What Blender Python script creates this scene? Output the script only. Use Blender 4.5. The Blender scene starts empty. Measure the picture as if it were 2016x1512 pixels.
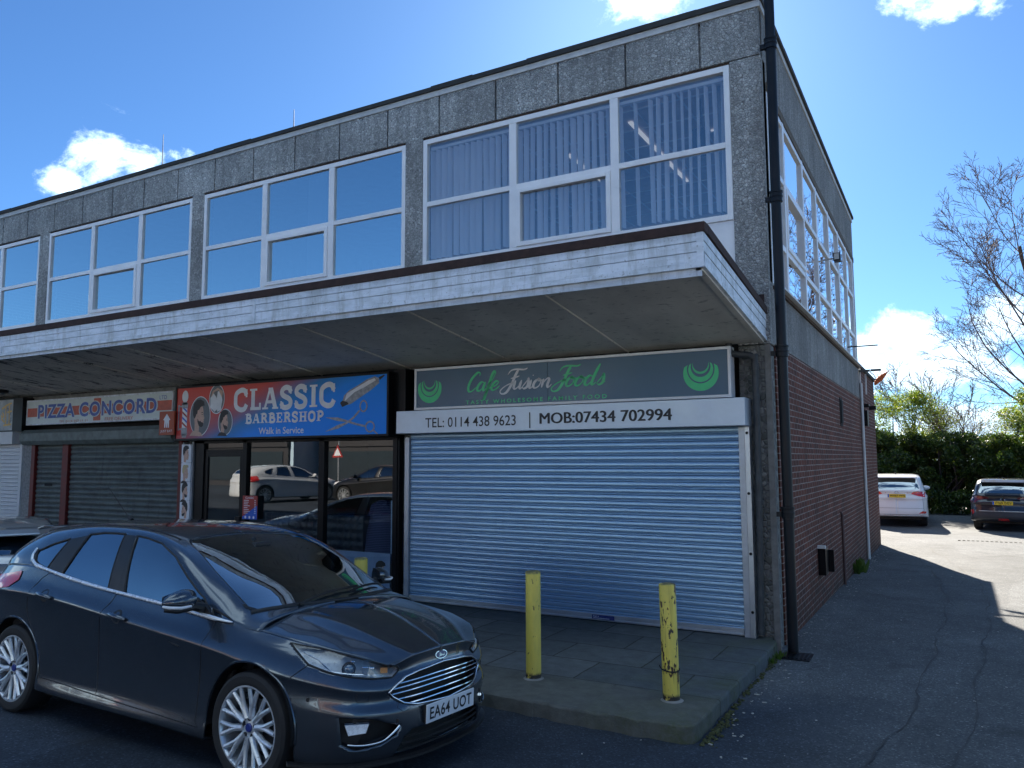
import bpy, bmesh, math, random
import numpy as np
from mathutils import Vector, Matrix
from mathutils.bvhtree import BVHTree
random.seed(7)
R=math.radians
SC=bpy.context.scene
COL=SC.collection
def lerp(a,b,t): return a+(b-a)*t
# ---------------------------------------------------------------- camera
CAM=Vector((1.660,-8.730,1.903))
def make_camera():
    cd=bpy.data.cameras.new('camera'); co=bpy.data.objects.new('camera',cd); COL.objects.link(co)
    yaw,pi,ro=R(29.3627),R(5.4881),R(-0.2346)
    fw=Vector((-math.sin(yaw)*math.cos(pi),math.cos(yaw)*math.cos(pi),math.sin(pi)))
    rt=Vector((math.cos(yaw),math.sin(yaw),0)); up=rt.cross(fw)
    rt,up=rt*math.cos(ro)+up*math.sin(ro),up*math.cos(ro)-rt*math.sin(ro)
    m=Matrix((rt,up,-fw)).transposed().to_4x4(); m.translation=CAM
    co.matrix_world=m
    cd.sensor_width=36; cd.lens=1529.4/2016*36; cd.clip_end=3000; cd.clip_start=.05
    SC.camera=co
make_camera()
# ---------------------------------------------------------------- node helpers
class NT:
    def __init__(s,name,tree=None):
        if tree is None:
            m=bpy.data.materials.new(name); m.use_nodes=True; s.m=m; s.t=m.node_tree
        else: s.t=tree; s.m=None
        s.t.nodes.clear()
    def n(s,typ,ins=None,**kw):
        nd=s.t.nodes.new(typ)
        for k,v in kw.items(): setattr(nd,k,v)
        for k,v in (ins or {}).items():
            sock=nd.inputs[k]
            if isinstance(v,bpy.types.NodeSocket): s.t.links.new(v,sock)
            elif isinstance(v,bpy.types.Node): s.t.links.new(v.outputs[0],sock)
            else:
                if hasattr(sock.default_value,'__len__') and not hasattr(v,'__len__'): v=(v,)*len(sock.default_value)
                if hasattr(sock.default_value,'__len__') and len(sock.default_value)==4 and len(v)==3: v=(*v,1)
                sock.default_value=v
        return nd
    def math(s,op,a,b=0.0,c=0.0,clamp=False):
        nd=s.n('ShaderNodeMath',{0:a,1:b,2:c},operation=op); nd.use_clamp=clamp; return nd.outputs[0]
    def vmath(s,op,a,b=(0,0,0)):
        nd=s.n('ShaderNodeVectorMath',{0:a,1:b},operation=op); return nd.outputs['Value'] if op in('LENGTH','DOT_PRODUCT','DISTANCE') else nd.outputs[0]
    def ramp(s,f,stops,interp='LINEAR'):
        nd=s.t.nodes.new('ShaderNodeValToRGB'); s.t.links.new(f,nd.inputs[0]); cr=nd.color_ramp; cr.interpolation=interp
        while len(cr.elements)<len(stops): cr.elements.new(.5)
        for e,(p,c) in zip(cr.elements,stops):
            e.position=p; e.color=(c,c,c,1) if not hasattr(c,'__len__') else (*c,1)
        return nd.outputs[0]
    def mix(s,f,a,b,typ='MIX'):
        nd=s.t.nodes.new('ShaderNodeMix'); nd.data_type='RGBA'; nd.blend_type=typ
        for i,v in ((0,f),(6,a),(7,b)):
            if isinstance(v,bpy.types.NodeSocket): s.t.links.new(v,nd.inputs[i])
            elif hasattr(v,'__len__'): nd.inputs[i].default_value=(*v,1) if len(v)==3 else v
            else: nd.inputs[i].default_value=v if i==0 else (v,v,v,1)
        return nd.outputs[2]
    def mr(s,v,a,b,c=0.,d=1.,smooth=False):
        nd=s.n('ShaderNodeMapRange',{0:v,1:a,2:b,3:c,4:d}); nd.clamp=True
        if smooth: nd.interpolation_type='SMOOTHSTEP'
        return nd.outputs[0]
    def noise(s,vec,scale,detail=4,rough=.55,dist=0.):
        return s.n('ShaderNodeTexNoise',{'Vector':vec,'Scale':scale,'Detail':detail,'Roughness':rough,'Distortion':dist}).outputs[0]
    def pos(s): return s.n('ShaderNodeNewGeometry').outputs['Position']
    def obj(s): return s.n('ShaderNodeTexCoord').outputs['Object']
    def mul(s,v,k): return s.vmath('MULTIPLY',v,k)
    def bump(s,h,strength=.5,dist=.01): return s.n('ShaderNodeBump',{'Height':h,'Strength':strength,'Distance':dist}).outputs[0]
    def out(s,sh):
        o=s.n('ShaderNodeOutputMaterial',{'Surface':sh}); return s.m
    def pbr(s,**kw):
        ins={}
        mp=dict(col='Base Color',rough='Roughness',metal='Metallic',normal='Normal',coat='Coat Weight',coatr='Coat Roughness',spec='Specular IOR Level',em='Emission Color',ems='Emission Strength',alpha='Alpha',trans='Transmission Weight',ior='IOR',sss='Subsurface Weight')
        for k,v in kw.items():
            if v is not None: ins[mp[k]]=v
        return s.n('ShaderNodeBsdfPrincipled',ins)
def simple(name,col,rough=.6,metal=0.,dirt=.12,scale=6.,bump=0.,bscale=60.,coat=0.,spec=.5):
    t=NT(name); p=t.pos()
    nz=t.noise(p,scale,5,.6); c=t.mix(t.mr(nz,.35,.7),tuple(x*(1-dirt) for x in col),tuple(min(1,x*(1+dirt*.5)) for x in col))
    nrm=t.bump(t.noise(p,bscale,3),bump,.004) if bump else None
    return t.out(t.pbr(col=c,rough=t.mr(nz,.3,.7,max(0,rough-.06),min(1,rough+.08)),metal=metal,normal=nrm,coat=coat,coatr=.05,spec=spec))
def glass_mat(name,tint=(.8,.9,.92),refl=1.0,base=.0,rough=0.0,rcol=(1,1,1),ior=1.5,wave=.0):
    """architectural glass: fresnel mix of clear transparency and mirror"""
    t=NT(name); p=t.pos()
    nrm=t.bump(t.noise(p,.9,2),wave,.02) if wave else None
    gi={'Color':rcol,'Roughness':rough}
    if nrm is not None: gi['Normal']=nrm
    g=t.n('ShaderNodeBsdfGlossy',gi); tr=t.n('ShaderNodeBsdfTransparent',{'Color':tint})
    gg=t.n('ShaderNodeNewGeometry'); c=t.math('ABSOLUTE',t.vmath('DOT_PRODUCT',gg.outputs['Normal'],gg.outputs['Incoming']))
    f0=((ior-1)/(ior+1))**2; f=t.math('ADD',t.math('MULTIPLY',t.math('POWER',t.math('SUBTRACT',1.,c,clamp=True),5.),1-f0),f0)
    f=t.math('ADD',t.math('MULTIPLY',f,refl),base,clamp=True)
    return t.out(t.n('ShaderNodeMixShader',{0:f,1:tr,2:g}))
# ---------------------------------------------------------------- mesh helpers
class MB:
    def __init__(s): s.v=[];s.f=[];s.mi=[];s.m=0
    def add(s,vs,fs,m=None):
        b=len(s.v); s.v.extend([tuple(v) for v in vs])
        for f in fs: s.f.append(tuple(b+i for i in f)); s.mi.append(s.m if m is None else m)
        return s
    def box(s,x0,x1,y0,y1,z0,z1,m=None):
        if x0>x1:x0,x1=x1,x0
        if y0>y1:y0,y1=y1,y0
        if z0>z1:z0,z1=z1,z0
        v=[(x0,y0,z0),(x1,y0,z0),(x1,y1,z0),(x0,y1,z0),(x0,y0,z1),(x1,y0,z1),(x1,y1,z1),(x0,y1,z1)]
        return s.add(v,[(3,2,1,0),(4,5,6,7),(0,1,5,4),(1,2,6,5),(2,3,7,6),(3,0,4,7)],m)
    def obox(s,c,ax,ay,az,m=None):
        c,ax,ay,az=map(Vector,(c,ax,ay,az)); v=[c+ax*i+ay*j+az*k for k in(-1,1) for j in(-1,1) for i in(-1,1)]
        return s.add(v,[(0,2,3,1),(4,5,7,6),(0,1,5,4),(1,3,7,5),(3,2,6,7),(2,0,4,6)],m)
    def prism(s,poly,axis,a,b,m=None):
        """poly: list of 2D; axis 'x': (y,z) ; 'y': (x,z) ; 'z': (x,y)"""
        def P(p,d): return {'x':(d,p[0],p[1]),'y':(p[0],d,p[1]),'z':(p[0],p[1],d)}[axis]
        n=len(poly); v=[P(p,a) for p in poly]+[P(p,b) for p in poly]
        return s.add(v,[tuple(range(n)),tuple(range(2*n-1,n-1,-1))]+[(i,n+i,n+(i+1)%n,(i+1)%n) for i in range(n)],m)
    def tube(s,pts,r,n=10,m=None,cap=True,closed=False):
        pts=[Vector(p) for p in pts]; rs=r if hasattr(r,'__len__') else [r]*len(pts); N=len(pts); rings=[];up=None
        for i,p in enumerate(pts):
            a=pts[i-1] if (i or closed) else p; b=pts[(i+1)%N] if (i<N-1 or closed) else p
            d=(b-a).normalized() if (b-a).length>1e-9 else Vector((0,0,1))
            if up is None: up=Vector((0,0,1)) if abs(d.z)<.9 else Vector((1,0,0))
            u=(up-d*up.dot(d)); u=u.normalized() if u.length>1e-6 else d.orthogonal().normalized(); up=u; w=d.cross(u)
            rings.append([p+(u*math.cos(2*math.pi*k/n)+w*math.sin(2*math.pi*k/n))*rs[i] for k in range(n)])
        vs=[q for g in rings for q in g]; fs=[]
        for i in range(N if closed else N-1):
            j=(i+1)%N
            for k in range(n): fs.append((i*n+k,i*n+(k+1)%n,j*n+(k+1)%n,j*n+k))
        if cap and not closed: fs.append(tuple(range(n-1,-1,-1))); fs.append(tuple((N-1)*n+k for k in range(n)))
        return s.add(vs,fs,m)
    def lathe(s,prof,c=(0,0,0),n=24,axis='z',m=None,cap=True):
        c=Vector(c); vs=[]
        for (r,h) in prof:
            for k in range(n):
                a=2*math.pi*k/n; x,y=r*math.cos(a),r*math.sin(a)
                vs.append(c+Vector({'z':(x,y,h),'y':(x,h,y),'x':(h,x,y)}[axis]))
        fs=[(i*n+k,i*n+(k+1)%n,(i+1)*n+(k+1)%n,(i+1)*n+k) for i in range(len(prof)-1) for k in range(n)]
        if cap: fs+= [tuple(range(n-1,-1,-1)),tuple((len(prof)-1)*n+k for k in range(n))]
        return s.add(vs,fs,m)
    def build(s,name,mat,parent=None,bevel=0.,smooth=False,loc=None,seg=2):
        me=bpy.data.meshes.new(name); me.from_pydata(s.v,[],s.f)
        for m in (mat if isinstance(mat,(list,tuple)) else [mat]): me.materials.append(m)
        if any(s.mi): me.polygons.foreach_set('material_index',s.mi)
        if loc is not None:
            me.transform(Matrix.Translation(-Vector(loc)))
        bm=bmesh.new(); bm.from_mesh(me); bmesh.ops.recalc_face_normals(bm,faces=bm.faces)
        if bevel>0:
            ed=[e for e in bm.edges if e.is_manifold and e.calc_face_angle(0)>R(25)]
            try: bmesh.ops.bevel(bm,geom=ed,offset=bevel,segments=seg,affect='EDGES',profile=.6,clamp_overlap=True)
            except Exception: pass
        bm.to_mesh(me); bm.free()
        if smooth: me.shade_smooth()
        if smooth=='auto': me.set_sharp_from_angle(angle=R(35))
        elif smooth: me.set_sharp_from_angle(angle=R(50))
        o=bpy.data.objects.new(name,me); COL.objects.link(o)
        if loc is not None: o.location=loc
        if parent is not None:
            o.parent=parent
            if loc is None: o.matrix_parent_inverse=Matrix.Translation(-parent_world(parent))
        return o
def parent_world(p): return Vector(p.location)
def tag(o,label=None,cat=None,group=None,kind=None):
    if label: o['label']=label
    if cat: o['category']=cat
    if group: o['group']=group
    if kind: o['kind']=kind
    return o
def thing(name,loc,label,cat,group=None,rz=0):
    o=bpy.data.objects.new(name,None); COL.objects.link(o); o.location=loc; o.rotation_euler=(0,0,rz); o.empty_display_size=.2
    return tag(o,label,cat,group)
def noisef(x,y,s=0):
    return math.sin(x*1.7+s)*math.cos(y*2.3-s*1.3)+.5*math.sin(x*4.1+y*3.7+s*2)+.25*math.sin(x*9.3-y*7.9+s)
# ---------------------------------------------------------------- text
def text_poly(txt,size=1,bold=0.,spacing=1.,shear=0.):
    cu=bpy.data.curves.new('t','FONT'); cu.body=txt; cu.size=size; cu.offset=bold; cu.space_character=spacing; cu.shear=shear; cu.resolution_u=4
    ob=bpy.data.objects.new('t',cu); COL.objects.link(ob); dg=bpy.context.evaluated_depsgraph_get(); dg.update()
    me=bpy.data.meshes.new_from_object(ob.evaluated_get(dg)); vs=[(v.co.x,v.co.y) for v in me.vertices]; fs=[tuple(p.vertices) for p in me.polygons]
    bpy.data.objects.remove(ob); bpy.data.curves.remove(cu); bpy.data.meshes.remove(me)
    return vs,fs
def fit_text(mb,txt,P,x0,x1,z0,z1,bold=0.,m=None,spacing=1.,shear=0.):
    """P maps (u,v)->3D; fit the text ink box into the rectangle"""
    vs,fs=text_poly(txt,1,bold,spacing,shear)
    ax=[v[0] for v in vs]; az=[v[1] for v in vs]; a0,a1,b0,b1=min(ax),max(ax),min(az),max(az)
    mb.add([P(x0+(v[0]-a0)/(a1-a0)*(x1-x0),z0+(v[1]-b0)/(b1-b0)*(z1-z0)) for v in vs],fs,m)
def catmull(pts,n=6):
    out=[]; P=[pts[0]]+list(pts)+[pts[-1]]
    for i in range(1,len(P)-2):
        for k in range(n):
            t=k/n; p0,p1,p2,p3=P[i-1:i+3]
            out.append(tuple(.5*((2*p1[j])+(-p0[j]+p2[j])*t+(2*p0[j]-5*p1[j]+4*p2[j]-p3[j])*t*t+(-p0[j]+3*p1[j]-3*p2[j]+p3[j])*t**3) for j in range(len(p1))))
    out.append(tuple(pts[-1])); return out
def ribbon(mb,pts,w,P,m=None,closed=False):
    """flat stroke along 2D pts; w number or list"""
    n=len(pts); ws=w if hasattr(w,'__len__') else [w]*n; L=[];Rr=[]
    for i in range(n):
        a=pts[i-1] if (i or closed) else pts[i]; b=pts[(i+1)%n] if (i<n-1 or closed) else pts[i]
        dx,dy=b[0]-a[0],b[1]-a[1]; l=math.hypot(dx,dy) or 1; nx,ny=-dy/l,dx/l
        L.append(P(pts[i][0]+nx*ws[i]/2,pts[i][1]+ny*ws[i]/2)); Rr.append(P(pts[i][0]-nx*ws[i]/2,pts[i][1]-ny*ws[i]/2))
    k=n if closed else n-1
    mb.add(L+Rr,[(i,(i+1)%n,n+(i+1)%n,n+i) for i in range(k)],m)
def ell(cx,cy,rx,ry,n=28,a0=0,a1=360): 
    full=abs(a1-a0)>=360
    return [(cx+rx*math.cos(R(a0+(a1-a0)*k/(n if full else n-1))),cy+ry*math.sin(R(a0+(a1-a0)*k/(n if full else n-1)))) for k in range(n)]
# ================================================================ materials (setting)
def m_aggregate(name,scale,cols,joint=.05,bmp=.9):
    t=NT(name); p=t.pos(); w=t.n('ShaderNodeTexNoise',{'Vector':p,'Scale':18.,'Detail':2.}).outputs['Color']
    q=t.vmath('ADD',p,t.mul(t.vmath('SUBTRACT',w,(.5,.5,.5)),(.02,.02,.02)))
    v=t.n('ShaderNodeTexVoronoi',{'Vector':q,'Scale':scale,'Randomness':.95}); e=t.n('ShaderNodeTexVoronoi',{'Vector':q,'Scale':scale,'Randomness':.95},feature='DISTANCE_TO_EDGE').outputs[0]
    rnd=t.n('ShaderNodeSeparateColor',{0:v.outputs['Color']}).outputs[0]
    stone=t.ramp(rnd,[(0,cols[0]),(.35,cols[1]),(.75,cols[2]),(1,cols[3])])
    big=t.mr(t.noise(p,1.1,5,.6),.3,.7,.66,1.15)
    streak=t.mr(t.noise(t.mul(p,(5,5,.5)),1.5,4),.35,.65,.74,1.06)
    stone=t.mix(1.,stone,t.mix(1.,big,streak,'MULTIPLY'),'MULTIPLY')
    stone=t.mix(1.,stone,t.mr(t.n('ShaderNodeNewGeometry').outputs['Random Per Island'],0,1,.84,1.06),'MULTIPLY')
    c=t.mix(t.mr(e,joint*.3,joint*1.3),(.17,.17,.165),stone)
    h=t.math('ADD',t.mr(e,0,.22,0,1,True),t.math('MULTIPLY',rnd,.35))
    return t.out(t.pbr(col=c,rough=.78,normal=t.bump(h,bmp,.012),spec=.3))
STONES=[(.40,.41,.40),(.52,.53,.515),(.60,.61,.59),(.76,.77,.75)]
M_agg=m_aggregate('exposed_aggregate_coarse',31,STONES,.05,.8)
M_aggs=m_aggregate('exposed_aggregate_fine',62,[(.24,.24,.23),(.35,.345,.33),(.43,.42,.40),(.55,.54,.51)],.05,.6)
M_agglow=m_aggregate('exposed_aggregate_weathered',17,[(.13,.14,.125),(.22,.225,.20),(.30,.30,.27),(.42,.41,.38)],.09)
def m_brick():
    t=NT('side_brick'); p=t.pos(); s=t.n('ShaderNodeSeparateXYZ',{0:p})
    q=t.n('ShaderNodeCombineXYZ',{0:t.math('ADD',s.outputs[1],s.outputs[0]),1:s.outputs[2],2:0.0}).outputs[0]
    w=t.mul(t.vmath('SUBTRACT',t.n('ShaderNodeTexNoise',{'Vector':p,'Scale':9.,'Detail':2.}).outputs['Color'],(.5,.5,.5)),(.008,.008,0))
    q=t.vmath('ADD',q,w)
    b=t.n('ShaderNodeTexBrick',{'Vector':q,'Scale':1.,'Mortar Size':.0065,'Mortar Smooth':.15,'Bias':-.1,'Brick Width':.2,'Row Height':.075,'Color1':(.165,.046,.025,1),'Color2':(.080,.026,.018,1),'Mortar':(.36,.29,.25,1)},offset=.5)
    nz=t.noise(p,22,4); big=t.noise(p,.9,4)
    c=t.mix(t.mr(nz,.3,.75,0,.35),b.outputs[0],(.030,.014,.013)); 
    # missing pointing and dirt near the ground
    mort=t.math('MULTIPLY',b.outputs[1],t.mr(t.noise(p,2.3,4),.5,.68,0,.55))
    c=t.mix(mort,c,(.045,.035,.032))
    low=t.math('MULTIPLY',t.mr(s.outputs[2],.55,-.2,0,1),t.mr(t.noise(p,4,5),.4,.6,.1,.6))
    c=t.mix(low,c,(.035,.036,.026)); c=t.mix(1.,c,t.mr(big,.3,.7,.8,1.15),'MULTIPLY')
    h=t.math('SUBTRACT',t.math('MULTIPLY',nz,.25),b.outputs[1])
    return t.out(t.pbr(col=c,rough=.85,normal=t.bump(h,.7,.008),spec=.25))
M_brick=m_brick()
def m_asphalt():
    t=NT('weathered_asphalt'); p=t.pos(); s=t.n('ShaderNodeSeparateXYZ',{0:p})
    v=t.n('ShaderNodeTexVoronoi',{'Vector':p,'Scale':85.}); r=t.n('ShaderNodeSeparateColor',{0:v.outputs['Color']}).outputs[0]
    c=t.ramp(r,[(0,(.066,.066,.066)),(.6,(.094,.093,.090)),(.93,(.125,.122,.116)),(1,(.24,.235,.22))])
    big=t.noise(p,.55,6,.62); mid=t.noise(p,3.2,5,.6)
    c=t.mix(1.,c,t.mr(big,.3,.7,.74,1.2),'MULTIPLY'); c=t.mix(1.,c,t.mr(mid,.3,.7,.84,1.12),'MULTIPLY')
    # older pale tarmac of the side lane and yard, darker parking strip in front; blue of the shade tinted in
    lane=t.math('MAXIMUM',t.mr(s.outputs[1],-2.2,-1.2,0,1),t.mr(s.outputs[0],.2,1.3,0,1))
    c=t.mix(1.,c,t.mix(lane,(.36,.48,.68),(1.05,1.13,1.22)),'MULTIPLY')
    vp=t.n('ShaderNodeTexVoronoi',{'Vector':t.vmath('ADD',t.mul(p,(1.,.45,1)),t.mul(t.n('ShaderNodeTexNoise',{'Vector':p,'Scale':1.2}).outputs['Color'],(.25,.25,.25))),'Scale':.42}); pr_=t.n('ShaderNodeSeparateColor',{0:vp.outputs['Color']}).outputs[0]; c=t.mix(1.,c,t.mr(pr_,0,1,.80,1.12),'MULTIPLY')
    fc=t.n('ShaderNodeTexVoronoi',{'Vector':t.vmath('ADD',p,t.mul(t.n('ShaderNodeTexNoise',{'Vector':p,'Scale':2.5,'Detail':5.}).outputs['Color'],(.5,.5,.5))),'Scale':.7},feature='DISTANCE_TO_EDGE').outputs[0]; c=t.mix(t.math('MULTIPLY',t.mr(fc,.008,.0,0,.6),t.mr(t.noise(p,.8,2),.5,.6)),c,(.03,.03,.03))
    # stains
    st=t.mr(t.noise(t.mul(p,(1,1,1)),1.3,3,.5,.6),.6,.72,0,.45); c=t.mix(st,c,(.03,.03,.03))
    h=t.math('ADD',t.math('MULTIPLY',r,.7),t.noise(p,140,3))
    return t.out(t.pbr(col=c,rough=.88,normal=t.bump(h,.6,.006),spec=.3))
M_asph=m_asphalt()
def m_slabs():
    t=NT('paving_concrete'); p=t.pos(); s=t.n('ShaderNodeSeparateXYZ',{0:p})
    w=t.mul(t.vmath('SUBTRACT',t.n('ShaderNodeTexNoise',{'Vector':p,'Scale':3.,'Detail':3.}).outputs['Color'],(.5,.5,.5)),(.03,.03,0))
    b=t.n('ShaderNodeTexBrick',{'Vector':t.vmath('ADD',p,w),'Scale':1.,'Mortar Size':.009,'Mortar Smooth':.3,'Brick Width':.9,'Row Height':.6,'Color1':(.125,.135,.14,1),'Color2':(.082,.094,.10,1),'Mortar':(.035,.038,.03,1)},offset=.45)
    edge=t.mr(s.outputs[1],-2.45,-2.38,1,0)   # cast concrete strip in front of the slabs
    rq=t.mr(t.noise(p,7,5,.65),.3,.7,.72,1.15)
    base=t.mix(edge,b.outputs[0],(.105,.108,.10)); base=t.mix(1.,base,rq,'MULTIPLY')
    lit=t.mr(t.noise(p,16,6,.7),.60,.75,0,.5); base=t.mix(lit,base,(.20,.20,.19))
    moss=t.math('MULTIPLY',t.mr(t.noise(p,1.7,5,.6),.42,.62,0,1),t.mr(t.noise(p,30,3),.3,.6,.3,1))
    near=t.math('MAXIMUM',t.mr(s.outputs[0],-1.3,-.1,0.1,1),t.mr(s.outputs[1],-.5,-.05,0,1))
    base=t.mix(t.math('MULTIPLY',moss,t.math('MULTIPLY',near,.75)),base,(.062,.075,.03))
    sp=t.mr(t.n('ShaderNodeTexVoronoi',{'Vector':p,'Scale':130.}).outputs[0],.02,.12,.35,0); base=t.mix(sp,base,(.05,.05,.045))
    h=t.math('ADD',t.math('MULTIPLY',b.outputs[1],-1.2),t.math('ADD',t.noise(p,60,4),t.math('MULTIPLY',t.noise(p,5,4),1.4)))
    return t.out(t.pbr(col=base,rough=.85,normal=t.bump(h,.55,.01),spec=.3))
M_slab=m_slabs()
def m_white_dirty():
    t=NT('weathered_white_boards'); p=t.pos()
    d1=t.mr(t.noise(t.mul(p,(2.2,2.2,9)),1.6,6,.65),.42,.62,0,.7); d2=t.mr(t.noise(t.mul(p,(7,7,1.2)),1.5,5,.7),.48,.66,0,.65)
    sp=t.mr(t.noise(p,38,3,.5),.64,.72,0,.55)
    c=t.mix(d1,(.82,.88,.95),(.56,.62,.66)); c=t.mix(d2,c,(.44,.47,.47)); c=t.mix(sp,c,(.22,.23,.22))
    return t.out(t.pbr(col=c,rough=.62,normal=t.bump(t.noise(p,12,4),.15,.01)))
M_fascia=m_white_dirty()
M_upvc=simple('white_upvc',(.90,.90,.90),.32,dirt=.07,scale=3)
M_felt=simple('brown_mineral_felt',(.058,.034,.030),.95,dirt=.35,scale=14,bump=.5,bscale=170)
M_coping=simple('dark_roof_felt',(.045,.046,.045),.9,dirt=.3,scale=8,bump=.4,bscale=120)
M_strip=simple('roof_trim_metal',(.62,.62,.60),.5,dirt=.15,scale=7)
def m_soffit():
    t=NT('soffit_board'); p=t.pos(); s=t.n('ShaderNodeSeparateXYZ',{0:p})
    c=t.mix(t.mr(t.noise(t.mul(p,(1.2,.6,1)),1.6,6,.6),.35,.68),(.80,.76,.68),(.62,.585,.52))
    fl=t.mr(t.noise(t.mul(p,(5,11,1)),1.7,5,.7),.58,.68,0,.7); c=t.mix(fl,c,(.17,.16,.14))
    pk=t.math('MULTIPLY',t.mr(t.noise(t.mul(p,(3.2,.9,1)),2.3,6,.75,.4),.55,.60,0,1),t.mr(s.outputs[0],-6.3,-8.2,0,1))
    c=t.mix(pk,c,(.07,.065,.06)); pl=t.mr(t.noise(p,15,4,.6),.66,.70,0,.55); c=t.mix(pl,c,(.6,.57,.5))
    return t.out(t.pbr(col=c,rough=.8,normal=t.bump(t.noise(p,9,4),.2,.01)))
M_soffit=m_soffit()
M_timber=simple('brown_stained_timber',(.13,.095,.06),.8,dirt=.5,scale=9)
M_rust=simple('rusty_lintel',(.085,.05,.035),.9,dirt=.6,scale=11,bump=.4)
M_alu=simple('galvanised_metal',(.56,.58,.60),.36,metal=.75,dirt=.10,scale=5)
M_alud=simple('guide_metal',(.48,.50,.53),.42,metal=.6,dirt=.15,scale=6)
def m_slat(name,col,metal,rough,dirtc,amt):
    t=NT(name); p=t.pos(); d=t.mr(t.noise(t.mul(p,(2.5,2.5,5)),1.4,6,.65),.45,.75,0,amt)
    st=t.mr(t.noise(t.mul(p,(9,9,1.0)),1.5,5,.6),.55,.75,0,amt)
    c=t.mix(d,col,dirtc); c=t.mix(st,c,dirtc)
    return t.out(t.pbr(col=c,rough=rough,metal=metal))
M_slat=m_slat('galvanised_slats',(.30,.45,.60),.5,.30,(.25,.38,.50),.45)
M_slatg=m_slat('dull_grey_slats',(.13,.155,.15),.35,.5,(.055,.06,.06),.9)
M_slatw=m_slat('white_slats',(.66,.68,.70),.05,.45,(.5,.52,.53),.5)
M_red=simple('red_painted_steel',(.16,.018,.014),.5,dirt=.35,scale=9)
M_black=simple('black_powder_coat',(.006,.007,.009),.35,dirt=.2,spec=.2)
M_pipe=simple('black_downpipe_paint',(.007,.009,.013),.42,dirt=.3,scale=5,spec=.3)
M_greypipe=simple('grey_painted_pipe',(.05,.055,.058),.5,dirt=.4,scale=8)
M_render=simple('grey_pebble_render',(.30,.31,.31),.9,dirt=.35,scale=20,bump=.6,bscale=90)
M_dark=simple('dark_recess',(.02,.02,.02),.9)
M_conc=simple('plain_concrete',(.24,.235,.22),.88,dirt=.3,scale=8,bump=.4,bscale=50)
M_mos=simple('grey_mosaic',(.30,.30,.28),.7,dirt=.5,scale=60)
M_cream=simple('cream_board',(.58,.52,.36),.6,dirt=.2)
M_win=glass_mat('window_glass',(.92,.97,1.),1.6,.19,0.,(.95,.98,1.),1.52,.03)
M_winc=glass_mat('window_glass_clear',(.50,.60,.66),2.2,.60,0.,(.9,1.,1.),1.52,.03)
M_wins=glass_mat('side_window_glass',(.50,.58,.62),2.2,.30,0.,(1,1,1),1.52,.06)
M_shopglass=glass_mat('shop_glass',(.80,.86,.86),1.8,.07,0.,(1,1,1),1.52,.015)
# ================================================================ ground
def interp(x,xs,ys): return float(np.interp(x,xs,ys))
def gz(x,y):
    a=interp(y,[-6,-3,1,5.4,13,19,60],[-.07,-.13,-.118,-.187,-.295,-.31,-.31])
    if y<-6: a=-.07+min(.05,(-6-y)*.02)
    r=min(1,max(0,(-x-.2)/1.9)); r=r*r*(3-2*r)
    b=-.10+.0446*max(0,min(7.6,-3.5-y))
    if y>-3.0: b=a
    return a+(b-a)*r*(1 if y<-3.0 else 0)
def build_ground():
    def axis(a,b,fine0,fine1,f,c):
        L=[];x=a
        while x<fine0: L.append(x); x+=max(f,min(c,(fine0-x)*.35))
        x=fine0
        while x<fine1: L.append(x); x+=f
        k=f
        while x<b: L.append(x); k=min(c,k*1.35); x+=k
        L.append(b); return L
    X=axis(-300,300,-6,8,.25,60); Y=axis(-200,420,-9,22,.3,60)
    v=[(x,y,gz(x,y)+.006*noisef(x*.8,y*.8)*(1 if y<30 else 0)) for y in Y for x in X]; n=len(X)
    f=[(j*n+i,j*n+i+1,(j+1)*n+i+1,(j+1)*n+i) for j in range(len(Y)-1) for i in range(n-1)]
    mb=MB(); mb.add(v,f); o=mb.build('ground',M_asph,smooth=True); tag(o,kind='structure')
build_ground()
def build_pavement():
    # raised pavement with a worn kerb edge
    mb=MB(); rnd=random.Random(3)
    XR=-.03; YF=-3.14; pts=[]
    x=-34.
    while x<XR-.12: pts.append((x,YF+.016*noisef(x*3,1)+.010*noisef(x*13,4)+.006*noisef(x*41,9))); x+=.5 if x<-8 else .07
    pts+= [(XR-.10,YF+.005),(XR-.045,YF+.03),(XR-.01,YF+.07),(XR,YF+.12)]
    y=YF+.2
    while y<-.12: pts.append((XR+.012*noisef(y*4,2)+.02*(y-YF)/3,y)); y+=.08
    pts.append((XR,-.09)); pts.append((XR,.3)); pts.append((-34,.3))
    n=len(pts); top=[(a,b,0.) for a,b in pts]
    ins=[]
    cx,cy=-17,-1.
    m=n-2
    V=[];F=[]
    # rows: top inner, rounded arris, face down
    def off(i,d):
        a=pts[max(0,i-1)];b=pts[min(m-1,i+1)]; dx,dy=b[0]-a[0],b[1]-a[1]; l=math.hypot(dx,dy) or 1; return (pts[i][0]-dy/l*d,pts[i][1]+dx/l*d)
    rows=[]
    for d,z in((.04,0),(.012,-.003),(.003,-.010),(0,-.022),(.004,-.32)):
        rows.append([(*off(i,d),z+(.005*noisef(pts[i][0]*23,pts[i][1]*21+z*50) if z<0 else 0)) for i in range(m)])
    for r in rows: V+=r
    for k in range(len(rows)-1):
        for i in range(m-1): F.append((k*m+i,k*m+i+1,(k+1)*m+i+1,(k+1)*m+i))
    b=len(V); V+=[(-34,.3,0.),(XR-.05,.3,0.)]
    F.append(tuple(range(m))+(b+1,b))
    mb.add(V,F); o=mb.build('pavement',M_slab,smooth='auto'); tag(o,kind='structure')
build_pavement()
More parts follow.
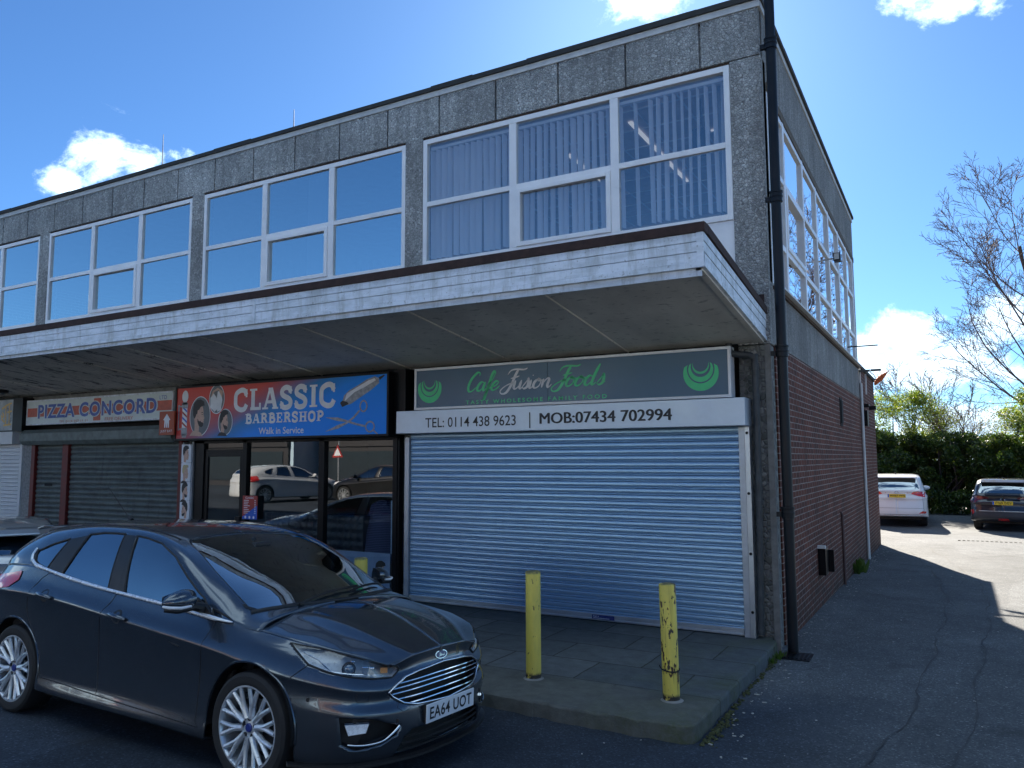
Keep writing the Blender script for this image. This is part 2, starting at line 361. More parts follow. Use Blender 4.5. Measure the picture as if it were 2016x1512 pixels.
# tarmac seams and trench repair lines in the side lane (thin sunk sealant lines)
M_seam=simple('bitumen_seam',(.045,.045,.045),.8,dirt=.4,scale=20)
def seam(pts,w):
    mb=MB(); P=catmull(pts,10); rn=random.Random(int(pts[0][0]*100)); 
    P=[(a+rn.uniform(-.018,.018)+.03*math.sin(b*3.1),b+rn.uniform(-.02,.02)) for a,b in P]
    ribbon(mb,P,[w*.62*rn.choice([.12,.3,.7,1.,1.2]) for _ in P],lambda u,v:(u,v,gz(u,v)+.0085+.006*noisef(u*.8,v*.8)))
    return mb
mb=MB()
for pts,w in [([(.62,-4.9),(.95,-3.6),(1.2,-2.2),(1.33,-.6),(1.43,1.5),(1.5,3.6),(1.42,6.0),(1.15,8.7),(.75,11.6)],.028),
              ([(1.25,-4.7),(1.5,-3.4),(1.66,-2.0),(1.8,0),(1.93,2.2),(2.0,4.6),(1.95,6.6),(1.55,9.8),(1.1,12.6)],.03),
              ([(.02,4.6),(.5,4.45),(1.0,4.25),(1.5,3.9)],.03),([(-3.6,-6.9),(-2.5,-6.2),(-1.6,-5.6),(-.6,-5.1)],.018),
              ([(2.6,7.5),(3.2,8.2),(4.2,8.6)],.02)]:
    q=seam(pts,w); mb.add(q.v,q.f)
tag(mb.build('road_seams',M_seam),kind='structure')
# ================================================================ the shop building
BLD=thing('shop_building',(-8,4,0),'two storey row of shops with grey pebble parapet panels and brick side wall','building')
XL=-18.9; ZP0,ZP1=6.475,7.035
def part(mb,name,mat,parent=None,label=None,**k):
    o=mb.build(name,mat,parent or BLD,**k)
    if label: o['label']=label
    return o
# parapet panels (front)
joints=[-18.4,-17.46,-16.52,-15.61,-14.7,-13.75,-12.81,-11.88,-10.95,-10.01,-9.06,-8.13,-7.2,-6.27,-5.34,-4.42,-3.49,-2.55,-1.62,-.69]
mb=MB(); J=[XL]+joints+[.0]
for a,b in zip(J[:-1],J[1:]):
    if b-a>.05: mb.box(a+.013,b-.013,.0 ,.09,ZP0,ZP1)
mb.box(XL,-.02,.05,.2,ZP0+.02,ZP1-.01)
part(mb,'parapet',M_agg,bevel=.006)
mb=MB(); ys=[.09,1.13,2.55,3.95,5.35,6.75,8.15,9.47]
for a,b in zip(ys[:-1],ys[1:]): mb.box(-.09,0,a+.006,b-.006,6.235,ZP1)
mb.box(-.2,-.02,.2,9.4,6.25,ZP1-.01)
part(mb,'side_parapet',M_aggs,bevel=.004)
mb=MB()
mb.box(XL,.012,-.018,.03,ZP1,7.115); mb.box(-.03,.015,.03,9.49,ZP1,7.115)
part(mb,'roof_trim',M_strip)
mb=MB()
rr=random.Random(5); x=XL
while x<.03:
    w=min(rr.uniform(.7,1.4),.03-x+.001); z=7.17+rr.uniform(-.006,.008); mb.box(x,x+w,-.045,.28,7.113,z+.012); x+=w
y=.28
while y<9.5: mb.box(-.28,.045,y,min(9.52,y+1.1),7.113,7.178+rr.uniform(-.005,.008)); y+=1.1
mb.box(XL,-.28,.28,9.3,7.0,7.1)
part(mb,'roof',M_coping,bevel=.006)
# piers
PR=[(-5.005,-4.703),(-9.612,-9.316),(-14.215,-13.905),(-18.9,-18.5)]
for a,b in PR: part(MB().box(a,b,.0,.22,3.2,ZP0),'pier',M_agg,bevel=.008)
mb=MB(); mb.box(-.356,-.0,0,.24,3.15,ZP0-.012); part(mb,'corner_pier',M_agg,bevel=.012)
mb=MB(); mb.box(-.355,-.015,.012,.24,-.2,3.14); part(mb,'corner_pier_base',M_agglow,bevel=.012)
mb=MB(); mb.box(-.07,-.004,-.006,.02,-.35,3.14); part(mb,'corner_render',M_conc,bevel=.004)
# lintel line under the parapet
mb=MB(); mb.box(XL,-.36,.03,.1,ZP0-.03,ZP0+.005); part(mb,'lintel',M_rust)
# ---- front windows
M_blind=NT('blind_fabric'); M_blind=M_blind.out(M_blind.n('ShaderNodeMixShader',{0:.35,1:M_blind.pbr(col=(.90,.88,.90),rough=.8),2:M_blind.n('ShaderNodeBsdfTranslucent',{'Color':(.8,.78,.82,1)})}))
def frame_rect(mb,x0,x1,z0,z1,w,y0,y1):
    mb.box(x0,x0+w,y0,y1,z0,z1); mb.box(x1-w,x1,y0,y1,z0,z1); mb.box(x0+w,x1-w,y0,y1,z0,z0+w); mb.box(x0+w,x1-w,y0,y1,z1-w,z1)
def front_window(x0,x1,label,blinds=0):
    W=thing('window',((x0+x1)/2,.05,4.6),None,None); W.parent=BLD; W.matrix_parent_inverse=Matrix.Translation(-Vector(BLD.location))
    W['label']=label
    xs=[x0,lerp(x0,x1,.3375),lerp(x0,x1,.6705),x1]; ZB,ZT,ZM=4.60,ZP0-.035,5.49
    mb=MB(); frame_rect(mb,x0,x1,ZB,ZT,.07,.01,.09)
    for x in xs[1:3]: mb.box(x-.055,x+.055,.012,.088,ZB+.07,ZT-.07)
    for i in range(3):
        a=xs[i]+(.07 if i==0 else .055); b=xs[i+1]-(.07 if i==2 else .055)
        mb.box(a,b,.014,.086,ZM-.035,ZM+.035)
    a,b=xs[1]+.055,xs[2]-.055; frame_rect(mb,a+.002,b-.002,ZB+.072,ZM-.037,.06,-.008,.07)   # opening light
    fr=part(mb,'frame',M_upvc,W,bevel=.006)
    # beading lines
    if blinds==2 or True:
        mb=MB(); mb.box(x0,x1,.03,.08,3.55,ZB-.003); part(mb,'lower_panel',M_upvc,W)
    for i in range(3):
        for (z0,z1) in((ZB+.07,ZM-.035),(ZM+.035,ZT-.07)):
            a=xs[i]+(.07 if i==0 else .055); b=xs[i+1]-(.07 if i==2 else .055); e=.0
            if i==1 and z0<5: a+=.062;b-=.062; z0+=.062; z1-=.062
            mb=MB(); tl=random.Random(int(x0*7+i*3+z0*5)).uniform(-.012,.012); mb.add([(a,.045,z0),(b,.045+tl,z0),(b,.045+tl,z1),(a,.045,z1)],[(0,1,2,3)]); mb.box(a,b,.0505,.0506,z0,z0+.0001)
            part(mb,'pane',M_win if blinds==2 else M_winc,W)
    return W
W4=front_window(-4.700,-.358,'upstairs window over the cafe with vertical blinds drawn',2)
W3=front_window(-9.314,-5.008,'upstairs window over the barber with a strip of bunched blinds')
W2=front_window(-13.903,-9.614,'upstairs window over the pizza shop reflecting clear sky')
W1=front_window(-18.498,-14.217,'leftmost upstairs window cut by the photo edge')
rb=random.Random(11)
def blinds(W,x0,x1,z0,z1,step=.098,y=.125,gaps=(),rot=38):
    mb=MB(); x=x0; i=0
    while x<x1:
        g=any(a<x<b for a,b in gaps); 
        if not g:
            a=R(rot+rb.uniform(-9,9)); dx,dy=.0445*math.cos(a),.0445*math.sin(a); bt=z0+rb.uniform(-.01,.01); sk=rb.uniform(-.02,.02)
            mb.add([(x-dx,y-dy,z1),(x+dx,y+dy,z1),(x+dx+sk,y+dy,bt),(x-dx+sk,y-dy,bt)],[(0,1,2,3)])
        x+=step
    mb.box(x0-.02,x1+.02,y-.03,y+.03,z1+.005,z1+.045)
    o=part(mb,'vertical_blind',M_blind,W); return o
blinds(W4,-4.60,-3.32,4.72,6.30,rot=60); blinds(W4,-3.18,-1.88,4.72,6.30,rot=66); blinds(W4,-1.74,-.44,4.74,6.30,rot=74,gaps=((-1.74,-1.62),(-1.50,-1.36)))
blinds(W3,-6.95,-6.62,4.75,6.30,step=.07,rot=75)
# rooms behind the upper windows
M_roomw=simple('office_wall',(.70,.60,.60),.9); M_roomc=simple('ceiling_tile',(.80,.68,.68),.9); M_roomf=simple('office_carpet',(.06,.07,.08),.95)
M_lamp=NT('ceiling_light_panel'); M_lamp=M_lamp.out(M_lamp.n('ShaderNodeEmission',{'Color':(1,1,1,1),'Strength':.11}))
mb=MB(); mb.box(-4.8,-.30,5.3,5.4,3.6,6.4); mb.box(-4.86,-4.8,.25,5.3,3.6,6.4); mb.box(-9.4,-4.9,5.3,5.4,3.6,6.4); mb.box(-9.46,-9.4,.25,5.3,3.6,6.4); mb.box(-18.6,-9.5,5.3,5.4,3.6,6.4)
part(mb,'interior_wall',M_roomw)
mb=MB(); mb.box(-18.8,-.25,.14,9.3,6.41,6.47); part(mb,'interior_ceiling',M_roomc)
mb=MB()
for x in np.arange(-4.7,-.3,.6): mb.box(x,x+.02,.3,5.3,6.398,6.409)
for y in np.arange(.5,5.3,.6): mb.box(-4.75,-.3,y,y+.02,6.396,6.4085)
part(mb,'ceiling_grid',M_upvc)
mb=MB(); mb.box(-1.9,-1.84,.8,3.4,6.385,6.396); mb.box(-3.1,-3.04,1.4,3.2,6.385,6.396); mb.box(-1.0,-.7,1.6,1.64,6.385,6.396); part(mb,'ceiling_light',M_lamp)
mb=MB(); mb.box(-18.8,-.22,.24,9.3,3.50,3.56); part(mb,'upper_floor',M_roomf)
mb=MB(); mb.box(-.95,-.80,.45,.8,5.72,5.95); mb.box(-.89,-.86,.6,.65,5.95,6.4); part(mb,'hanging_speaker',M_black)
# ---- canopy
CY=-2.45; CXR=-.045
def czb(x): return 3.477+(x)*.0022   # bottom of fascia at front
def canopy():
    Cn=thing('canopy',(-8,-1.2,3.4),None,None); Cn.parent=BLD; Cn.matrix_parent_inverse=Matrix.Translation(-Vector(BLD.location))
    F0=czb(0); xl=-34.0
    # fascia boards: four overlapping boards (front) 
    mb=MB(); bz=[0,.048,.135,.222,.298]
    for k in range(4):
        a,b=bz[k],bz[k+1]; yy=CY+[-.010,0,-.004,-.008][k]
        for (s0,s1) in ((xl,-10.62),(-10.612,-5.30),(-5.292,CXR)):
            z0,z1=czb(s0),czb(s1)
            v=[(s0,yy,z0+a+.0022),(s1,yy,z1+a+.0022),(s1,yy,z1+b-.0015),(s0,yy,z0+b-.0015)]; v+=[(x,y+.03,z) for x,y,z in v]
            mb.add(v,[(0,1,2,3),(7,6,5,4),(0,4,5,1),(1,5,6,2),(2,6,7,3),(3,7,4,0)])
    for s in(-10.616,-5.296): mb.box(s-.02,s+.02,CY-.016,CY+.0,czb(s),czb(s)+.296)
    mb.box(CXR-.055,CXR+.004,CY-.016,CY-.0,F0,F0+.297)
    mb.box(xl,CXR-.03,CY+.03,CY+.05,czb(xl)+.01,F0+.28)
    part(mb,'fascia',M_fascia,Cn,bevel=.002)
    # side return, falling to the wall
    mb=MB()
    for k in range(4):
        a,b=bz[k],bz[k+1]; xx=CXR+[.010,0,.004,.008][k]
        v=[(xx,CY,F0+a+.004),(xx,-.0,3.175+a+.004),(xx,-.0,3.175+b-.003),(xx,CY,F0+b-.003)]; v+=[(x-.03,y,z) for x,y,z in v]
        mb.add(v,[(0,1,2,3),(7,6,5,4),(0,4,5,1),(1,5,6,2),(2,6,7,3),(3,7,4,0)])
    part(mb,'side_fascia',M_fascia,Cn,bevel=.002)
    # felt edge and roof
    mb=MB(); 
    def slab(x0,x1,y0,y1,za,zb,t):   # sloping in y
        mb.add([(x0,y0,za),(x1,y0,za),(x1,y1,zb),(x0,y1,zb),(x0,y0,za+t),(x1,y0,za+t),(x1,y1,zb+t),(x0,y1,zb+t)],[(3,2,1,0),(4,5,6,7),(0,1,5,4),(1,2,6,5),(2,3,7,6),(3,0,4,7)])
    v0=czb(xl)+.298; v1=F0+.298
    mb.add([(xl,CY-.025,v0),(CXR+.02,CY-.025,v1),(CXR+.02,CY+.10,v1),(xl,CY+.10,v0),(xl,CY-.025,v0+.085),(CXR+.02,CY-.025,v1+.085),(CXR+.02,CY+.10,v1+.085),(xl,CY+.10,v0+.085)],[(3,2,1,0),(4,5,6,7),(0,1,5,4),(1,2,6,5),(2,3,7,6),(3,0,4,7)])
    slab(CXR-.10,CXR+.02,CY+.10,-.0,F0+.298,3.475,.085)
    slab(xl,CXR-.10,CY+.10,-.0,F0+.27,3.46,.03)
    mb.box(-.36,-.05,-.02,.0,3.5,3.70)
    part(mb,'felt_roof',M_felt,Cn,bevel=.006)
    # soffit boards with rounded cover strips along the seams
    sx=[-33,-21,-19.35,-17.75,-16.15,-14.5,-12.9,-11.3,-9.75,-8.13,-6.53,-4.88,-3.27,-1.65,CXR-.07]
    mb=MB(); S=random.Random(2)
    for a,b in zip(sx[:-1],sx[1:]):
        d=S.uniform(-.005,.005); sag=.035 if abs(a+11.3)<.1 else 0
        mb.add([(a+.006,CY+.06,czb(a)+.012+d),(b-.006,CY+.06,czb(b)+.012+d),(b-.006,0.0,3.17+d),(a+.006,0.0,3.17+d-sag*.4),(a+.006,-1.1,(czb(a)+3.17)/2-sag)],[(0,1,2,3,4)])
    part(mb,'soffit',M_soffit,Cn)
    for s in sx[1:-1]: part(MB().tube([(s,CY+.06,czb(s)+.012),(s,0,3.168)],.011,6),'soffit_batten',M_soffit,Cn)
    mb=MB(); mb.obox((CXR-.05,CY/2,(F0+3.175)/2-.004),(.028,0,0),(0,CY/2+.03,(3.175-F0)/2*-1*-1*-1),(0,0,.012))
    part(mb,'soffit_batten',M_soffit,Cn)
    mb=MB(); mb.box(xl,CXR-.09,CY+.05,0,czb(xl)+.06,3.50) if False else None
canopy()
# ---- ground floor carcass
mb=MB(); mb.box(XL,-.36,.14,.24,2.2,3.5); part(mb,'wall_above_shopfronts',M_dark)
mb=MB(); mb.box(-4.985,-4.805,.012,.14,-.05,3.2); part(mb,'mosaic_pier',M_mos)
mb=MB(); mb.box(-4.975,-4.80,-.004,.012,2.62,2.93); part(mb,'cream_panel',M_cream)
part(MB().box(-14.213,-13.865,-.10,.14,-.05,2.45),'rendered_pier',M_render,bevel=.006); part(MB().box(-9.62,-9.44,.0,.14,-.05,2.3),'rendered_pier',M_render,bevel=.006)
mb=MB(); mb.box(-14.2,-9.5,.02,.14,2.95,3.16); mb.box(-19,-14.3,.02,.14,2.9,3.16); part(mb,'concrete_lintel',M_conc)
# ---- side: aggregate panels, brick, windows
mb=MB(); ys=[.10,2.555,4.79,7.0,8.48,9.47]
for a,b in zip(ys[:-1],ys[1:]): mb.box(-.06,0.002,a+.005,b-.005,3.17,3.84)
mb.box(-.2,-.01,.1,9.4,3.17,3.83)
part(mb,'side_panels',M_aggs,bevel=.004)
mb=MB(); mb.box(-.30,0.,.242,9.62,-.5,3.165); part(mb,'brick_wall',M_brick)
mb=MB(); mb.box(-.06,.085,.24,9.50,3.838,3.862); part(mb,'window_sill',M_strip)
mb=MB(); mb.box(-.02,.03,.24,9.47,3.80,3.838); part(mb,'decayed_timber',M_rust)
mb=MB(); mb.box(-.10,.012,.24,9.47,6.135,6.235); part(mb,'timber_head',M_timber)
part(MB().box(-.26,.0,9.15,9.47,3.86,6.235),'end_pier',M_agg); part(MB().box(-.1,.0,.1,.3,3.86,6.24),'corner_pier_return',M_agg)
def side_window():
    W=thing('side_window',(0,4.7,5),None,None); W.parent=BLD; W.matrix_parent_inverse=Matrix.Translation(-Vector(BLD.location)); W['label']='long side window of many panes above the brick wall'
    Y=[.30,1.25,2.70,3.98,5.36,6.72,8.0,9.14]; Zs=[3.865,4.46,5.33,6.13]
    mb=MB(); y0,y1=Y[0],Y[-1]
    mb.box(-.07,0,y0,y1,Zs[0],Zs[0]+.07); mb.box(-.07,0,y0,y1,Zs[3]-.07,Zs[3])
    for i,y in enumerate(Y): mb.box(-.075,.006,y-.05,y+.05,Zs[0],Zs[3])
    for i in range(7):
        for z in Zs[1:3]: mb.box(-.07,.0,Y[i]+.05,Y[i+1]-.05,z-.035,z+.035)
        if i in(1,): 
            a,b=Y[i]+.055,Y[i+1]-.055; z0,z1=Zs[1]+.04,Zs[2]-.04
            for q in((a,a+.055,z0,z1),(b-.055,b,z0,z1),(a+.055,b-.055,z0,z0+.055),(a+.055,b-.055,z1-.055,z1)): mb.box(-.05,.018,*q)
    part(mb,'frame',M_upvc,W,bevel=.005)
    rr=random.Random(4)
    for i in range(7):
        for k in range(3):
            mb=MB(); t=rr.uniform(-.006,.006); a,b=Y[i]+.05,Y[i+1]-.05; z0=Zs[k]+(.07 if k==0 else .035); z1=Zs[k+1]-(.07 if k==2 else .035)
            mb.add([(-.03,a,z0),(-.03+t,b,z0),(-.03+t,b,z1),(-.03,a,z1)],[(0,1,2,3)]); part(mb,'pane',M_wins,W)
side_window()
mb=MB(); mb.box(-.60,-.56,.4,9.1,3.6,6.4); part(mb,'side_blind',simple('grey_roller_blind',(.20,.21,.22),.9))
# rear extension (single storey)
EXT=thing('rear_extension',(-2,11.4,0),'low brick rear extension beyond the white pipe','building')
mb=MB(); mb.box(-5,.0,9.63,13.25,-.6,3.83); mb.build('brick_wall',M_brick,EXT)
mb=MB(); mb.box(-5.05,.05,9.63,13.30,3.83,3.905); mb.build('roof',M_coping,EXT,bevel=.01)
mb=MB(); mb.box(-.02,.03,9.60,9.66,3.17,3.83); mb.box(-.0,.03,10.9,10.97,3.35,3.83); mb.build('corner_trim',M_strip,EXT)
# rest of the building body (dark core so that nothing shines through)
mb=MB(); mb.box(XL,-4.99,5.5,9.4,-.3,3.5); mb.box(-4.7,-.32,3.0,9.4,-.3,3.45); part(mb,'rear_rooms',M_dark)
mb=MB(); mb.box(XL,-.2,9.4,9.6,-.3,7.0); mb.box(XL-.2,XL,.0,9.6,-.3,7.0); part(mb,'rear_wall',M_brick)
# further shops to the left (outside the frame, seen only as continuation of the canopy)
mb=MB(); mb.box(-34,XL-.2,.0,9.6,-.3,6.9); tag(mb.build('neighbouring_shops',M_render),'grey rendered shop block continuing beyond the left end','building')
# ---- pipes
def downpipe():
    o=thing('downpipe',(.135,-.10,0),None,None); o.parent=BLD; o.matrix_parent_inverse=Matrix.Translation(-Vector(BLD.location)); o['label']='tall black downpipe on the corner pier'
    mb=MB(); x,y=.128,-.075
    mb.tube([(x,y,-.10),(x+.004,y,1.36),(x,y,3.03),(x-.004,y,4.75),(x,y,6.5),(x,y,7.9)],.054,20,cap=True)
    part(mb,'pipe',M_pipe,o,smooth=True)
    for z in(1.33,3.05,4.76,6.52):
        mb=MB(); mb.lathe([(.054,z-.07),(.066,z-.068),(.066,z-.02),(.071,z-.015),(.071,z+.0),(.066,z+.005),(.066,z+.03),(.072,z+.035),(.072,z+.055),(.054,z+.058)],(x,y,0),20); mb.box(x-.115,x+.0,y-.02,y+.03,z-.05,z-.0)
        part(mb,'collar',M_pipe,o,smooth='auto')
downpipe()
def smallpipe():
    o=thing('waste_pipe',(-.2,-.1,0),None,None); o.parent=BLD; o.matrix_parent_inverse=Matrix.Translation(-Vector(BLD.location)); o['label']='thin grey pipe bending out below the canopy'
    mb=MB(); mb.tube(catmull([(-.43,-.12,3.16),(-.42,-.12,3.08),(-.38,-.12,3.045),(-.22,-.11,3.02),(-.165,-.10,2.98),(-.155,-.10,2.9),(-.16,-.10,1.5),(-.185,-.10,.04)],6),.036,14)
    part(mb,'pipe',M_greypipe,o,smooth=True)
    part(MB().lathe([(.036,2.93),(.046,2.93),(.046,2.86),(.036,2.86)],(-.156,-.10,0),14),'collar',M_greypipe,o); part(MB().lathe([(.036,1.45),(.044,1.45),(.044,1.40),(.036,1.40)],(-.16,-.10,0),14),'collar',M_greypipe,o)
smallpipe()
mb=MB(); mb.tube([(.035,9.55,-.3),(.035,9.55,3.5)],.03,10); part(mb,'white_side_pipe',M_strip,smooth=True)
mb=MB(); mb.tube([(.03,5.38,-.25),(.03,5.36,.95),(.0,5.35,1.0)],.022,8); part(mb,'stub_pipe',simple('brown_pipe',(.09,.05,.045),.7),smooth=True)
# small fixings on the side wall
o=thing('meter_box',(0,2.9,.5),'black open meter box low on the brick side wall','meter box')
mb=MB(); mb.box(0,.10,2.74,3.00,.30,.66); mb.build('box',M_black,o,bevel=.008)
mb=MB(); mb.box(.02,.17,3.03,3.045,.32,.62); mb.build('door',M_black,o,bevel=.004)
mb=MB(); mb.box(.0,.10,2.72,2.80,.662,.70); mb.build('broken_lid',M_strip,o)
mb=MB(); mb.box(0,.012,5.9,6.2,2.45,2.95); mb.box(.012,.03,5.95,6.15,2.5,2.9); tag(mb.build('wall_vent',M_dark),'narrow dark vent high on the brick side wall','vent')
o=thing('floodlight',(.2,3.9,4.95),'small grey floodlight on an arm outside the side window','floodlight')
mb=MB(); mb.tube([(0,4.0,4.95),(.26,3.9,4.95)],.012,8); mb.build('arm',M_strip,o)
mb=MB(); mb.box(.24,.34,3.80,3.98,4.89,5.01); mb.build('housing',M_black,o,bevel=.008)
mb=MB(); mb.box(.255,.325,3.792,3.799,4.905,4.995); mb.build('lens',M_strip,o)
mb=MB(); mb.tube([(.02,7.4,4.02),(.55,7.4,4.02)],.012,6); part(mb,'projecting_rod',M_black)
# bracket with torn orange cloth
o=thing('wall_bracket',(.0,9.6,4.15),'dark bracket at the rear corner of the upper storey','bracket')
mb=MB(); mb.box(.0,.22,9.55,9.60,3.74,3.785); mb.box(.235,.44,9.55,9.60,3.745,3.79); mb.build('bar',M_greypipe,o)
mb=MB(); mb.tube(catmull([(.22,9.6,3.74),(.30,9.6,3.65),(.33,9.6,3.52)],5),.007,5); mb.tube(catmull([(.40,9.6,3.74),(.47,9.6,3.6),(.43,9.6,3.42),(.25,9.6,3.35)],6),.006,5); mb.build('cable',M_greypipe,o)
mb=MB(); C=catmull([(.30,9.6,3.45),(.36,9.6,3.53),(.44,9.6,3.61),(.53,9.6,3.69),(.62,9.6,3.77)],5)
mb.tube(C,[.008+.055*math.sin(math.pi*min(1,(i+1)/(len(C)*.85)))*(.7+.3*abs(math.sin(i*1.9))) for i in range(len(C))],8); tag(mb.build('orange_cloth',simple('orange_cloth',(.75,.17,.05),.8,dirt=.35,scale=30)),'torn orange cloth hanging off the rear bracket','cloth')
mb=MB(); mb.box(.0,.10,10.4,10.55,3.02,3.1); mb.box(.10,.24,10.42,10.53,2.96,3.05); mb.box(.0,.07,10.35,10.6,2.6,2.95); tag(mb.build('security_camera',M_black),'black security camera on the extension wall','camera')
# aerial rods on the roof
for i,(x,y,h) in enumerate([(-11.3,.6,1.02),(-7.85,.6,.72)]):
    mb=MB(); mb.tube([(x,y,7.1),(x,y,7.15+h)],[.012,.005],6); mb.lathe([(.05,7.1),(.03,7.2)],(x,y,0),8)
    tag(mb.build('lightning_rod',M_pipe,loc=(x,y,7.1)),['thin metal rod on the roof in front of the left cloud','thin metal rod on the roof against plain blue sky'][i],'rod','lightning rods on the roof')
# gully plate
mb=MB(); z=-.113
mb.box(.05,.33,-.36,-.03,-.2,z)
for k in range(6): mb.box(.075+.04*k,.095+.04*k,-.33,-.06,z,z+.006)
tag(mb.build('drain_cover',M_black,bevel=.002),'dark drain cover at the foot of the downpipe','drain cover')
mb=MB(); 
for k in range(22): mb.box(1.7+.105*k,1.76+.105*k,15.2,15.34,-.4,gz(2,15.2)+.012)
tag(mb.build('channel_drain',M_dark),'slotted channel drain across the sunny yard','drain')
# ================================================================ shopfronts
def corrug(mb,x0,x1,z0,z1,y,pitch,depth,prof):
    """horizontal interlocking slats as one curtain; prof: list of (frac, depthfrac)"""
    z=z1; rows=[]
    while z>z0+1e-4:
        for f,d in prof:
            zz=z-f*pitch
            if zz<z0: break
            rows.append((y-d*depth,zz))
        z-=pitch
    rows.append((y,z0))
    v=[(x0,a,b) for a,b in rows]+[(x1,a,b) for a,b in rows]; n=len(rows)
    mb.add(v,[(i,n+i,n+i+1,i+1) for i in range(n-1)])
PROF=[(0,0),(.05,-.12),(.16,.02),(.32,.14),(.50,.16),(.64,.06),(.70,-.10),(.74,.05),(.77,.55),(.82,.95),(.88,1.),(.94,.7),(.98,.2)]
def child(name,loc,label,parent=BLD):
    o=thing(name,loc,None,None); o.parent=parent; o.matrix_parent_inverse=Matrix.Translation(-Vector(parent.location))
    if label: o['label']=label
    return o
# cafe shutter
S=child('roller_shutter',(-2.6,-.1,0),'galvanised roller shutter closed over the cafe front')
mb=MB(); corrug(mb,-4.80,-.36,.085,2.24,-.085,.0765,.016,PROF); part(mb,'curtain',M_slat,S,smooth='auto')
mb=MB(); mb.box(-4.80,-.36,-.10,-.07,.012,.085); mb.box(-4.79,-.37,-.112,-.10,.012,.035); part(mb,'bottom_bar',M_alu,S,bevel=.003)
mb=MB(); mb.box(-4.892,-.235,-.30,.0,2.246,2.548); part(mb,'shutter_box',simple('shutter_box_metal',(.62,.69,.77),.4,metal=.35,dirt=.10,scale=3),S,bevel=.006)
mb=MB(); mb.box(-.352,-.285,-.125,-.03,.0,2.24); part(mb,'guide_rail',M_alud,S,bevel=.003)
mb=MB(); mb.box(-.283,-.232,-.135,-.02,.0,2.243); part(mb,'guide_rail',M_alu,S,bevel=.003)
mb=MB(); mb.box(-4.875,-4.805,-.125,-.03,.0,2.20); part(mb,'guide_rail',M_alud,S,bevel=.003)
for z in(.27,.88,1.52,2.17):
    mb=MB(); mb.lathe([(.016,-.141),(.013,-.134)],(-.258,0,z),12,'y'); part(mb,'bolt_cap',M_black,S)
mb=MB(); mb.box(-2.12,-1.84,-.1165,-.1125,.028,.076); q=part(mb,'maker_plate',simple('plate_blue',(.03,.04,.16),.4),S)
mb=MB(); P=lambda u,v:(u,-.1185,v); fit_text(mb,'PORT IT',P,-2.105,-2.03,.052,.066,.01); mb.box(-2.10,-1.90,-.1186,-.1176,.038,.042); part(mb,'maker_lettering',M_upvc,S)
mb=MB(); P=lambda u,v:(u,-.3025,v)
M_ink=simple('faded_black_lettering',(.035,.035,.04),.5,dirt=.7,scale=5)
fit_text(mb,'TEL: 0114 438 9623',P,-4.405,-3.03,2.315,2.445,.006); mb.box(-2.842,-2.826,-.3025,-.3015,2.275,2.47); fit_text(mb,'MOB:07434 702994',P,-2.70,-1.045,2.325,2.455,.0); fit_text(mb,'MOB:07434 702994',lambda u,v:(u,-.3032,v),-2.694,-1.039,2.327,2.457,.0); fit_text(mb,'MOB:07434 702994',lambda u,v:(u,-.3039,v),-2.688,-1.033,2.323,2.455,.0)
part(mb,'phone_lettering',M_ink,S)
# cafe sign
M_signblue=simple('cafe_sign_face',(.045,.12,.20),.30,dirt=.06,scale=1.2); M_green=simple('sign_green',(.06,.68,.26),.35); M_wht=simple('sign_white',(.75,.75,.78),.35); M_green2=simple('sign_dark_green',(.02,.22,.13),.35)
G=thing('cafe_sign',(-2.53,-.1,2.85),'blue grey cafe sign with green crescents in a white frame','shop sign')
mb=MB(); x0,x1,z0,z1=-4.667,-.395,2.562,3.125
frame_rect(mb,x0,x1,z0,z1,.032,-.20,-.02); mb.build('frame',M_upvc,G,bevel=.004)
mb=MB(); mb.box(x0+.032,-2.642,-.185,-.03,z0+.032,z1-.032); mb.box(-2.638,x1-.032,-.185,-.03,z0+.032,z1-.032); mb.build('face',M_signblue,G,bevel=.0015)
def crescent(cx,cz,r):
    # swirl emblem: nested crescents with flame tips
    layers=[]
    P=lambda d:(lambda u,v:(u,-.1865-d*.0008,v))
    def cres(R0,r1,ox,oz,a0,a1,lay,m):
        pts=[(cx+R0*math.cos(R(a)),cz+R0*math.sin(R(a))) for a in np.linspace(a0,a1,30)]
        inn=[(cx+ox+r1*math.cos(R(a)),cz+oz+r1*math.sin(R(a))) for a in np.linspace(a1-6,a0+6,30)]
        # stitch as quads
        n=30; v=[P(lay)(*p) for p in pts]+[P(lay)(*p) for p in inn[::-1]]
        mb.add(v,[(i,i+1,n+i+1,n+i) for i in range(n-1)],m)
    cres(r,r*.72,0,r*.36,-200,20,0,0)
    cres(r*.66,r*.50,r*.03,r*.52,-215,35,1,0)
    return
for cx,cz,r in((-4.42,2.845,.193),(-.73,2.845,.20)):
    mb=MB()
    def arcband(cx2,cz2,ro,ri,oz,a0,a1,lay,m=0):
        n=34; A=np.linspace(a0,a1,n); o=[(cx2+ro*math.cos(R(a)),cz2+ro*math.sin(R(a))) for a in A]; i_=[(cx2+ri*math.cos(R(lerp(a,-90,.02))),cz2+oz+ri*math.sin(R(a))) for a in A]
        mb.add([(u,-.1858-lay*.0008,v) for u,v in o+i_],[(k,k+1,n+k+1,n+k) for k in range(n-1)],m)
    arcband(cx,cz-.0,r,r*.78,r*.20,-202,22,0)             # body
    arcband(cx,cz+r*.20,r*.70,r*.56,r*.14,-205,25,1)       # second band
    arcband(cx,cz+r*.42,r*.47,r*.44,r*.10,-200,20,2)
    mb.build('green_emblem',M_green,G)
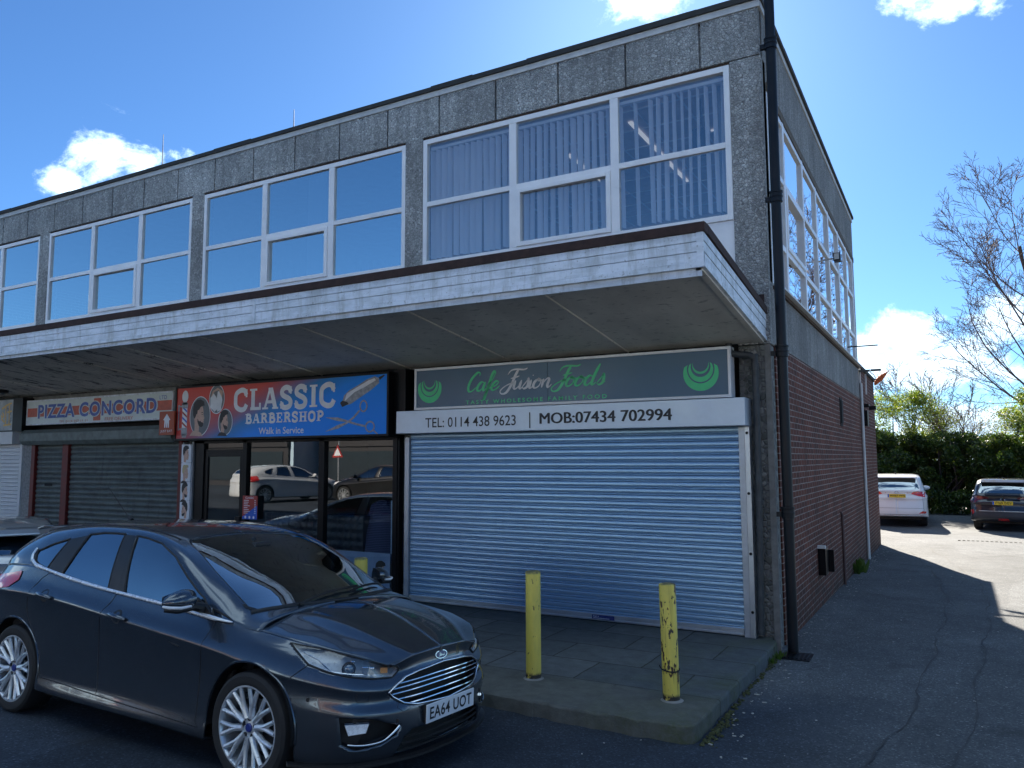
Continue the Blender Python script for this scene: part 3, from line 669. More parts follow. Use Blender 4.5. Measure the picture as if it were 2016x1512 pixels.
# script lettering drawn as pen strokes
def pen(mb,strokes,ox,oz,sc,y,m=0,slant=.32,wk=1.,base=[0]):
    for st in strokes:
        pts=catmull(st,8); W=[]
        for i in range(len(pts)):
            a=pts[max(0,i-1)];b=pts[min(len(pts)-1,i+1)]; dx,dy=b[0]-a[0],b[1]-a[1]; l=math.hypot(dx,dy) or 1
            ang=abs(dy)/l; down=1 if dy<0 else .0
            w=.045+.075*(down*ang)+.02*(1-ang); e=min(i,len(pts)-1-i)/4.; W.append(w*sc*wk*min(1,.35+e*.65))
        base[0]=(base[0]+1)%37; yy=y-base[0]*.00012
        ribbon(mb,[(ox+(p[0]+slant*p[1])*sc,oz+p[1]*sc) for p in pts],W,lambda u,v:(u,yy,v),m)
def L_a(x): return [[(x+.42,.42),(x+.2,.5),(x+.02,.3),(x+.03,.06),(x+.2,.0),(x+.38,.2),(x+.44,.5)],[(x+.44,.5),(x+.40,.15),(x+.48,.0),(x+.62,.12),(x+.68,.22)]]
def L_o(x): return [[(x+.28,.5),(x+.06,.36),(x+.02,.1),(x+.18,-.01),(x+.38,.12),(x+.42,.38),(x+.28,.5),(x+.30,.40),(x+.62,.42)]]
def L_e(x): return [[(x+.0,.2),(x+.26,.26),(x+.38,.42),(x+.26,.52),(x+.06,.36),(x+.03,.1),(x+.18,-.01),(x+.40,.1),(x+.52,.24)]]
def L_u(x): return [[(x,.48),(x-.02,.12),(x+.1,.0),(x+.28,.14),(x+.38,.48)],[(x+.38,.48),(x+.35,.12),(x+.44,.0),(x+.56,.12)]]
def L_s(x): return [[(x,.05),(x+.22,.4),(x+.26,.56),(x+.34,.36),(x+.34,.1),(x+.16,-.01),(x+.05,.08)],[(x+.3,.06),(x+.48,.16)]]
def L_i(x): return [[(x,.46),(x-.02,.12),(x+.06,.0),(x+.2,.12)],[(x+.02,.68),(x+.05,.73)]]
def L_n(x): return [[(x,.48),(x,.0)],[(x,.2),(x+.2,.48),(x+.34,.44),(x+.33,.12),(x+.42,.0),(x+.58,.16)]]
def L_d(x): return L_a(x)[:1]+[[(x+.62,1.1),(x+.46,.5),(x+.42,.12),(x+.5,.0),(x+.66,.14)]]
def L_f(x): return [[(x+.0,.22),(x+.22,.5),(x+.36,.95),(x+.26,1.08),(x+.16,.8),(x+.12,.2),(x+.08,-.4),(x+.0,-.48),(x+.02,-.2),(x+.2,.1),(x+.34,.2)]]
def L_C(): return [[(.62,.86),(.60,1.02),(.42,1.05),(.14,.72),(.04,.3),(.14,.02),(.36,.0),(.66,.28)]]
def L_F(x,w=1.): return [[(x-.12,.82),(x+.02,1.04),(x+.35,1.10),(x+.85*w,1.06),(x+1.05*w,1.14)],[(x+.50,1.10),(x+.38,.75),(x+.30,.3),(x+.10,-.16),(x-.18,-.24),(x-.34,-.1),(x-.2,.1),(x+.1,.28),(x+.42,.36)],[(x+.14,.60),(x+.40,.64),(x+.66,.72)]]
mb=MB(); sc=.226; oz=2.78
pen(mb,L_C()+L_a(.68)+L_f(1.28)+L_e(1.62),-3.83,oz,sc,-.1868,0,wk=1.35)
pen(mb,L_F(5.85)+L_o(6.32)+L_o(6.86)+L_d(7.42)+L_s(8.12),-3.83,oz,sc,-.1868,0,wk=1.35)
pen(mb,L_F(2.62)+L_u(3.12)+L_s(3.62)+L_i(4.12)+L_o(4.32)+L_n(4.88),-3.83,oz,sc,-.1868,1,wk=1.35)
mb.build('script_lettering',[M_green,M_wht],G)
mb=MB(); fit_text(mb,'TASTY WHOLESOME FAMILY FOOD',lambda u,v:(u,-.1868,v),-3.84,-1.86,2.612,2.662,.016,spacing=1.5); mb.build('small_lettering',M_green,G)
mb=MB(); fit_text(mb,'signs',lambda u,v:(u,-.2012,v),-.56,-.46,2.572,2.584,.0) if False else None
# ---------------- barber shop
def face_profile(mb,cx,cz,s,y,ms,flip=1,beard=True):
    """side view portrait; ms=(skin,hair,shirt)"""
    P=lambda d:(lambda p:(cx+flip*p[0]*s,y-d*.0006,cz+p[1]*s))
    skin=[(-.34,-.9),(-.36,-.45),(-.42,-.1),(-.44,.25),(-.3,.5),(0,.62),(.25,.5),(.33,.32),(.36,.12),(.34,.04),(.46,-.2),(.38,-.25),(.41,-.33),(.37,-.38),(.39,-.46),(.34,-.6),(.2,-.68),(.02,-.6),(.0,-.95)]
    hair=[(-.5,.0),(-.52,.35),(-.45,.68),(-.2,.86),(.1,.88),(.38,.74),(.44,.52),(.28,.50),(.10,.44),(.0,.30),(-.12,.28),(-.16,.05),(-.24,.05),(-.26,-.05),(-.36,-.2),(-.42,-.15)]
    ear=ell(-.17,-.08,.07,.13,12)
    bd=[(-.12,-.2),(.0,-.35),(.14,-.34),(.22,-.42),(.36,-.38),(.30,-.42),(.38,-.48),(.34,-.62),(.2,-.70),(.0,-.6),(-.12,-.38)]
    sh=[(-.75,-1.15),(-.55,-.95),(-.34,-.86),(.0,-.93),(.2,-1.0),(.35,-1.2)]
    for d,pl,m in((0,skin,ms[0]),(1,hair,ms[1]),(2,ear,ms[0]),(1.5,bd if beard else None,ms[1]),(2,sh,ms[2])):
        if pl: mb.add([P(d)(p) for p in pl],[tuple(range(len(pl)))],m)
    mb.add([P(2.5)(p) for p in [(.18,.10),(.33,.12),(.33,.16),(.2,.15)]],[(0,1,2,3)],ms[1]); mb.add([P(2.5)(p) for p in [(.22,.0),(.31,.0),(.30,.04),(.24,.05)]],[(0,1,2,3)],ms[1])
M_skin=simple('print_skin',(.62,.40,.31),.4,dirt=.15,scale=25); M_hair=simple('print_hair',(.022,.020,.022),.5); M_pgrey=simple('print_grey',(.16,.18,.20),.5); M_pwhite=simple('print_white',(.82,.84,.88),.4); M_blue=simple('print_blue',(.01,.12,.62),.35); M_pred=simple('print_red',(.42,.035,.03),.35); M_silver=simple('print_silver',(.36,.38,.42),.4,dirt=.35,scale=20)
B=thing('barber_sign',(-7.2,-.2,2.65),'red to blue lightbox sign with portraits, clippers and scissors','shop sign')
def m_barber():
    t=NT('barber_sign_print'); p=t.pos(); s=t.n('ShaderNodeSeparateXYZ',{0:p})
    u=t.math('ADD',t.math('MULTIPLY',t.math('ADD',s.outputs[0],9.41),.22),t.math('MULTIPLY',t.math('SUBTRACT',3.10,s.outputs[2]),.62))
    u=t.math('ADD',u,t.math('MULTIPLY',t.math('SUBTRACT',t.noise(p,.8,2),.5),.12))
    c=t.ramp(u,[(0,(.62,.045,.03)),(.48,(.66,.075,.06)),(.62,(.34,.12,.2)),(.74,(.02,.22,.55)),(.9,(.0,.28,.95)),(1,(.0,.28,.97))])
    return t.out(t.pbr(col=c,rough=.30,spec=.22))
x0,x1,z0,z1=-9.40,-4.985,2.215,3.10; yf=-.35
mb=MB(); mb.box(x0+.03,x1-.03,yf+.012,-.02,z0+.03,z1-.03); mb.build('printed_face',m_barber(),B)
mb=MB(); frame_rect(mb,x0,x1,z0,z1,.032,yf-.004,-.02); mb.box(-4.985,-4.80,-.22,.0,2.24,3.14); mb.build('cabinet',M_black,B,bevel=.003)
yy=yf+.0115
# oval portraits
for k,(cx,cz,rx,rz,ms,sc,fl) in enumerate([(-8.80,2.60,.245,.32,(2,3,2),.30,1),(-8.42,2.86,.18,.235,(2,3,5),.22,-1),(-8.21,2.49,.165,.21,(2,3,3),.21,1)]):
    mb=MB(); mb.add([(a,yy-.002,b) for a,b in ell(cx,cz,rx,rz,36)],[tuple(range(36))],0); 
    mb.add([(a,yy-.0028,b) for a,b in ell(cx,cz,rx-.013,rz-.015,36)],[tuple(range(36))],1)
    if k==1:
        # hands holding a white towel over a head
        for q,m in(([(-.14,-.13),(-.15,.02),(-.08,.10),(.0,.02),(.02,-.16),(-.04,-.20)],0),([(.0,.0),(.02,.12),(.09,.13),(.13,-.02),(.10,-.18),(.02,-.2)],0),([(-.13,.03),(-.10,.13),(.02,.18),(.14,.12),(.12,.02),(.04,.14),(-.05,.12)],2)):
            mb.add([(cx+a,yy-.0034-m*.0004,cz+b) for a,b in q],[tuple(range(len(q)))],m)
    else: face_profile(mb,cx-.02*fl,cz+.02,sc*.95,yy-.0034,ms,fl)
    mb.build('portrait_print',[M_pwhite,M_pgrey,M_skin,M_hair,M_blue,M_pwhite],B)
# barber pole print
mb=MB(); cx=-9.17
Pq=lambda d:(lambda a,b:(cx+a,yy-.002-d*.0007,b))
mb.add([Pq(0)(a,b) for a,b in ell(0,2.93,.075,.10,24)],[tuple(range(24))],0)
mb.add([Pq(0)(a,b) for a,b in [(-.06,2.38),(.06,2.38),(.06,2.80),(-.06,2.80)]],[(0,1,2,3)],0)
for k,m in enumerate((1,2,1,2)):
    zb=2.44+k*.085; mb.add([Pq(1)(-.058,zb+.05),Pq(1)(.058,zb-.03),Pq(1)(.058,zb+.005),Pq(1)(-.058,zb+.085)],[(0,1,2,3)],m)
for a,b,c in((2.74,2.83,.072),(2.80,2.845,.05),(2.30,2.42,.07),(2.262,2.32,.052)): mb.add([Pq(2)(-c,a),Pq(2)(c,a),Pq(2)(c,b),Pq(2)(-c,b)],[(0,1,2,3)],3)
for q in([(-.16,2.38),(-.13,2.38),(-.13,2.80),(-.16,2.80)],[(-.13,2.76),(-.07,2.76),(-.07,2.785),(-.13,2.785)],[(-.13,2.39),(-.07,2.39),(-.07,2.415),(-.13,2.415)]): mb.add([Pq(2)(*p) for p in q],[(0,1,2,3)],3)
mb.build('pole_print',[M_pwhite,M_pred,M_blue,M_silver],B)
# slab serif lettering
def slab(mb,word,x0,x1,z0,z1,y,wt):
    """heavy slab letters from strokes; unit cell 0..1 high"""
    g={'C':(.78,[[(.70,.72),(.60,.93),(.38,.96),(.14,.80),(.10,.5),(.14,.2),(.38,.04),(.60,.07),(.72,.28)]],[(.66,.62,.76,1.0)]),
       'L':(.70,[[(.24,.05),(.24,.95)],[(.1,.06),(.66,.06)]],[(.06,.90,.46,1.),(.58,.0,.68,.32)]),
       'A':(.86,[[(.14,.05),(.40,.95)],[(.70,.05),(.46,.95)],[(.26,.34),(.60,.34)]],[(.0,.0,.32,.09),(.54,.0,.86,.09),(.32,.88,.56,1.)]),
       'S':(.70,[[(.58,.74),(.50,.92),(.30,.96),(.14,.84),(.14,.66),(.30,.54),(.46,.46),(.58,.32),(.54,.12),(.36,.04),(.18,.08),(.10,.26)]],[(.54,.66,.63,1.),(.05,.0,.14,.34)]),
       'I':(.46,[[(.23,.05),(.23,.95)]],[(.04,.0,.42,.09),(.04,.91,.42,1.)]),
       'B':(.78,[[(.22,.05),(.22,.95)],[(.2,.94),(.48,.92),(.60,.75),(.48,.56),(.24,.54)],[(.4,.53),(.62,.46),(.68,.28),(.58,.08),(.2,.06)]],[(.02,.0,.4,.09),(.02,.91,.4,1.)]),
       'R':(.84,[[(.22,.05),(.22,.95)],[(.2,.94),(.50,.92),(.62,.73),(.50,.52),(.24,.5)],[(.44,.5),(.58,.3),(.70,.05)]],[(.02,.0,.42,.09),(.02,.91,.4,1.),(.58,.0,.84,.09)]),
       'E':(.76,[[(.22,.05),(.22,.95)],[(.2,.06),(.68,.06)],[(.2,.94),(.66,.94)],[(.22,.5),(.5,.5)]],[(.02,.0,.4,.09),(.02,.91,.4,1.),(.60,.0,.70,.32),(.58,.68,.68,1.),(.46,.38,.53,.62)]),
       'H':(.90,[[(.22,.05),(.22,.95)],[(.68,.05),(.68,.95)],[(.22,.5),(.68,.5)]],[(.02,.0,.42,.09),(.02,.91,.42,1.),(.48,.0,.88,.09),(.48,.91,.88,1.)]),
       'O':(.82,[[(.40,.96),(.16,.80),(.11,.5),(.16,.2),(.40,.04),(.64,.2),(.69,.5),(.64,.8),(.40,.96)]],[]),
       'P':(.78,[[(.22,.05),(.22,.95)],[(.2,.94),(.50,.92),(.64,.70),(.50,.48),(.24,.46)]],[(.02,.0,.42,.09),(.02,.91,.4,1.)])}
    tot=sum(g[c][0]+.06 for c in word)-.06; sx=(x1-x0)/tot; sz=z1-z0; x=x0; k=0
    for c in word:
        w,st,sr=g[c]
        for s_ in st:
            pts=s_ if len(s_)==2 else catmull(s_,6); k+=1
            ww=wt if not(len(s_)==2 and abs(s_[0][1]-s_[1][1])<.01) else wt*.6
            if len(s_)==2 and c=='A' and s_[0][0]<.2: ww=wt*.55
            ribbon(mb,[(x+p[0]*sx,z0+p[1]*sz) for p in pts],ww*sx*1.0,lambda u,v:(u,y-k*.0002,v))
        for a,b,c2,d in sr: k+=1; mb.add([(x+a*sx,y-k*.0002,z0+b*sz),(x+c2*sx,y-k*.0002,z0+b*sz),(x+c2*sx,y-k*.0002,z0+d*sz),(x+a*sx,y-k*.0002,z0+d*sz)],[(0,1,2,3)])
        x+=(w+.06)*sx
mb=MB(); slab(mb,'CLASSIC',-8.03,-5.95,2.66,2.985,yy-.001,.20); mb.build('name_lettering',M_pwhite,B)
mb=MB(); slab(mb,'BARBERSHOP',-7.77,-6.15,2.455,2.60,yy-.001,.20); mb.build('barbershop_lettering',M_pwhite,B)
mb=MB(); fit_text(mb,'Walk in Service',lambda u,v:(u,yy-.002,v),-7.47,-6.55,2.285,2.385,.012); mb.build('service_lettering',M_pwhite,B)
# clippers
mb=MB()
def poly(mb,pts,d,m): mb.add([(a,yy-.002-d*.0007,b) for a,b in pts],[tuple(range(len(pts)))],m)
poly(mb,[(-5.83,2.68),(-5.79,2.80),(-5.70,2.87),(-5.55,2.93),(-5.38,3.01),(-5.24,3.045),(-5.17,3.02),(-5.16,2.95),(-5.30,2.86),(-5.50,2.76),(-5.66,2.68),(-5.78,2.655)],0,1)
poly(mb,[(-5.78,2.72),(-5.74,2.83),(-5.55,2.91),(-5.35,2.995),(-5.24,3.02),(-5.22,2.99),(-5.40,2.91),(-5.60,2.84)],1,0)
poly(mb,[(-5.86,2.70),(-5.82,2.64),(-5.70,2.68),(-5.73,2.71),(-5.82,2.73)],2,2)
poly(mb,[(-5.17,3.03),(-5.08,3.06),(-5.06,3.05),(-5.15,2.99)],1,2)
mb.build('clippers_print',[M_pwhite,M_silver,M_hair],B)
mb=MB()
P0=lambda u,v:(u,yy-.0045,v)
ribbon(mb,[(-6.12,2.50),(-5.9,2.47),(-5.68,2.43)],[.004,.05,.02],P0); ribbon(mb,[(-6.12,2.30),(-5.9,2.36),(-5.68,2.43)],[.004,.05,.02],lambda u,v:(u,yy-.0049,v))
ribbon(mb,[(-5.70,2.43),(-5.60,2.49),(-5.50,2.58)],.028,lambda u,v:(u,yy-.0053,v)); ribbon(mb,[(-5.70,2.43),(-5.55,2.39),(-5.40,2.36)],.028,lambda u,v:(u,yy-.0057,v))
ribbon(mb,ell(-5.43,2.64,.06,.075,22),.022,lambda u,v:(u,yy-.0061,v),closed=True); ribbon(mb,ell(-5.31,2.35,.075,.07,22),.022,lambda u,v:(u,yy-.0065,v),closed=True)
ribbon(mb,[(-5.25,2.30),(-5.18,2.25),(-5.15,2.22)],[.02,.015,.005],lambda u,v:(u,yy-.0069,v))
mb.build('scissors_print',M_silver,B)
# shopfront frame and glass
F=child('shopfront',(-7.2,0,0),'black framed barber shop window and door')
mb=MB()
for a,b in((-9.20,-8.98),(-8.075,-7.985),(-6.475,-6.365),(-5.02,-4.985)): mb.box(a,b,-.10,-.01,.0,2.25)
mb.box(-9.2,-4.985,-.10,-.01,2.17,2.30); mb.box(-8.0,-5.0,-.10,-.01,0,.12); mb.box(-5.09,-5.015,-.115,-.01,0,2.2)
mb.box(-8.98,-8.06,-.07,-.03,2.03,2.07)
part(mb,'frame',M_black,F,bevel=.004)
D=child('door',(-8.5,-.05,0),None,F)
mb=MB(); frame_rect(mb,-8.975,-8.08,.02,2.03,.075,-.075,-.035); part(mb,'door_frame',M_black,D,bevel=.004)
mb=MB(); mb.add([(-8.90,-.055,.1),(-8.155,-.055,.1),(-8.155,-.055,1.955),(-8.90,-.055,1.955)],[(0,1,2,3)]); part(mb,'pane',M_shopglass,D)
mb=MB(); mb.box(-8.20,-8.08,-.12,-.075,.9,1.02); part(mb,'letter_box',M_black,D,bevel=.01)
for a,b,z0,z1 in((-7.985,-6.475,.12,2.17),(-6.365,-5.09,.12,2.17),(-8.975,-8.08,2.07,2.17)):
    mb=MB(); mb.add([(a,-.052,z0),(b,-.0515,z0),(b,-.0515,z1),(a,-.052,z1)],[(0,1,2,3)]); part(mb,'pane',M_shopglass,F)
# posters between pizza shop and barber
for k in range(4):
    z=2.16-.305*k; T=thing('haircut_poster',(-9.34,-.14,z-.15),['poster of a short quiff haircut, topmost in the strip','poster of a bleached buzz cut, second from the top','poster of a bearded man with dark quiff, third from the top','poster of dark hair with a shaved line, lowest in the strip'][k],'poster','haircut posters beside the barber door')
    mb=MB(); mb.box(-9.455,-9.222,-.152,-.13,z-.30,z); mb.build('board',M_pwhite,T)
    mb=MB(); bg=1
    face_profile(mb,-9.34,z-.155,.155,-.1535,(2,[3,6,3,3][k],[0,4,4,0][k]),[1,1,1,-1][k],k>=2)
    mb.build('print',[M_pwhite,M_pgrey,M_skin,M_hair,M_hair,M_pwhite,simple('print_blond',(.55,.45,.25),.5)],T)
mb=MB(); mb.box(-9.22,-9.20,-.13,-.02,.0,2.2); mb.box(-9.47,-9.455,-.12,-.02,0,2.2); part(mb,'poster_trim',M_alud,F)
# price list
T=thing('price_list',(-7.85,-.12,1.17),'small red and blue price list on the barber window','poster')
mb=MB(); mb.box(-8.02,-7.70,-.118,-.108,.985,1.345); mb.add([(-8.02,-.1192,.985),(-7.70,-.1192,.985),(-7.70,-.1192,1.20),(-8.02,-.1192,1.02)],[(0,1,2,3)],1)
mb.build('board',[M_pred,M_blue],T)
mb=MB(); fit_text(mb,'CLASSIC',lambda u,v:(u,-.121,v),-7.96,-7.77,1.30,1.33,.01)
rr=random.Random(9)
for k in range(8): z=1.27-.028*k; mb.box(-7.99,-7.99+rr.uniform(.08,.14),-.1212,-.1205,z,z+.009); mb.box(-7.76,-7.73,-.1212,-.1205,z,z+.009)
for k in range(3): mb.add([(a,-.1212,b) for a,b in ell(-7.95+.09*k,1.015,.02,.022,12)],[tuple(range(12))])
mb.build('print',M_pwhite,T)
# low window poster with photo, radiator-like white strip
T=thing('window_poster',(-5.4,-.03,.45),'pale low poster of a haircut at the foot of the barber window','poster')
mb=MB(); mb.box(-6.25,-5.17,-.045,-.04,.13,.60); mb.build('board',simple('pale_blue_print',(.42,.52,.72),.4),T)
mb=MB(); face_profile(mb,-5.33,.33,.19,-.0465,(2,3,0),1,False); face_profile(mb,-5.72,.33,.2,-.0465,(2,3,0),-1,True); face_profile(mb,-6.08,.33,.2,-.0465,(2,3,0),1,True); mb.build('print',[M_pwhite,M_pgrey,M_skin,M_hair,M_blue],T)
tag(MB().box(-5.17,-5.08,-.04,-.02,.60,1.33).build('white_panel',simple('pale_plastic_strip',(.45,.62,.78),.4)),'upright pale strip standing inside the right edge of the barber window','panel')
# barber interior
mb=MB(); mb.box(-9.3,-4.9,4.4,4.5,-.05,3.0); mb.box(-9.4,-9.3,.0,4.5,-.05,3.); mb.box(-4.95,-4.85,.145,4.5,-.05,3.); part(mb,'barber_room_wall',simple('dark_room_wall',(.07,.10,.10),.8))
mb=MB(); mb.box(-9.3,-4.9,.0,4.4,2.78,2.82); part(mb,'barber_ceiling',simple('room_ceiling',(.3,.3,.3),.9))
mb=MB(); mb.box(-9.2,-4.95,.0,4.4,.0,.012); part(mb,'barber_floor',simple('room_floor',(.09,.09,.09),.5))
M_leather=simple('dark_tufted_leather',(.022,.032,.05),.35,dirt=.3)
T=thing('sofa',(-6.8,.7,0),'dark buttoned leather sofa behind the barber window','sofa')
mb=MB(); mb.box(-7.9,-5.9,.35,.95,.12,.45); mb.build('seat',M_leather,T,bevel=.05)
mb=MB(); nx,nz=16,5
v=[];f=[]
for j in range(nz*4+1):
    for i in range(nx*4+1):
        d=.03*abs(math.sin(math.pi*i/4))*abs(math.sin(math.pi*j/4)); v.append((-7.9+2.0*i/(nx*4),.24-d,.45+.62*j/(nz*4)))
W=nx*4+1; f=[(j*W+i,j*W+i+1,(j+1)*W+i+1,(j+1)*W+i) for j in range(nz*4) for i in range(nx*4)]
mb.add(v,f); mb.box(-7.9,-5.9,.245,.40,.12,1.07); mb.build('backrest',M_leather,T,smooth='auto')
T=thing('draped_chair',(-5.75,.5,0),'barber chair under a finely striped cape near the window','chair')
t=NT('striped_cape'); s=t.n('ShaderNodeSeparateXYZ',{0:t.pos()}); st=t.mr(t.math('SINE',t.math('MULTIPLY',s.outputs[2],260.)),-.1,.1)
M_cape=t.out(t.pbr(col=t.mix(st,(.012,.02,.07),(.10,.12,.25)),rough=.8))
mb=MB(); v=[];f=[]; n=24
for j,(z,r) in enumerate(((1.28,.12),(1.22,.24),(1.0,.30),(.8,.36),(.6,.42),(.42,.46))):
    for k in range(n): a=2*math.pi*k/n; q=r*(1+.06*math.sin(k*3.1+j)); v.append((-5.72+q*math.cos(a),.55+q*.7*math.sin(a),z+.02*math.sin(k*2.)))
f=[(j*n+k,j*n+(k+1)%n,(j+1)*n+(k+1)%n,(j+1)*n+k) for j in range(5) for k in range(n)]+[tuple(range(n))]
mb.add(v,f); mb.build('cape',M_cape,T,smooth=True)
mb=MB(); mb.lathe([(.28,.01),(.27,.05),(.05,.07),(.05,.42),(.2,.43)],(-5.72,.55,0),20); mb.build('pedestal',M_alu,T)
# ---------------- pizza shop
Z=thing('pizza_sign',(-11.9,-.05,2.82),'white sign with a red band and outlined blue letters','shop sign')
M_psw=simple('aged_sign_white',(.70,.78,.78),.45,dirt=.12,scale=4); M_psr=simple('faded_red_band',(.60,.14,.09),.5,dirt=.25,scale=8); M_psb=simple('faded_blue_letters',(.08,.15,.50),.5,dirt=.3,scale=12)
x0,x1,z0,z1=-14.08,-9.72,2.585,3.07; y=-.15
mb=MB(); mb.box(x0+.02,x1-.02,y+.01,-.0,z0+.02,z1-.02); mb.build('face',M_psw,Z)
mb=MB(); frame_rect(mb,x0,x1,z0,z1,.03,y-.002,.0); mb.build('frame',M_fascia,Z,bevel=.003)
mb=MB(); mb.box(x0+.03,x1-.03,y+.0075,y+.0095,2.745,2.915); mb.box(-11.93,-11.72,y+.006,y+.007,z0+.04,z1-.04); mb.build('red_band',M_psr,Z)
mb=MB(); fit_text(mb,'PIZZA CONCORD',lambda u,v:(u,y+.0045,v),-13.72,-10.12,2.69,2.99,.075,m=0,spacing=1.12); mb.build('letter_outline',M_psw,Z)
mb=MB(); fit_text(mb,'PIZZA CONCORD',lambda u,v:(u,y+.003,v),-13.69,-10.15,2.705,2.975,.028,spacing=1.12); fit_text(mb,'LTD',lambda u,v:(u,y+.003,v),-10.08,-9.89,2.935,3.0,.0); mb.build('name_lettering',M_psb,Z)
mb=MB(); fit_text(mb,'TEL 0114 257 11 11',lambda u,v:(u,y+.004,v),-12.98,-12.10,2.612,2.655,.0); fit_text(mb,'FREE DELIVERY',lambda u,v:(u,y+.004,v),-11.58,-10.78,2.612,2.672,.0); mb.build('small_lettering',M_psr,Z)
S=child('roller_shutter',(-11.6,-.1,0),'dull grey roller shutters of the pizza shop with red posts')
prof2=[(0,0),(.1,.5),(.3,1.),(.5,1.),(.75,.5),(.9,0)]
mb=MB(); corrug(mb,-12.64,-9.56,.05,2.28,-.08,.092,.018,prof2); part(mb,'curtain',M_slatg,S,smooth='auto')
mb=MB(); corrug(mb,-13.72,-12.86,.05,2.28,-.08,.092,.018,prof2); part(mb,'curtain',M_slatg,S,smooth='auto')
for a,b in((-13.86,-13.74),(-12.84,-12.66),(-9.55,-9.475)):
    mb=MB(); mb.box(a,b,-.14,-.02,0,2.3); part(mb,'red_post',M_red,S,bevel=.004)
mb=MB(); mb.prism([(-.02,2.20),(-.24,2.20),(-.30,2.27),(-.30,2.42),(-.22,2.49),(-.02,2.49)],'x',-14.0,-9.55); part(mb,'shutter_box',simple('green_grey_box',(.15,.18,.17),.5,dirt=.4,scale=7),S,bevel=.004)
mb=MB(); mb.box(-13.42,-13.18,-.105,-.098,1.42,1.47); part(mb,'letter_slot',M_dark,S)
# sign of the delivery service
T=thing('projecting_sign',(-9.55,-.35,2.5),'small square orange sign jutting out below the barber sign','sign')
mb=MB(); mb.box(-9.72,-9.35,-.40,-.37,2.31,2.70); mb.build('board',simple('orange_sign',(.42,.07,.02),.45,dirt=.15),T,bevel=.004)
mb=MB(); P=lambda u,v:(u,-.4015,v); fit_text(mb,'JUST EAT',P,-9.68,-9.39,2.345,2.395,.01)
poly2=[(-9.62,2.56),(-9.53,2.66),(-9.44,2.56),(-9.47,2.55),(-9.47,2.43),(-9.50,2.43),(-9.505,2.52),(-9.52,2.43),(-9.545,2.43),(-9.55,2.53),(-9.565,2.43),(-9.59,2.43),(-9.59,2.55)]
mb.add([P(*q) for q in poly2],[tuple(range(len(poly2)))]); mb.build('lettering',M_pwhite,T)
# left-most shop
T=thing('leftmost_sign',(-15,-.1,2.8),'dark lightbox sign at the left edge with a blue curve and gold motif','shop sign')
mb=MB(); mb.box(-18.4,-14.43,-.20,-.02,2.50,3.11); mb.build('face',simple('grey_print',(.42,.45,.48),.3,dirt=.5,scale=2.5),T)
mb=MB(); mb.box(-14.43,-14.10,-.22,-.0,2.47,3.13); mb.box(-18.4,-14.43,-.21,-.02,3.11,3.135); mb.box(-18.4,-14.43,-.21,-.02,2.47,2.50); mb.build('cabinet',M_black,T)
mb=MB(); ribbon(mb,catmull([(-15.4,3.0),(-15.12,3.0),(-15.02,2.9),(-15.12,2.80),(-15.02,2.70),(-14.98,2.58),(-15.2,2.54)],6),.09,lambda u,v:(u,-.2015,v)); mb.build('blue_motif',simple('neon_blue_print',(.02,.25,.75),.4),T)
mb=MB(); k=0
for st in([(-14.86,2.93),(-14.70,3.0),(-14.52,3.04)],[(-14.84,2.86),(-14.78,2.80),(-14.84,2.76),(-14.86,2.82)],[(-14.72,2.98),(-14.70,2.62)],[(-14.60,3.0),(-14.58,2.62)],[(-14.86,2.74),(-14.74,2.66)],[(-14.78,2.60),(-14.50,2.62)],[(-14.66,2.86),(-14.50,2.88)]): 
    k+=1; ribbon(mb,catmull(st,4),.035,lambda u,v:(u,-.2015-k*.0003,v))
mb.build('gold_motif',simple('gold_print',(.80,.50,.12),.4,dirt=.3,scale=40),T)
S=child('roller_shutter',(-16,-.1,0),'white roller shutter at the left edge')
mb=MB(); corrug(mb,-18.4,-14.30,.05,2.22,-.08,.0765,.014,PROF); part(mb,'curtain',M_slatw,S,smooth='auto')
mb=MB(); mb.box(-14.295,-14.215,-.12,-.03,0,2.22); part(mb,'guide_rail',M_slatw,S)
mb=MB(); mb.box(-18.4,-14.33,-.26,-.02,2.225,2.47); part(mb,'shutter_box',M_slatw,S,bevel=.004)
# camera dome / sensor under the canopy
mb=MB(); mb.lathe([(.0,3.17),(.09,3.19),(.10,3.24),(.06,3.27)],(-14.05,-.62,0),16); mb.tube([(-14.05,-.62,3.24),(-14.05,-.62,3.34)],.03,8); tag(mb.build('ceiling_lamp',M_black,smooth='auto'),'small dark round fitting under the canopy at the left','lamp')
# ================================================================ cars
M_tyre=simple('tyre_rubber',(.016,.016,.017),.75,dirt=.3,scale=30)
M_alloy=simple('alloy_wheel',(.66,.70,.74),.32,metal=.6,dirt=.2,scale=25)
M_brake=simple('brake_disc',(.10,.10,.10),.5,metal=.6)
M_chrome=simple('chrome_trim',(.75,.77,.80),.12,metal=1.,dirt=.05)
M_satin=simple('satin_bright_trim',(.80,.84,.88),.25,metal=.45,dirt=.05)
M_plast=simple('black_trim_plastic',(.012,.012,.013),.45)
M_seal=simple('rubber_seal',(.006,.006,.007),.55)
M_cabin=simple('dark_cabin_fabric',(.020,.020,.022),.85,dirt=.3,scale=20)
M_head=simple('pale_headlining',(.20,.20,.20),.9)
M_cglass=glass_mat('car_glass',(.40,.50,.48),1.8,.28,0.,(.92,.97,1.))
M_cglassd=glass_mat('privacy_glass',(.06,.07,.08),2.2,.26,0.,(.85,.93,1.))
M_cover=glass_mat('lamp_cover',(.93,.95,.96),1.0,.03)
M_lampin=simple('lamp_reflector',(.92,.94,.97),.28,metal=.1,dirt=.12,scale=22)
M_amber=simple('amber_lens',(.75,.32,.10),.25)
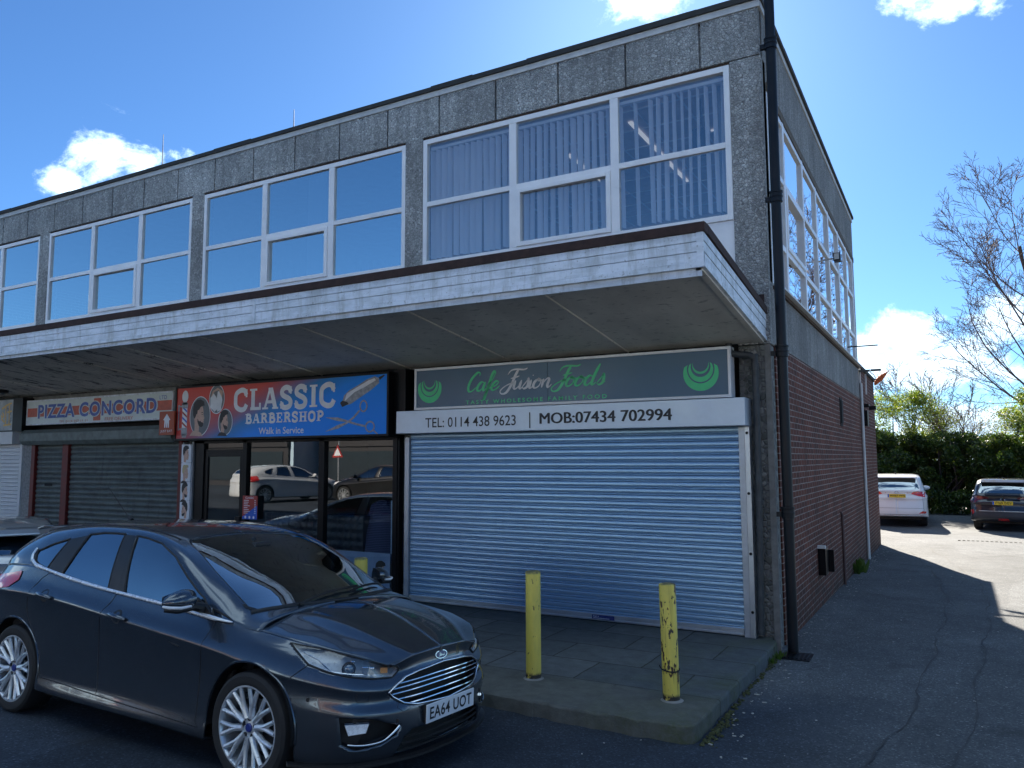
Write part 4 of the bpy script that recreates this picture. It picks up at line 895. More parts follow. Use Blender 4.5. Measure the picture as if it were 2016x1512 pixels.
M_plateW=simple('white_number_plate',(.70,.71,.73),.4,dirt=.06); M_plateY=simple('yellow_number_plate',(.75,.52,.03),.4,dirt=.06); M_pink=simple('plate_ink',(.008,.008,.010),.5)
def paint(name,col,metal=.75,rough=.28):
    t=NT(name); p=t.obj(); fl=t.n('ShaderNodeTexVoronoi',{'Vector':p,'Scale':900.}).outputs[1]
    d=t.mr(t.noise(p,3.,5,.6),.4,.75,0,.25)
    c=t.mix(d,col,tuple(min(1,x*1.25+.006) for x in col))
    s=t.n('ShaderNodeSeparateXYZ',{0:p}); low=t.math('MULTIPLY',t.mr(s.outputs[2],.42,.18,0,.5),t.mr(t.noise(p,9,4),.35,.65,.3,1)); c=t.mix(low,c,(.07,.065,.058))
    return t.out(t.pbr(col=c,rough=rough,metal=metal,coat=1.,coatr=.035,spec=.5))
def red_lens(name,c=(.42,.015,.012)):
    t=NT(name); p=t.obj(); w=t.n('ShaderNodeTexWave',{'Vector':p,'Scale':30.}).outputs[1]
    return t.out(t.pbr(col=t.mix(w,c,tuple(x*1.8 for x in c)),rough=.15,coat=1.))
M_redlens=red_lens('tail_lamp_lens')
def pchip(x,y,xq):
    """monotone cubic through (x,y[...]) evaluated at xq, y shape (n,k)"""
    x=np.asarray(x,float); y=np.asarray(y,float); h=np.diff(x)[:,None]; d=np.diff(y,axis=0)/h; m=np.zeros_like(y)
    s=(d[:-1]*d[1:])>0; w1=2*h[1:]+h[:-1]; w2=h[1:]+2*h[:-1]
    with np.errstate(divide='ignore',invalid='ignore'): hm=(w1+w2)/(w1/d[:-1]+w2/d[1:])
    # blend of pchip and catmull: smoother than pure monotone
    cat=(d[:-1]*h[1:]+d[1:]*h[:-1])/(h[1:]+h[:-1]); m[1:-1]=np.where(s,.35*np.nan_to_num(hm)+.65*cat,cat*.5); m[0]=d[0]; m[-1]=d[-1]
    i=np.clip(np.searchsorted(x,xq)-1,0,len(x)-2); t=((xq-x[i])/(x[i+1]-x[i]))[:,None]; H=h[i]
    return y[i]*(2*t**3-3*t*t+1)+m[i]*H*(t**3-2*t*t+t)+y[i+1]*(-2*t**3+3*t*t)+m[i+1]*H*(t**3-t*t)
def surf(G,nu,nv,fixu=None):
    G=np.array(G,float); ni,nj,_=G.shape
    cu=np.r_[0,np.cumsum(np.linalg.norm(np.diff(G,axis=0),axis=2).mean(1))]; cv=np.r_[0,np.cumsum(np.linalg.norm(np.diff(G,axis=1),axis=2).mean(0)+1e-4)]
    U=np.linspace(0,cu[-1],nu); V=np.linspace(0,cv[-1],nv)
    A=np.stack([pchip(cu,G[:,j],U) for j in range(nj)],1)
    return np.stack([pchip(cv,A[i],V) for i in range(nu)],0)
def inpoly(p,P):
    x,y=p; c=False; n=len(P)
    for i in range(n):
        x1,y1=P[i]; x2,y2=P[(i+1)%n]
        if (y1>y)!=(y2>y) and x<(x2-x1)*(y-y1)/(y2-y1)+x1: c=not c
    return c
def nearpoly(p,P):
    b=None;bd=1e9
    for i in range(len(P)):
        a=P[i];c=P[(i+1)%len(P)]; dx,dy=c[0]-a[0],c[1]-a[1]; t=max(0,min(1,((p[0]-a[0])*dx+(p[1]-a[1])*dy)/(dx*dx+dy*dy+1e-12))); q=(a[0]+dx*t,a[1]+dy*t); d=(q[0]-p[0])**2+(q[1]-p[1])**2
        if d<bd: bd=d;b=q
    return b
class Car:
    """panels are modelled on lofted surfaces; features are cut and laid on them"""
    def __init__(s,root): s.root=root; s.surfs={}; s.cuts=[]
    def part(s,mb,name,mat,parent=None,**k):
        o=mb.build(name,mat,None,**k); o.parent=parent or s.root; return o
    def addsurf(s,name,S):
        nu,nv,_=S.shape; v=S.reshape(-1,3); f=[(i*nv+j,i*nv+j+1,(i+1)*nv+j+1,(i+1)*nv+j) for i in range(nu-1) for j in range(nv-1)]
        vs=[tuple(p) for p in v]; n=len(vs); vs+=[(p[0],-p[1],p[2]) for p in v]; f+=[tuple(n+k for k in q[::-1]) for q in f]
        s.surfs[name]=(vs,f)
    def finish(s):
        V=[];F=[]
        for vs,f in s.surfs.values(): b=len(V); V+=vs; F+=[tuple(b+i for i in q) for q in f]
        s.bvh=BVHTree.FromPolygons([Vector(p) for p in V],F)
        s.bv={k:BVHTree.FromPolygons([Vector(p) for p in v],f) for k,(v,f) in s.surfs.items()}
    # views: origin far outside, direction d, axis u (horizontal)
    VW={'R':((0,-1,0),(1,0,0)),'L':((0,1,0),(1,0,0)),'F':((1,0,0),(0,1,0)),'B':((-1,0,0),(0,1,0)),'T':((0,0,1),(1,0,0)),
        'FR':((.7071,-.7071,0),(.7071,.7071,0)),'FL':((.7071,.7071,0),(.7071,-.7071,0)),'BR':((-.7071,-.7071,0),(.7071,-.7071,0)),'BL':((-.7071,.7071,0),(.7071,.7071,0))}
    def to2(s,view,p):
        o,u=s.VW[view]; p=Vector(p)
        return (p.dot(Vector(u)),p.z) if view!='T' else (p.x,p.y)
    def hit(s,view,a,b,off=0.,which=None):
        o,u=s.VW[view]; o=Vector(o); u=Vector(u); w=Vector((0,1,0)) if view=='T' else Vector((0,0,1))
        bv=s.bv[which] if which else s.bvh
        h=bv.ray_cast(u*a+w*b+o*6,-o)
        if h[0] is None: 
            h2=bv.find_nearest(u*a+w*b+o*.9); return h2[0]+o*off if h2[0] else None
        n=h[1]; n=n if n.dot(o)>0 else -n
        return h[0]+n*off
    def mirror(s,view,P):
        mv={'R':'L','L':'R','FR':'FL','FL':'FR','BR':'BL','BL':'BR'}.get(view,view)
        if view in('F','B','T'): return mv,[(-a,b) if view!='T' else (a,-b) for a,b in P]
        return mv,P
    def cut(s,name,view,P,xmin=-9,xmax=9):
        vs,f=s.surfs[name]; bv=s.bv[name]; o,u=s.VW[view]; o=Vector(o)
        P2=[s.to2(view,p) if len(p)==3 else p for p in P]
        xs=[p[0] for p in P2]; ys=[p[1] for p in P2]; bb=(min(xs)-.05,max(xs)+.05,min(ys)-.05,max(ys)+.05)
        q=[s.to2(view,p) for p in vs]; keep=[];cutv=set();kv=set()
        for fc in f:
            cx=sum(q[i][0] for i in fc)/4; cy=sum(q[i][1] for i in fc)/4
            c3=Vector(vs[fc[0]])
            front = ((c3.dot(o)>-.05) if view!='T' else True) and xmin<c3.x<xmax
            if front and bb[0]<cx<bb[1] and bb[2]<cy<bb[3] and inpoly((cx,cy),P2): cutv.update(fc)
            else: keep.append(fc); kv.update(fc)
        bd=cutv&kv
        for i in bd:
            a,b=nearpoly(q[i],P2); h=s.hit(view,a,b,0,name)
            if h is not None and (h-Vector(vs[i])).length<.09: vs[i]=tuple(h)
        s.surfs[name]=(vs,keep)
    def panel(s,name,view,P,mat,off=.003,step=.04,parent=None,which=None,thick=0,emit=True):
        P2=[s.to2(view,p) if len(p)==3 else p for p in P]
        bm=bmesh.new(); vv=[bm.verts.new((a,b,0)) for a,b in P2]; 
        try: bm.faces.new(vv)
        except Exception: bm.free(); return None
        xs=[p[0] for p in P2]; ys=[p[1] for p in P2]
        x=math.floor(min(xs)/step)*step+step
        while x<max(xs): bmesh.ops.bisect_plane(bm,geom=bm.verts[:]+bm.edges[:]+bm.faces[:],plane_co=(x,0,0),plane_no=(1,0,0)); x+=step
        y=math.floor(min(ys)/step)*step+step
        while y<max(ys): bmesh.ops.bisect_plane(bm,geom=bm.verts[:]+bm.edges[:]+bm.faces[:],plane_co=(0,y,0),plane_no=(0,1,0)); y+=step
        bmesh.ops.triangulate(bm,faces=[f for f in bm.faces if len(f.verts)>4])
        for v in bm.verts:
            h=s.hit(view,v.co.x,v.co.y,off,which); v.co=h if h is not None else v.co
        mb=MB(); bm.verts.index_update(); mb.add([tuple(v.co) for v in bm.verts],[tuple(v.index for v in f.verts) for f in bm.faces]); bm.free()
        if not emit: return mb
        return s.part(mb,name,mat,parent,smooth=True)
    def line(s,view,P,r,off=.0,n=6,closed=False,step=.03,which=None,mb=None):
        P2=[s.to2(view,p) if len(p)==3 else p for p in P]; D=[]
        L=P2+[P2[0]] if closed else P2
        for a,b in zip(L[:-1],L[1:]):
            k=max(1,int(math.hypot(b[0]-a[0],b[1]-a[1])/step))
            for i in range(k): D.append((lerp(a[0],b[0],i/k),lerp(a[1],b[1],i/k)))
        if not closed: D.append(L[-1])
        pts=[h for h in (s.hit(view,a,b,off,which) for a,b in D) if h is not None]
        mb=mb or MB(); mb.tube(pts,r,n,closed=closed); return mb
CREASE=True
def band(stations):
    """stations: (X,Y,[(inset,z)*6],(X6,Y6,Z6)) from front centre round to rear centre"""
    O=np.array([(a,b) for a,b,_,_ in stations]); G=[]
    for i,(X,Y,L,T) in enumerate(stations):
        a=O[max(0,i-1)];b=O[min(len(O)-1,i+1)]
        if i==0: tn=np.array([0,1.])
        elif i==len(O)-1: tn=np.array([0,-1.])
        else: tn=(b-a)/np.linalg.norm(b-a)
        nrm=np.array([tn[1],-tn[0]]) # outward
        nrm=nrm if nrm@np.array([X-1.3,Y*3])>0 else -nrm
        L=list(L); d4,z4=L[4]; d3,z3=L[3]; d5,z5=L[5]
        if CREASE: L=L[:3]+[(d3+(.014 if z3>.5 else 0),z3)]+[(d4+.007,z4-.035),(d4,z4-.006),(d4+.004,z4+.010)]+[(d5+.024,z5)]
        row=[(X-nrm[0]*d,max(0,Y-nrm[1]*d) if 0<i<len(O)-1 else 0,z) for d,z in L]+[T]; G.append(row)
    return G
SIDE_F=[  # Focus-sized hatchback
(3.515,0,[(.14,.17),(.03,.19),(.0,.30),(.012,.44),(.038,.60),(.055,.69)],(3.43,0,.762)),
(3.495,.28,[(.14,.17),(.03,.19),(.0,.30),(.010,.44),(.034,.60),(.050,.685)],(3.42,.28,.750)),
(3.42,.52,[(.14,.17),(.03,.19),(.0,.30),(.0,.44),(.022,.58),(.035,.655)],(3.385,.475,.715)),
(3.31,.70,[(.14,.17),(.03,.19),(.0,.31),(.0,.45),(.012,.60),(.028,.695)],(3.25,.635,.782)),
(3.17,.80,[(.13,.17),(.02,.19),(.0,.32),(.0,.47),(.006,.63),(.030,.75)],(3.10,.71,.815)),
(2.98,.865,[(.12,.17),(.01,.20),(.0,.33),(.0,.48),(.0,.66),(.030,.78)],(2.92,.758,.840)),
(2.65,.897,[(.12,.17),(.01,.20),(.0,.33),(.0,.50),(.0,.70),(.030,.815)],(2.65,.775,.868)),
(2.40,.898,[(.12,.17),(.01,.205),(.015,.34),(.008,.52),(.0,.735),(.022,.825)],(2.42,.805,.886)),
(1.70,.905,[(.13,.18),(.015,.215),(.035,.33),(.022,.55),(.0,.80),(.024,.885)],(1.70,.833,.953)),
(1.10,.91,[(.13,.18),(.015,.22),(.038,.34),(.024,.56),(.0,.852),(.022,.925)],(1.10,.838,.992)),
(.50,.91,[(.13,.19),(.015,.225),(.030,.34),(.018,.57),(.0,.897),(.022,.97)],(.50,.838,1.048)),
(.05,.91,[(.12,.19),(.01,.23),(.0,.35),(.0,.57),(.0,.91),(.026,1.0)],(.08,.832,1.10)),
(-.35,.885,[(.12,.20),(.01,.24),(.0,.36),(.0,.57),(.0,.90),(.03,.99)],(-.33,.79,1.085)),
(-.62,.81,[(.12,.22),(.02,.25),(.0,.36),(.0,.57),(.005,.87),(.05,.97)],(-.55,.70,1.06)),
(-.77,.62,[(.12,.23),(.02,.26),(.0,.36),(.0,.57),(.02,.84),(.06,.96)],(-.68,.54,1.045)),
(-.83,.32,[(.12,.23),(.02,.26),(.0,.36),(.0,.57),(.03,.82),(.06,.95)],(-.74,.29,1.035)),
(-.85,0,[(.12,.23),(.02,.26),(.0,.36),(.0,.57),(.03,.82),(.06,.95)],(-.76,0,1.03))]
TOP_F=[
(2.60,[(.785,.872),(.775,.884),(.76,.892),(.715,.920),(.38,.968),(0,.984)]),
(2.42,[(.805,.886),(.795,.896),(.775,.915),(.712,.950),(.38,1.030),(0,1.052)]),
(2.20,[(.822,.908),(.805,.945),(.760,1.012),(.695,1.055),(.38,1.118),(0,1.138)]),
(1.97,[(.830,.932),(.805,1.02),(.740,1.138),(.668,1.172),(.37,1.206),(0,1.224)]),
(1.72,[(.833,.952),(.795,1.09),(.705,1.268),(.622,1.292),(.35,1.306),(0,1.318)]),
(1.50,[(.835,.966),(.785,1.13),(.675,1.345),(.585,1.366),(.33,1.380),(0,1.390)]),
(1.30,[(.837,.98),(.78,1.16),(.655,1.388),(.565,1.407),(.32,1.424),(0,1.432)]),
(1.00,[(.838,1.0),(.775,1.18),(.645,1.410),(.555,1.432),(.32,1.452),(0,1.459)]),
(.60,[(.838,1.036),(.775,1.20),(.645,1.408),(.555,1.433),(.32,1.455),(0,1.463)]),
(.20,[(.833,1.088),(.775,1.22),(.655,1.375),(.56,1.408),(.32,1.436),(0,1.444)]),
(-.05,[(.825,1.10),(.78,1.19),(.68,1.325),(.58,1.378),(.32,1.412),(0,1.421)]),
(-.35,[(.790,1.085),(.76,1.15),(.68,1.235),(.58,1.30),(.32,1.350),(0,1.362)]),
(-.55,[(.700,1.06),(.68,1.10),(.63,1.155),(.55,1.205),(.3,1.255),(0,1.268)]),
(-.70,[(.540,1.045),(.53,1.06),(.50,1.085),(.45,1.105),(.28,1.125),(0,1.135)]),
(-.76,[(.300,1.034),(.28,1.036),(.26,1.038),(.2,1.039),(.1,1.04),(0,1.041)])]
def build_wheel(car,x,y,sgn,r=.325,w=.22,rr=.243,mat=None,lod=0):
    """sgn -1 right side"""
    W=bpy.data.objects.new('wheel',None); COL.objects.link(W); W.parent=car.root
    mb=MB(); yo=sgn*w/2; prof=[]
    P=[(rr-.012,-w/2+.02),(rr,-w/2+.006),(rr+.02,-w/2),(r-.025,-w/2),(r-.006,-w/2+.014),(r,-w/2+.035),(r,w/2-.035),(r-.006,w/2-.014),(r-.025,w/2),(rr+.02,w/2),(rr,w/2-.006),(rr-.012,w/2-.02)]
    mb.lathe(P,(x,y-sgn*w/2,r),48,'y',cap=False); car.part(mb,'tyre',M_tyre,W,smooth='auto')
    yf=y-sgn*.004; m=mat or M_alloy
    mb=MB()
    mb.lathe([(rr+.004,yf),(rr-.006,yf+sgn*.0),(rr-.014,yf-sgn*.012),(rr-.020,yf-sgn*.05),(rr-.03,yf-sgn*.18)],(x,0,r),48,'y',cap=False)
    if lod<2:
        nS=10
        for k in range(nS):
            a=2*math.pi*k/nS+.16
            def pt(rad,ang,dep): return (x+rad*math.cos(ang),yf-sgn*dep,r+rad*math.sin(ang))
            for e in(-1,1):
                q=[pt(.055,a,.030),pt(.105,a+e*.01,.028),pt(.145,a+e*.06,.020),pt(rr-.012,a+e*.150,.008)]
                rd=[.022,.021,.0155,.0135]; mb.tube(q,rd,8)
        mb.lathe([(.001,yf-sgn*.022),(.05,yf-sgn*.024),(.072,yf-sgn*.032),(.074,yf-sgn*.07)],(x,0,r),24,'y',cap=False)
    else:
        for k in range(10):
            a=2*math.pi*k/10; mb.obox((x+.13*math.cos(a),yf-sgn*.02,r+.13*math.sin(a)),(.11*math.cos(a),0,.11*math.sin(a)),(0,.01,0),(-.014*math.sin(a),0,.014*math.cos(a)))
        mb.lathe([(.001,yf-sgn*.02),(.06,yf-sgn*.022)],(x,0,r),16,'y',cap=False)
    car.part(mb,'rim',m,W,smooth='auto')
    if lod<1:
        mb=MB()
        for k in range(5): a=2*math.pi*k/5+R(90); mb.lathe([(.0135,yf-sgn*.026),(.0135,yf-sgn*.018)],(x+.052*math.cos(a),0,r+.052*math.sin(a)),10,'y')
        car.part(mb,'wheel_nut',M_plast,W)
        mb=MB(); mb.lathe([(.0005,yf-sgn*.012),(.022,yf-sgn*.013),(.026,yf-sgn*.018),(.026,yf-sgn*.03)],(x,0,r),20,'y',cap=False); car.part(mb,'hub_cap',simple('blue_hub_cap',(.02,.04,.22),.3),W,smooth='auto')
    mb=MB(); mb.lathe([(.15,y-sgn*.10),(.15,y-sgn*.12)],(x,0,r),28,'y'); mb.obox((x-.10,y-sgn*.09,r+.06),(.03,0,-.02),(0,.03,0),(.03,0,.06)); mb.lathe([(.07,y-sgn*.06),(.07,y-sgn*.2)],(x,0,r),16,'y'); car.part(mb,'brake',M_brake,W)
    return W
def arch_poly(x,z,r,n=40,flat=.165): return [(x+r*math.cos(a),z+r*math.sin(a)*1.0) for a in np.linspace(R(-8),R(188),n)]+[(x-r-.01,-.2),(x+r+.01,-.2)]
WIN_TOP=[(2.40,.912),(2.22,.965),(2.03,1.045),(1.87,1.135),(1.66,1.262),(1.44,1.343),(1.25,1.372),(1.09,1.383),(.88,1.387),(.72,1.383),(.52,1.358),(.35,1.322),(.17,1.272),(.02,1.213)]
WIN_BOT=[(2.38,.905),(2.17,.928),(1.90,.950),(1.62,.972),(1.30,.992),(1.10,1.006),(.81,1.030),(.62,1.050),(.446,1.070),(.259,1.094),(.12,1.118),(.055,1.14),(.02,1.18)]
def clipx(L,a,b):
    """part of a polyline (any x order) between x=a and x=b, sorted by x"""
    L=sorted(L); xs=[p[0] for p in L]; zs=[p[1] for p in L]
    return [(a,float(np.interp(a,xs,zs)))]+[p for p in L if a<p[0]<b]+[(b,float(np.interp(b,xs,zs)))]
def plate_obj(car,cx,cy,z,w,h,tilt,txt,mat,front=True,blue=False):
    s=1 if front else -1
    N=bpy.data.objects.new('number_plate',None); COL.objects.link(N); N.parent=car.root
    mb=MB(); n=8
    mb.obox((cx,cy,z+h/2),(.004,0,0),(0,w/2,0),(-s*math.tan(tilt)*h/2*0,0,h/2)); car.part(mb,'plate',mat,N,bevel=.003)
    mb=MB(); P=lambda u,v:(cx+s*.0055,cy+s*u,v); fit_text(mb,txt,P,-w*.44+(.03 if blue else 0),w*.44,z+h*.17,z+h*.83,.018,spacing=1.06)
    car.part(mb,'plate_lettering',M_pink,N)
    if blue:
        mb=MB(); mb.add([(cx+s*.0052,cy+s*a,b) for a,b in [(-w/2+.004,z+.004),(-w/2+.045,z+.004),(-w/2+.045,z+h-.004),(-w/2+.004,z+h-.004)]],[(0,1,2,3)]); car.part(mb,'plate_band',M_blue,N)
def hatch_base(root,pmat,SIDE,TOP,du=(300,84),dt=(170,96),wheels=True,lod=0,hoodscale=1.,wx=2.648,wr=.325,awr=.385,glass=None,glassr=None,hoodend=None):
    car=Car(root)
    B=surf(band(SIDE),*du); car.addsurf('body',B)
    G=[[(X,y,z) for y,z in L] for X,L in TOP]; T=surf(G,*dt); car.addsurf('roof',T)
    # bonnet
    E=[np.array(r[3]) for r in SIDE if r[3][0]>=TOP[0][0]-.2 and r[3][1]>.45]; E=E[::-1]   # rear -> front along the wing
    front=[np.array(r[3]) for r in SIDE[:3]][::-1]                                      # corner -> centre
    E=np.array(E); cu=np.r_[0,np.cumsum(np.linalg.norm(np.diff(E,axis=0),axis=1))]; nu=34; nv=30
    Eu=pchip(cu,E,np.linspace(0,cu[-1],nu)); c0=np.array([TOP[0][0]+.03,0,TOP[0][1][-1][1]-.004]); c1=front[-1]
    S=np.zeros((nu,nv,3))
    # front edge curve as function of t=Y/Yedge
    fy=np.array([p[1] for p in front[::-1]]); fx=np.array([p[0] for p in front[::-1]]); fz=np.array([p[2] for p in front[::-1]])
    for i in range(nu):
        u=i/(nu-1)
        for j in range(nv):
            t=j/(nv-1); e=Eu[i]; 
            cx=lerp(c0[0],c1[0],u); cz=lerp(c0[2],c1[2],u)+.055*math.sin(math.pi*u)*(1-u*.3)
            x=lerp(cx,e[0],t*t*lerp(.8,1.,t)); y=e[1]*t
            z=cz+(e[2]-cz)*(t**2.1)
            # blend towards the actual front edge
            b=max(0,(u-.75)/.25)**2; ye=fy[-1]*t; x=lerp(x,float(np.interp(ye,fy,fx)),b); z=lerp(z,float(np.interp(ye,fy,fz)),b); y=lerp(y,ye,b)
            z+=.012*math.exp(-((t-.60)/.07)**2)*math.sin(math.pi*min(1,max(0,u)))**.6+.007*(1/(1+math.exp(-(.60-t)*60)))*math.sin(math.pi*u)
            S[i,j]=(x,y,z)
    car.addsurf('bonnet',S)
    car.finish()
    return car
def focus():
    root=thing('parked_car',(-4.736,-4.375,-.058),'dark grey five door hatchback with silver wheels in front of the barber shop','car')
    yw,pt,rl=R(-1.333),R(-.175),R(-2.556)
    X=Vector((math.cos(yw)*math.cos(pt),math.sin(yw)*math.cos(pt),math.sin(pt))); Y=Vector((-math.sin(yw),math.cos(yw),0)); Z=X.cross(Y); Y2=Y*math.cos(rl)+Z*math.sin(rl); Z2=X.cross(Y2)
    root.rotation_euler=Matrix((X,Y2,Z2)).transposed().to_euler()
    PM=paint('magnetic_grey_paint',(.062,.078,.098),.72,.24)
    car=hatch_base(root,PM,SIDE_F,TOP_F)
    wx=2.648
    # ---- cuts
    arches=[arch_poly(wx,.335,.375),arch_poly(0,.335,.375)]
    for P in arches:
        for v in 'RL': car.cut('body',v,P)
    qtr=clipx(WIN_BOT,.02,.262)+[(.30,1.19),(.345,1.30)]+clipx(WIN_TOP,.02,.345)[::-1]
    rear=clipx(WIN_BOT,.475,1.075)+[(1.03,1.2),(.985,1.375)]+clipx(WIN_TOP,.56,.985)[::-1]+[(.545,1.30),(.52,1.2),(.495,1.12)]
    frnt=clipx(WIN_BOT,1.275,2.165)+[(2.12,.985)]+clipx(WIN_TOP,1.135,2.06)[::-1]+[(1.20,1.19)]
    tri=clipx(WIN_BOT,2.20,2.36)+[(2.33,.925)]+[(2.17,.972),(2.185,.94)]
    ws=[(2.575,0),(2.56,.22),(2.51,.45),(2.425,.645),(2.36,.672),(2.28,.668),(1.97,.632),(1.72,.585),(1.58,.552),(1.53,.50),(1.495,.3),(1.485,0)]
    ws=ws+[(a,-b) for a,b in ws[1:-1]][::-1]
    rw=[(-.33,0),(-.35,.4),(-.40,.50),(-.52,.50),(-.64,.43),(-.69,.3),(-.70,0)]; rw=rw+[(a,-b) for a,b in rw[1:-1]][::-1]
    wins=[('side_window',qtr,M_cglassd),('side_window',rear,M_cglassd),('side_window',frnt,M_cglass),('side_window',tri,M_cglassd)]
    for v in 'RL':
        for n,P,m in wins: car.cut('roof',v,P)
    car.cut('roof','T',ws); car.cut('roof','T',rw)
    # grille, lamps
    GR=[(-.487,.560),(-.44,.595),(-.36,.632),(-.25,.650),(0,.664),(.25,.650),(.36,.632),(.44,.595),(.487,.560),(.455,.53),(.39,.488),(.30,.468),(0,.452),(-.30,.468),(-.39,.488),(-.455,.53)]
    car.cut('body','F',GR,xmin=3)
    HLR=[(2.93,-.835,.832),(3.03,-.845,.775),(3.10,-.85,.735),(3.20,-.80,.700),(3.30,-.73,.672),(3.38,-.58,.645),(3.42,-.47,.640),(3.44,-.43,.675),(3.43,-.45,.700),(3.37,-.55,.735),(3.26,-.66,.777),(3.12,-.745,.812)]
    def HL(v): return [car.to2(v,(p[0],p[1] if v=='FR' else -p[1],p[2])) for p in HLR]
    for v in('FR','FL'): car.cut('body',v,HL(v),xmin=2.85); 
    LOW=[(-.46,.175),(-.40,.30),(-.34,.335),(.34,.335),(.40,.30),(.46,.175)]
    car.cut('body','F',LOW,xmin=3)
    FG={}
    for v,sg in(('FR',-1),('FL',1)):
        FG[v]=[car.to2(v,p) for p in [(3.30,sg*.79,.455),(3.40,sg*.60,.43),(3.47,sg*.44,.37),(3.46,sg*.46,.32),(3.42,sg*.56,.28),(3.36,sg*.70,.262),(3.30,sg*.76,.30)]]
        car.cut('body',v,FG[v],xmin=3.1)
    # ---- body shells
    for n in('body','roof','bonnet'):
        vs,f=car.surfs[n]; mb=MB(); mb.add(vs,f); o=mb.build({'body':'body','roof':'roof','bonnet':'bonnet'}[n],PM,None,smooth=True); o.parent=root
        md=o.modifiers.new('s','SOLIDIFY'); md.thickness=.02; md.offset=-1; md.use_rim=True
    # ---- glass, seals, bright trim
    for v in 'RL':
        for n,P,m in wins:
            car.panel('side_window',v,P,m,-.006,.08,which='roof'); 
    car.panel('windscreen','T',ws,M_cglass,-.006,.1,which='roof'); car.panel('rear_window','T',rw,M_cglassd,-.006,.1,which='roof')
    for v in 'RL':
        mb=MB()
        for n,P,m in wins: car.line(v,P,.007,-.002,6,True,.04,'roof',mb)
        car.part(mb,'window_seal',M_seal,smooth=True)
        mb=MB(); L=[(2.375,.896),(2.17,.915),(1.90,.938),(1.62,.960),(1.30,.981),(1.10,.994),(.81,1.018),(.62,1.038),(.446,1.058),(.259,1.082),(.10,1.106),(.02,1.135),(-.015,1.175),(-.01,1.225)]
        P3=[]; 
        for a,b in zip(L[:-1],L[1:]):
            for k in range(4): P3.append((lerp(a[0],b[0],k/4),lerp(a[1],b[1],k/4)))
        P3.append(L[-1]); ww=.026
        top=[];bot=[]
        for i,(a,b) in enumerate(P3):
            p=P3[max(0,i-1)];q=P3[min(len(P3)-1,i+1)]; dx,dz=q[0]-p[0],q[1]-p[1]; l=math.hypot(dx,dz); nx,nz=-dz/l,dx/l
            e=min(1,.25+i/5)
            t=car.hit(v,a+nx*ww/2*e,b+.004+nz*ww/2*e,.012,'roof'); bq=car.hit(v,a-nx*ww/2*e,b+.004-nz*ww/2*e,.012,'roof'); top.append(t);bot.append(bq)
        n=len(top); mb.add(top+bot,[(i,i+1,n+i+1,n+i) for i in range(n-1)]); o=car.part(mb,'chrome_strip',M_satin,smooth=True); md=o.modifiers.new('s','SOLIDIFY'); md.thickness=.008
        # pillar covers
        for P in([(1.085,1.008),(1.265,.996),(1.125,1.378),(.995,1.379)],[(.28,1.095),(.465,1.07),(.485,1.12),(.51,1.2),(.535,1.3),(.545,1.352),(.36,1.318),(.315,1.19)]): car.panel('pillar_cover',v,P,M_plast,.002,.05)
        # shut lines
        mb=MB()
        for L in([(2.235,.905),(2.232,.86),(2.205,.75),(2.185,.6),(2.178,.45),(2.18,.29),(2.21,.265)],
                 [(1.195,.985),(1.17,.93),(1.125,.85),(1.10,.75),(1.090,.6),(1.095,.45),(1.112,.30)],
                 [(.335,1.07),(.25,1.02),(.205,.96),(.175,.88),(.160,.80),(.18,.74),(.27,.62),(.345,.5),(.385,.4),(.40,.33)],
                 [(.40,.318),(.9,.298),(1.5,.278),(2.21,.262)],
                 [(3.06,.735),(2.97,.655)],
                 [(1.11,1.383),(1.16,1.20),(1.20,.99)]): car.line(v,L,.0035,-.0008,5,False,.03,None,mb)
        car.part(mb,'shut_line',M_seal,smooth=True)
    vv={'R':-1,'L':1}
    # black screen surround
    for k,P in enumerate(([(2.60,-.0),(2.585,.22),(2.535,.46),(2.44,.672),(2.36,.697),(1.60,.566),(1.53,.52),(1.48,.3),(1.47,0)],)):
        A=P; Bp=[(2.575,0),(2.56,.22),(2.51,.45),(2.425,.645),(2.36,.672),(1.60,.556),(1.53,.50),(1.495,.3),(1.485,0)]
        mb=MB()
        for sg in(-1,1):
            top=[car.hit('T',a,sg*b,.002) for a,b in A]; bt=[car.hit('T',a,sg*b,.0005,'roof') for a,b in Bp]; n=len(top)
            mb.add(top+bt,[(i,i+1,n+i+1,n+i) for i in range(n-1)])
        car.part(mb,'screen_surround',M_seal,smooth=True)
    mb=MB(); 
    for sg in(-1,1):
        L=[(a,sg*b) for a,b in [(2.60,0),(2.57,.3),(2.5,.55),(2.42,.70)]]
        car.line('T',L,.014,.0,8,False,.04,None,mb)
    car.part(mb,'scuttle_trim',M_plast,smooth=True)
    mb=MB()
    for pts in([(2.56,-.42),(2.50,-.1),(2.46,.25)],[(2.52,.12),(2.44,.4),(2.37,.60)]): car.line('T',pts,.009,.014,6,False,.06,None,mb)
    car.part(mb,'wiper',M_plast,smooth=True)
    # wheel arches: lining and lip
    for (x,P) in((wx,arches[0]),(0,arches[1])):
        for sg in(-1,1):
            mb=MB(); A=np.linspace(R(-8),R(188),26); r=.372
            a1=[(x+r*math.cos(a),sg*.88,.335+r*math.sin(a)) for a in A]; a2=[(x+r*math.cos(a),sg*.52,.335+r*math.sin(a)) for a in A]; n=len(A)
            mb.add(a1+a2,[(i,i+1,n+i+1,n+i) for i in range(n-1)]); c=[(p[0],sg*.55,p[2]) for p in a1]; mb.add(c,[tuple(range(n))]); car.part(mb,'wheel_arch_liner',M_seal,smooth='auto')
            mb=MB(); v='R' if sg<0 else 'L'; car.line(v,[(x+.378*math.cos(a),.335+.378*math.sin(a)) for a in np.linspace(R(-6),R(186),30)],.009,-.003,6,False,.05,'body',mb); car.part(mb,'arch_lip',PM,smooth=True)
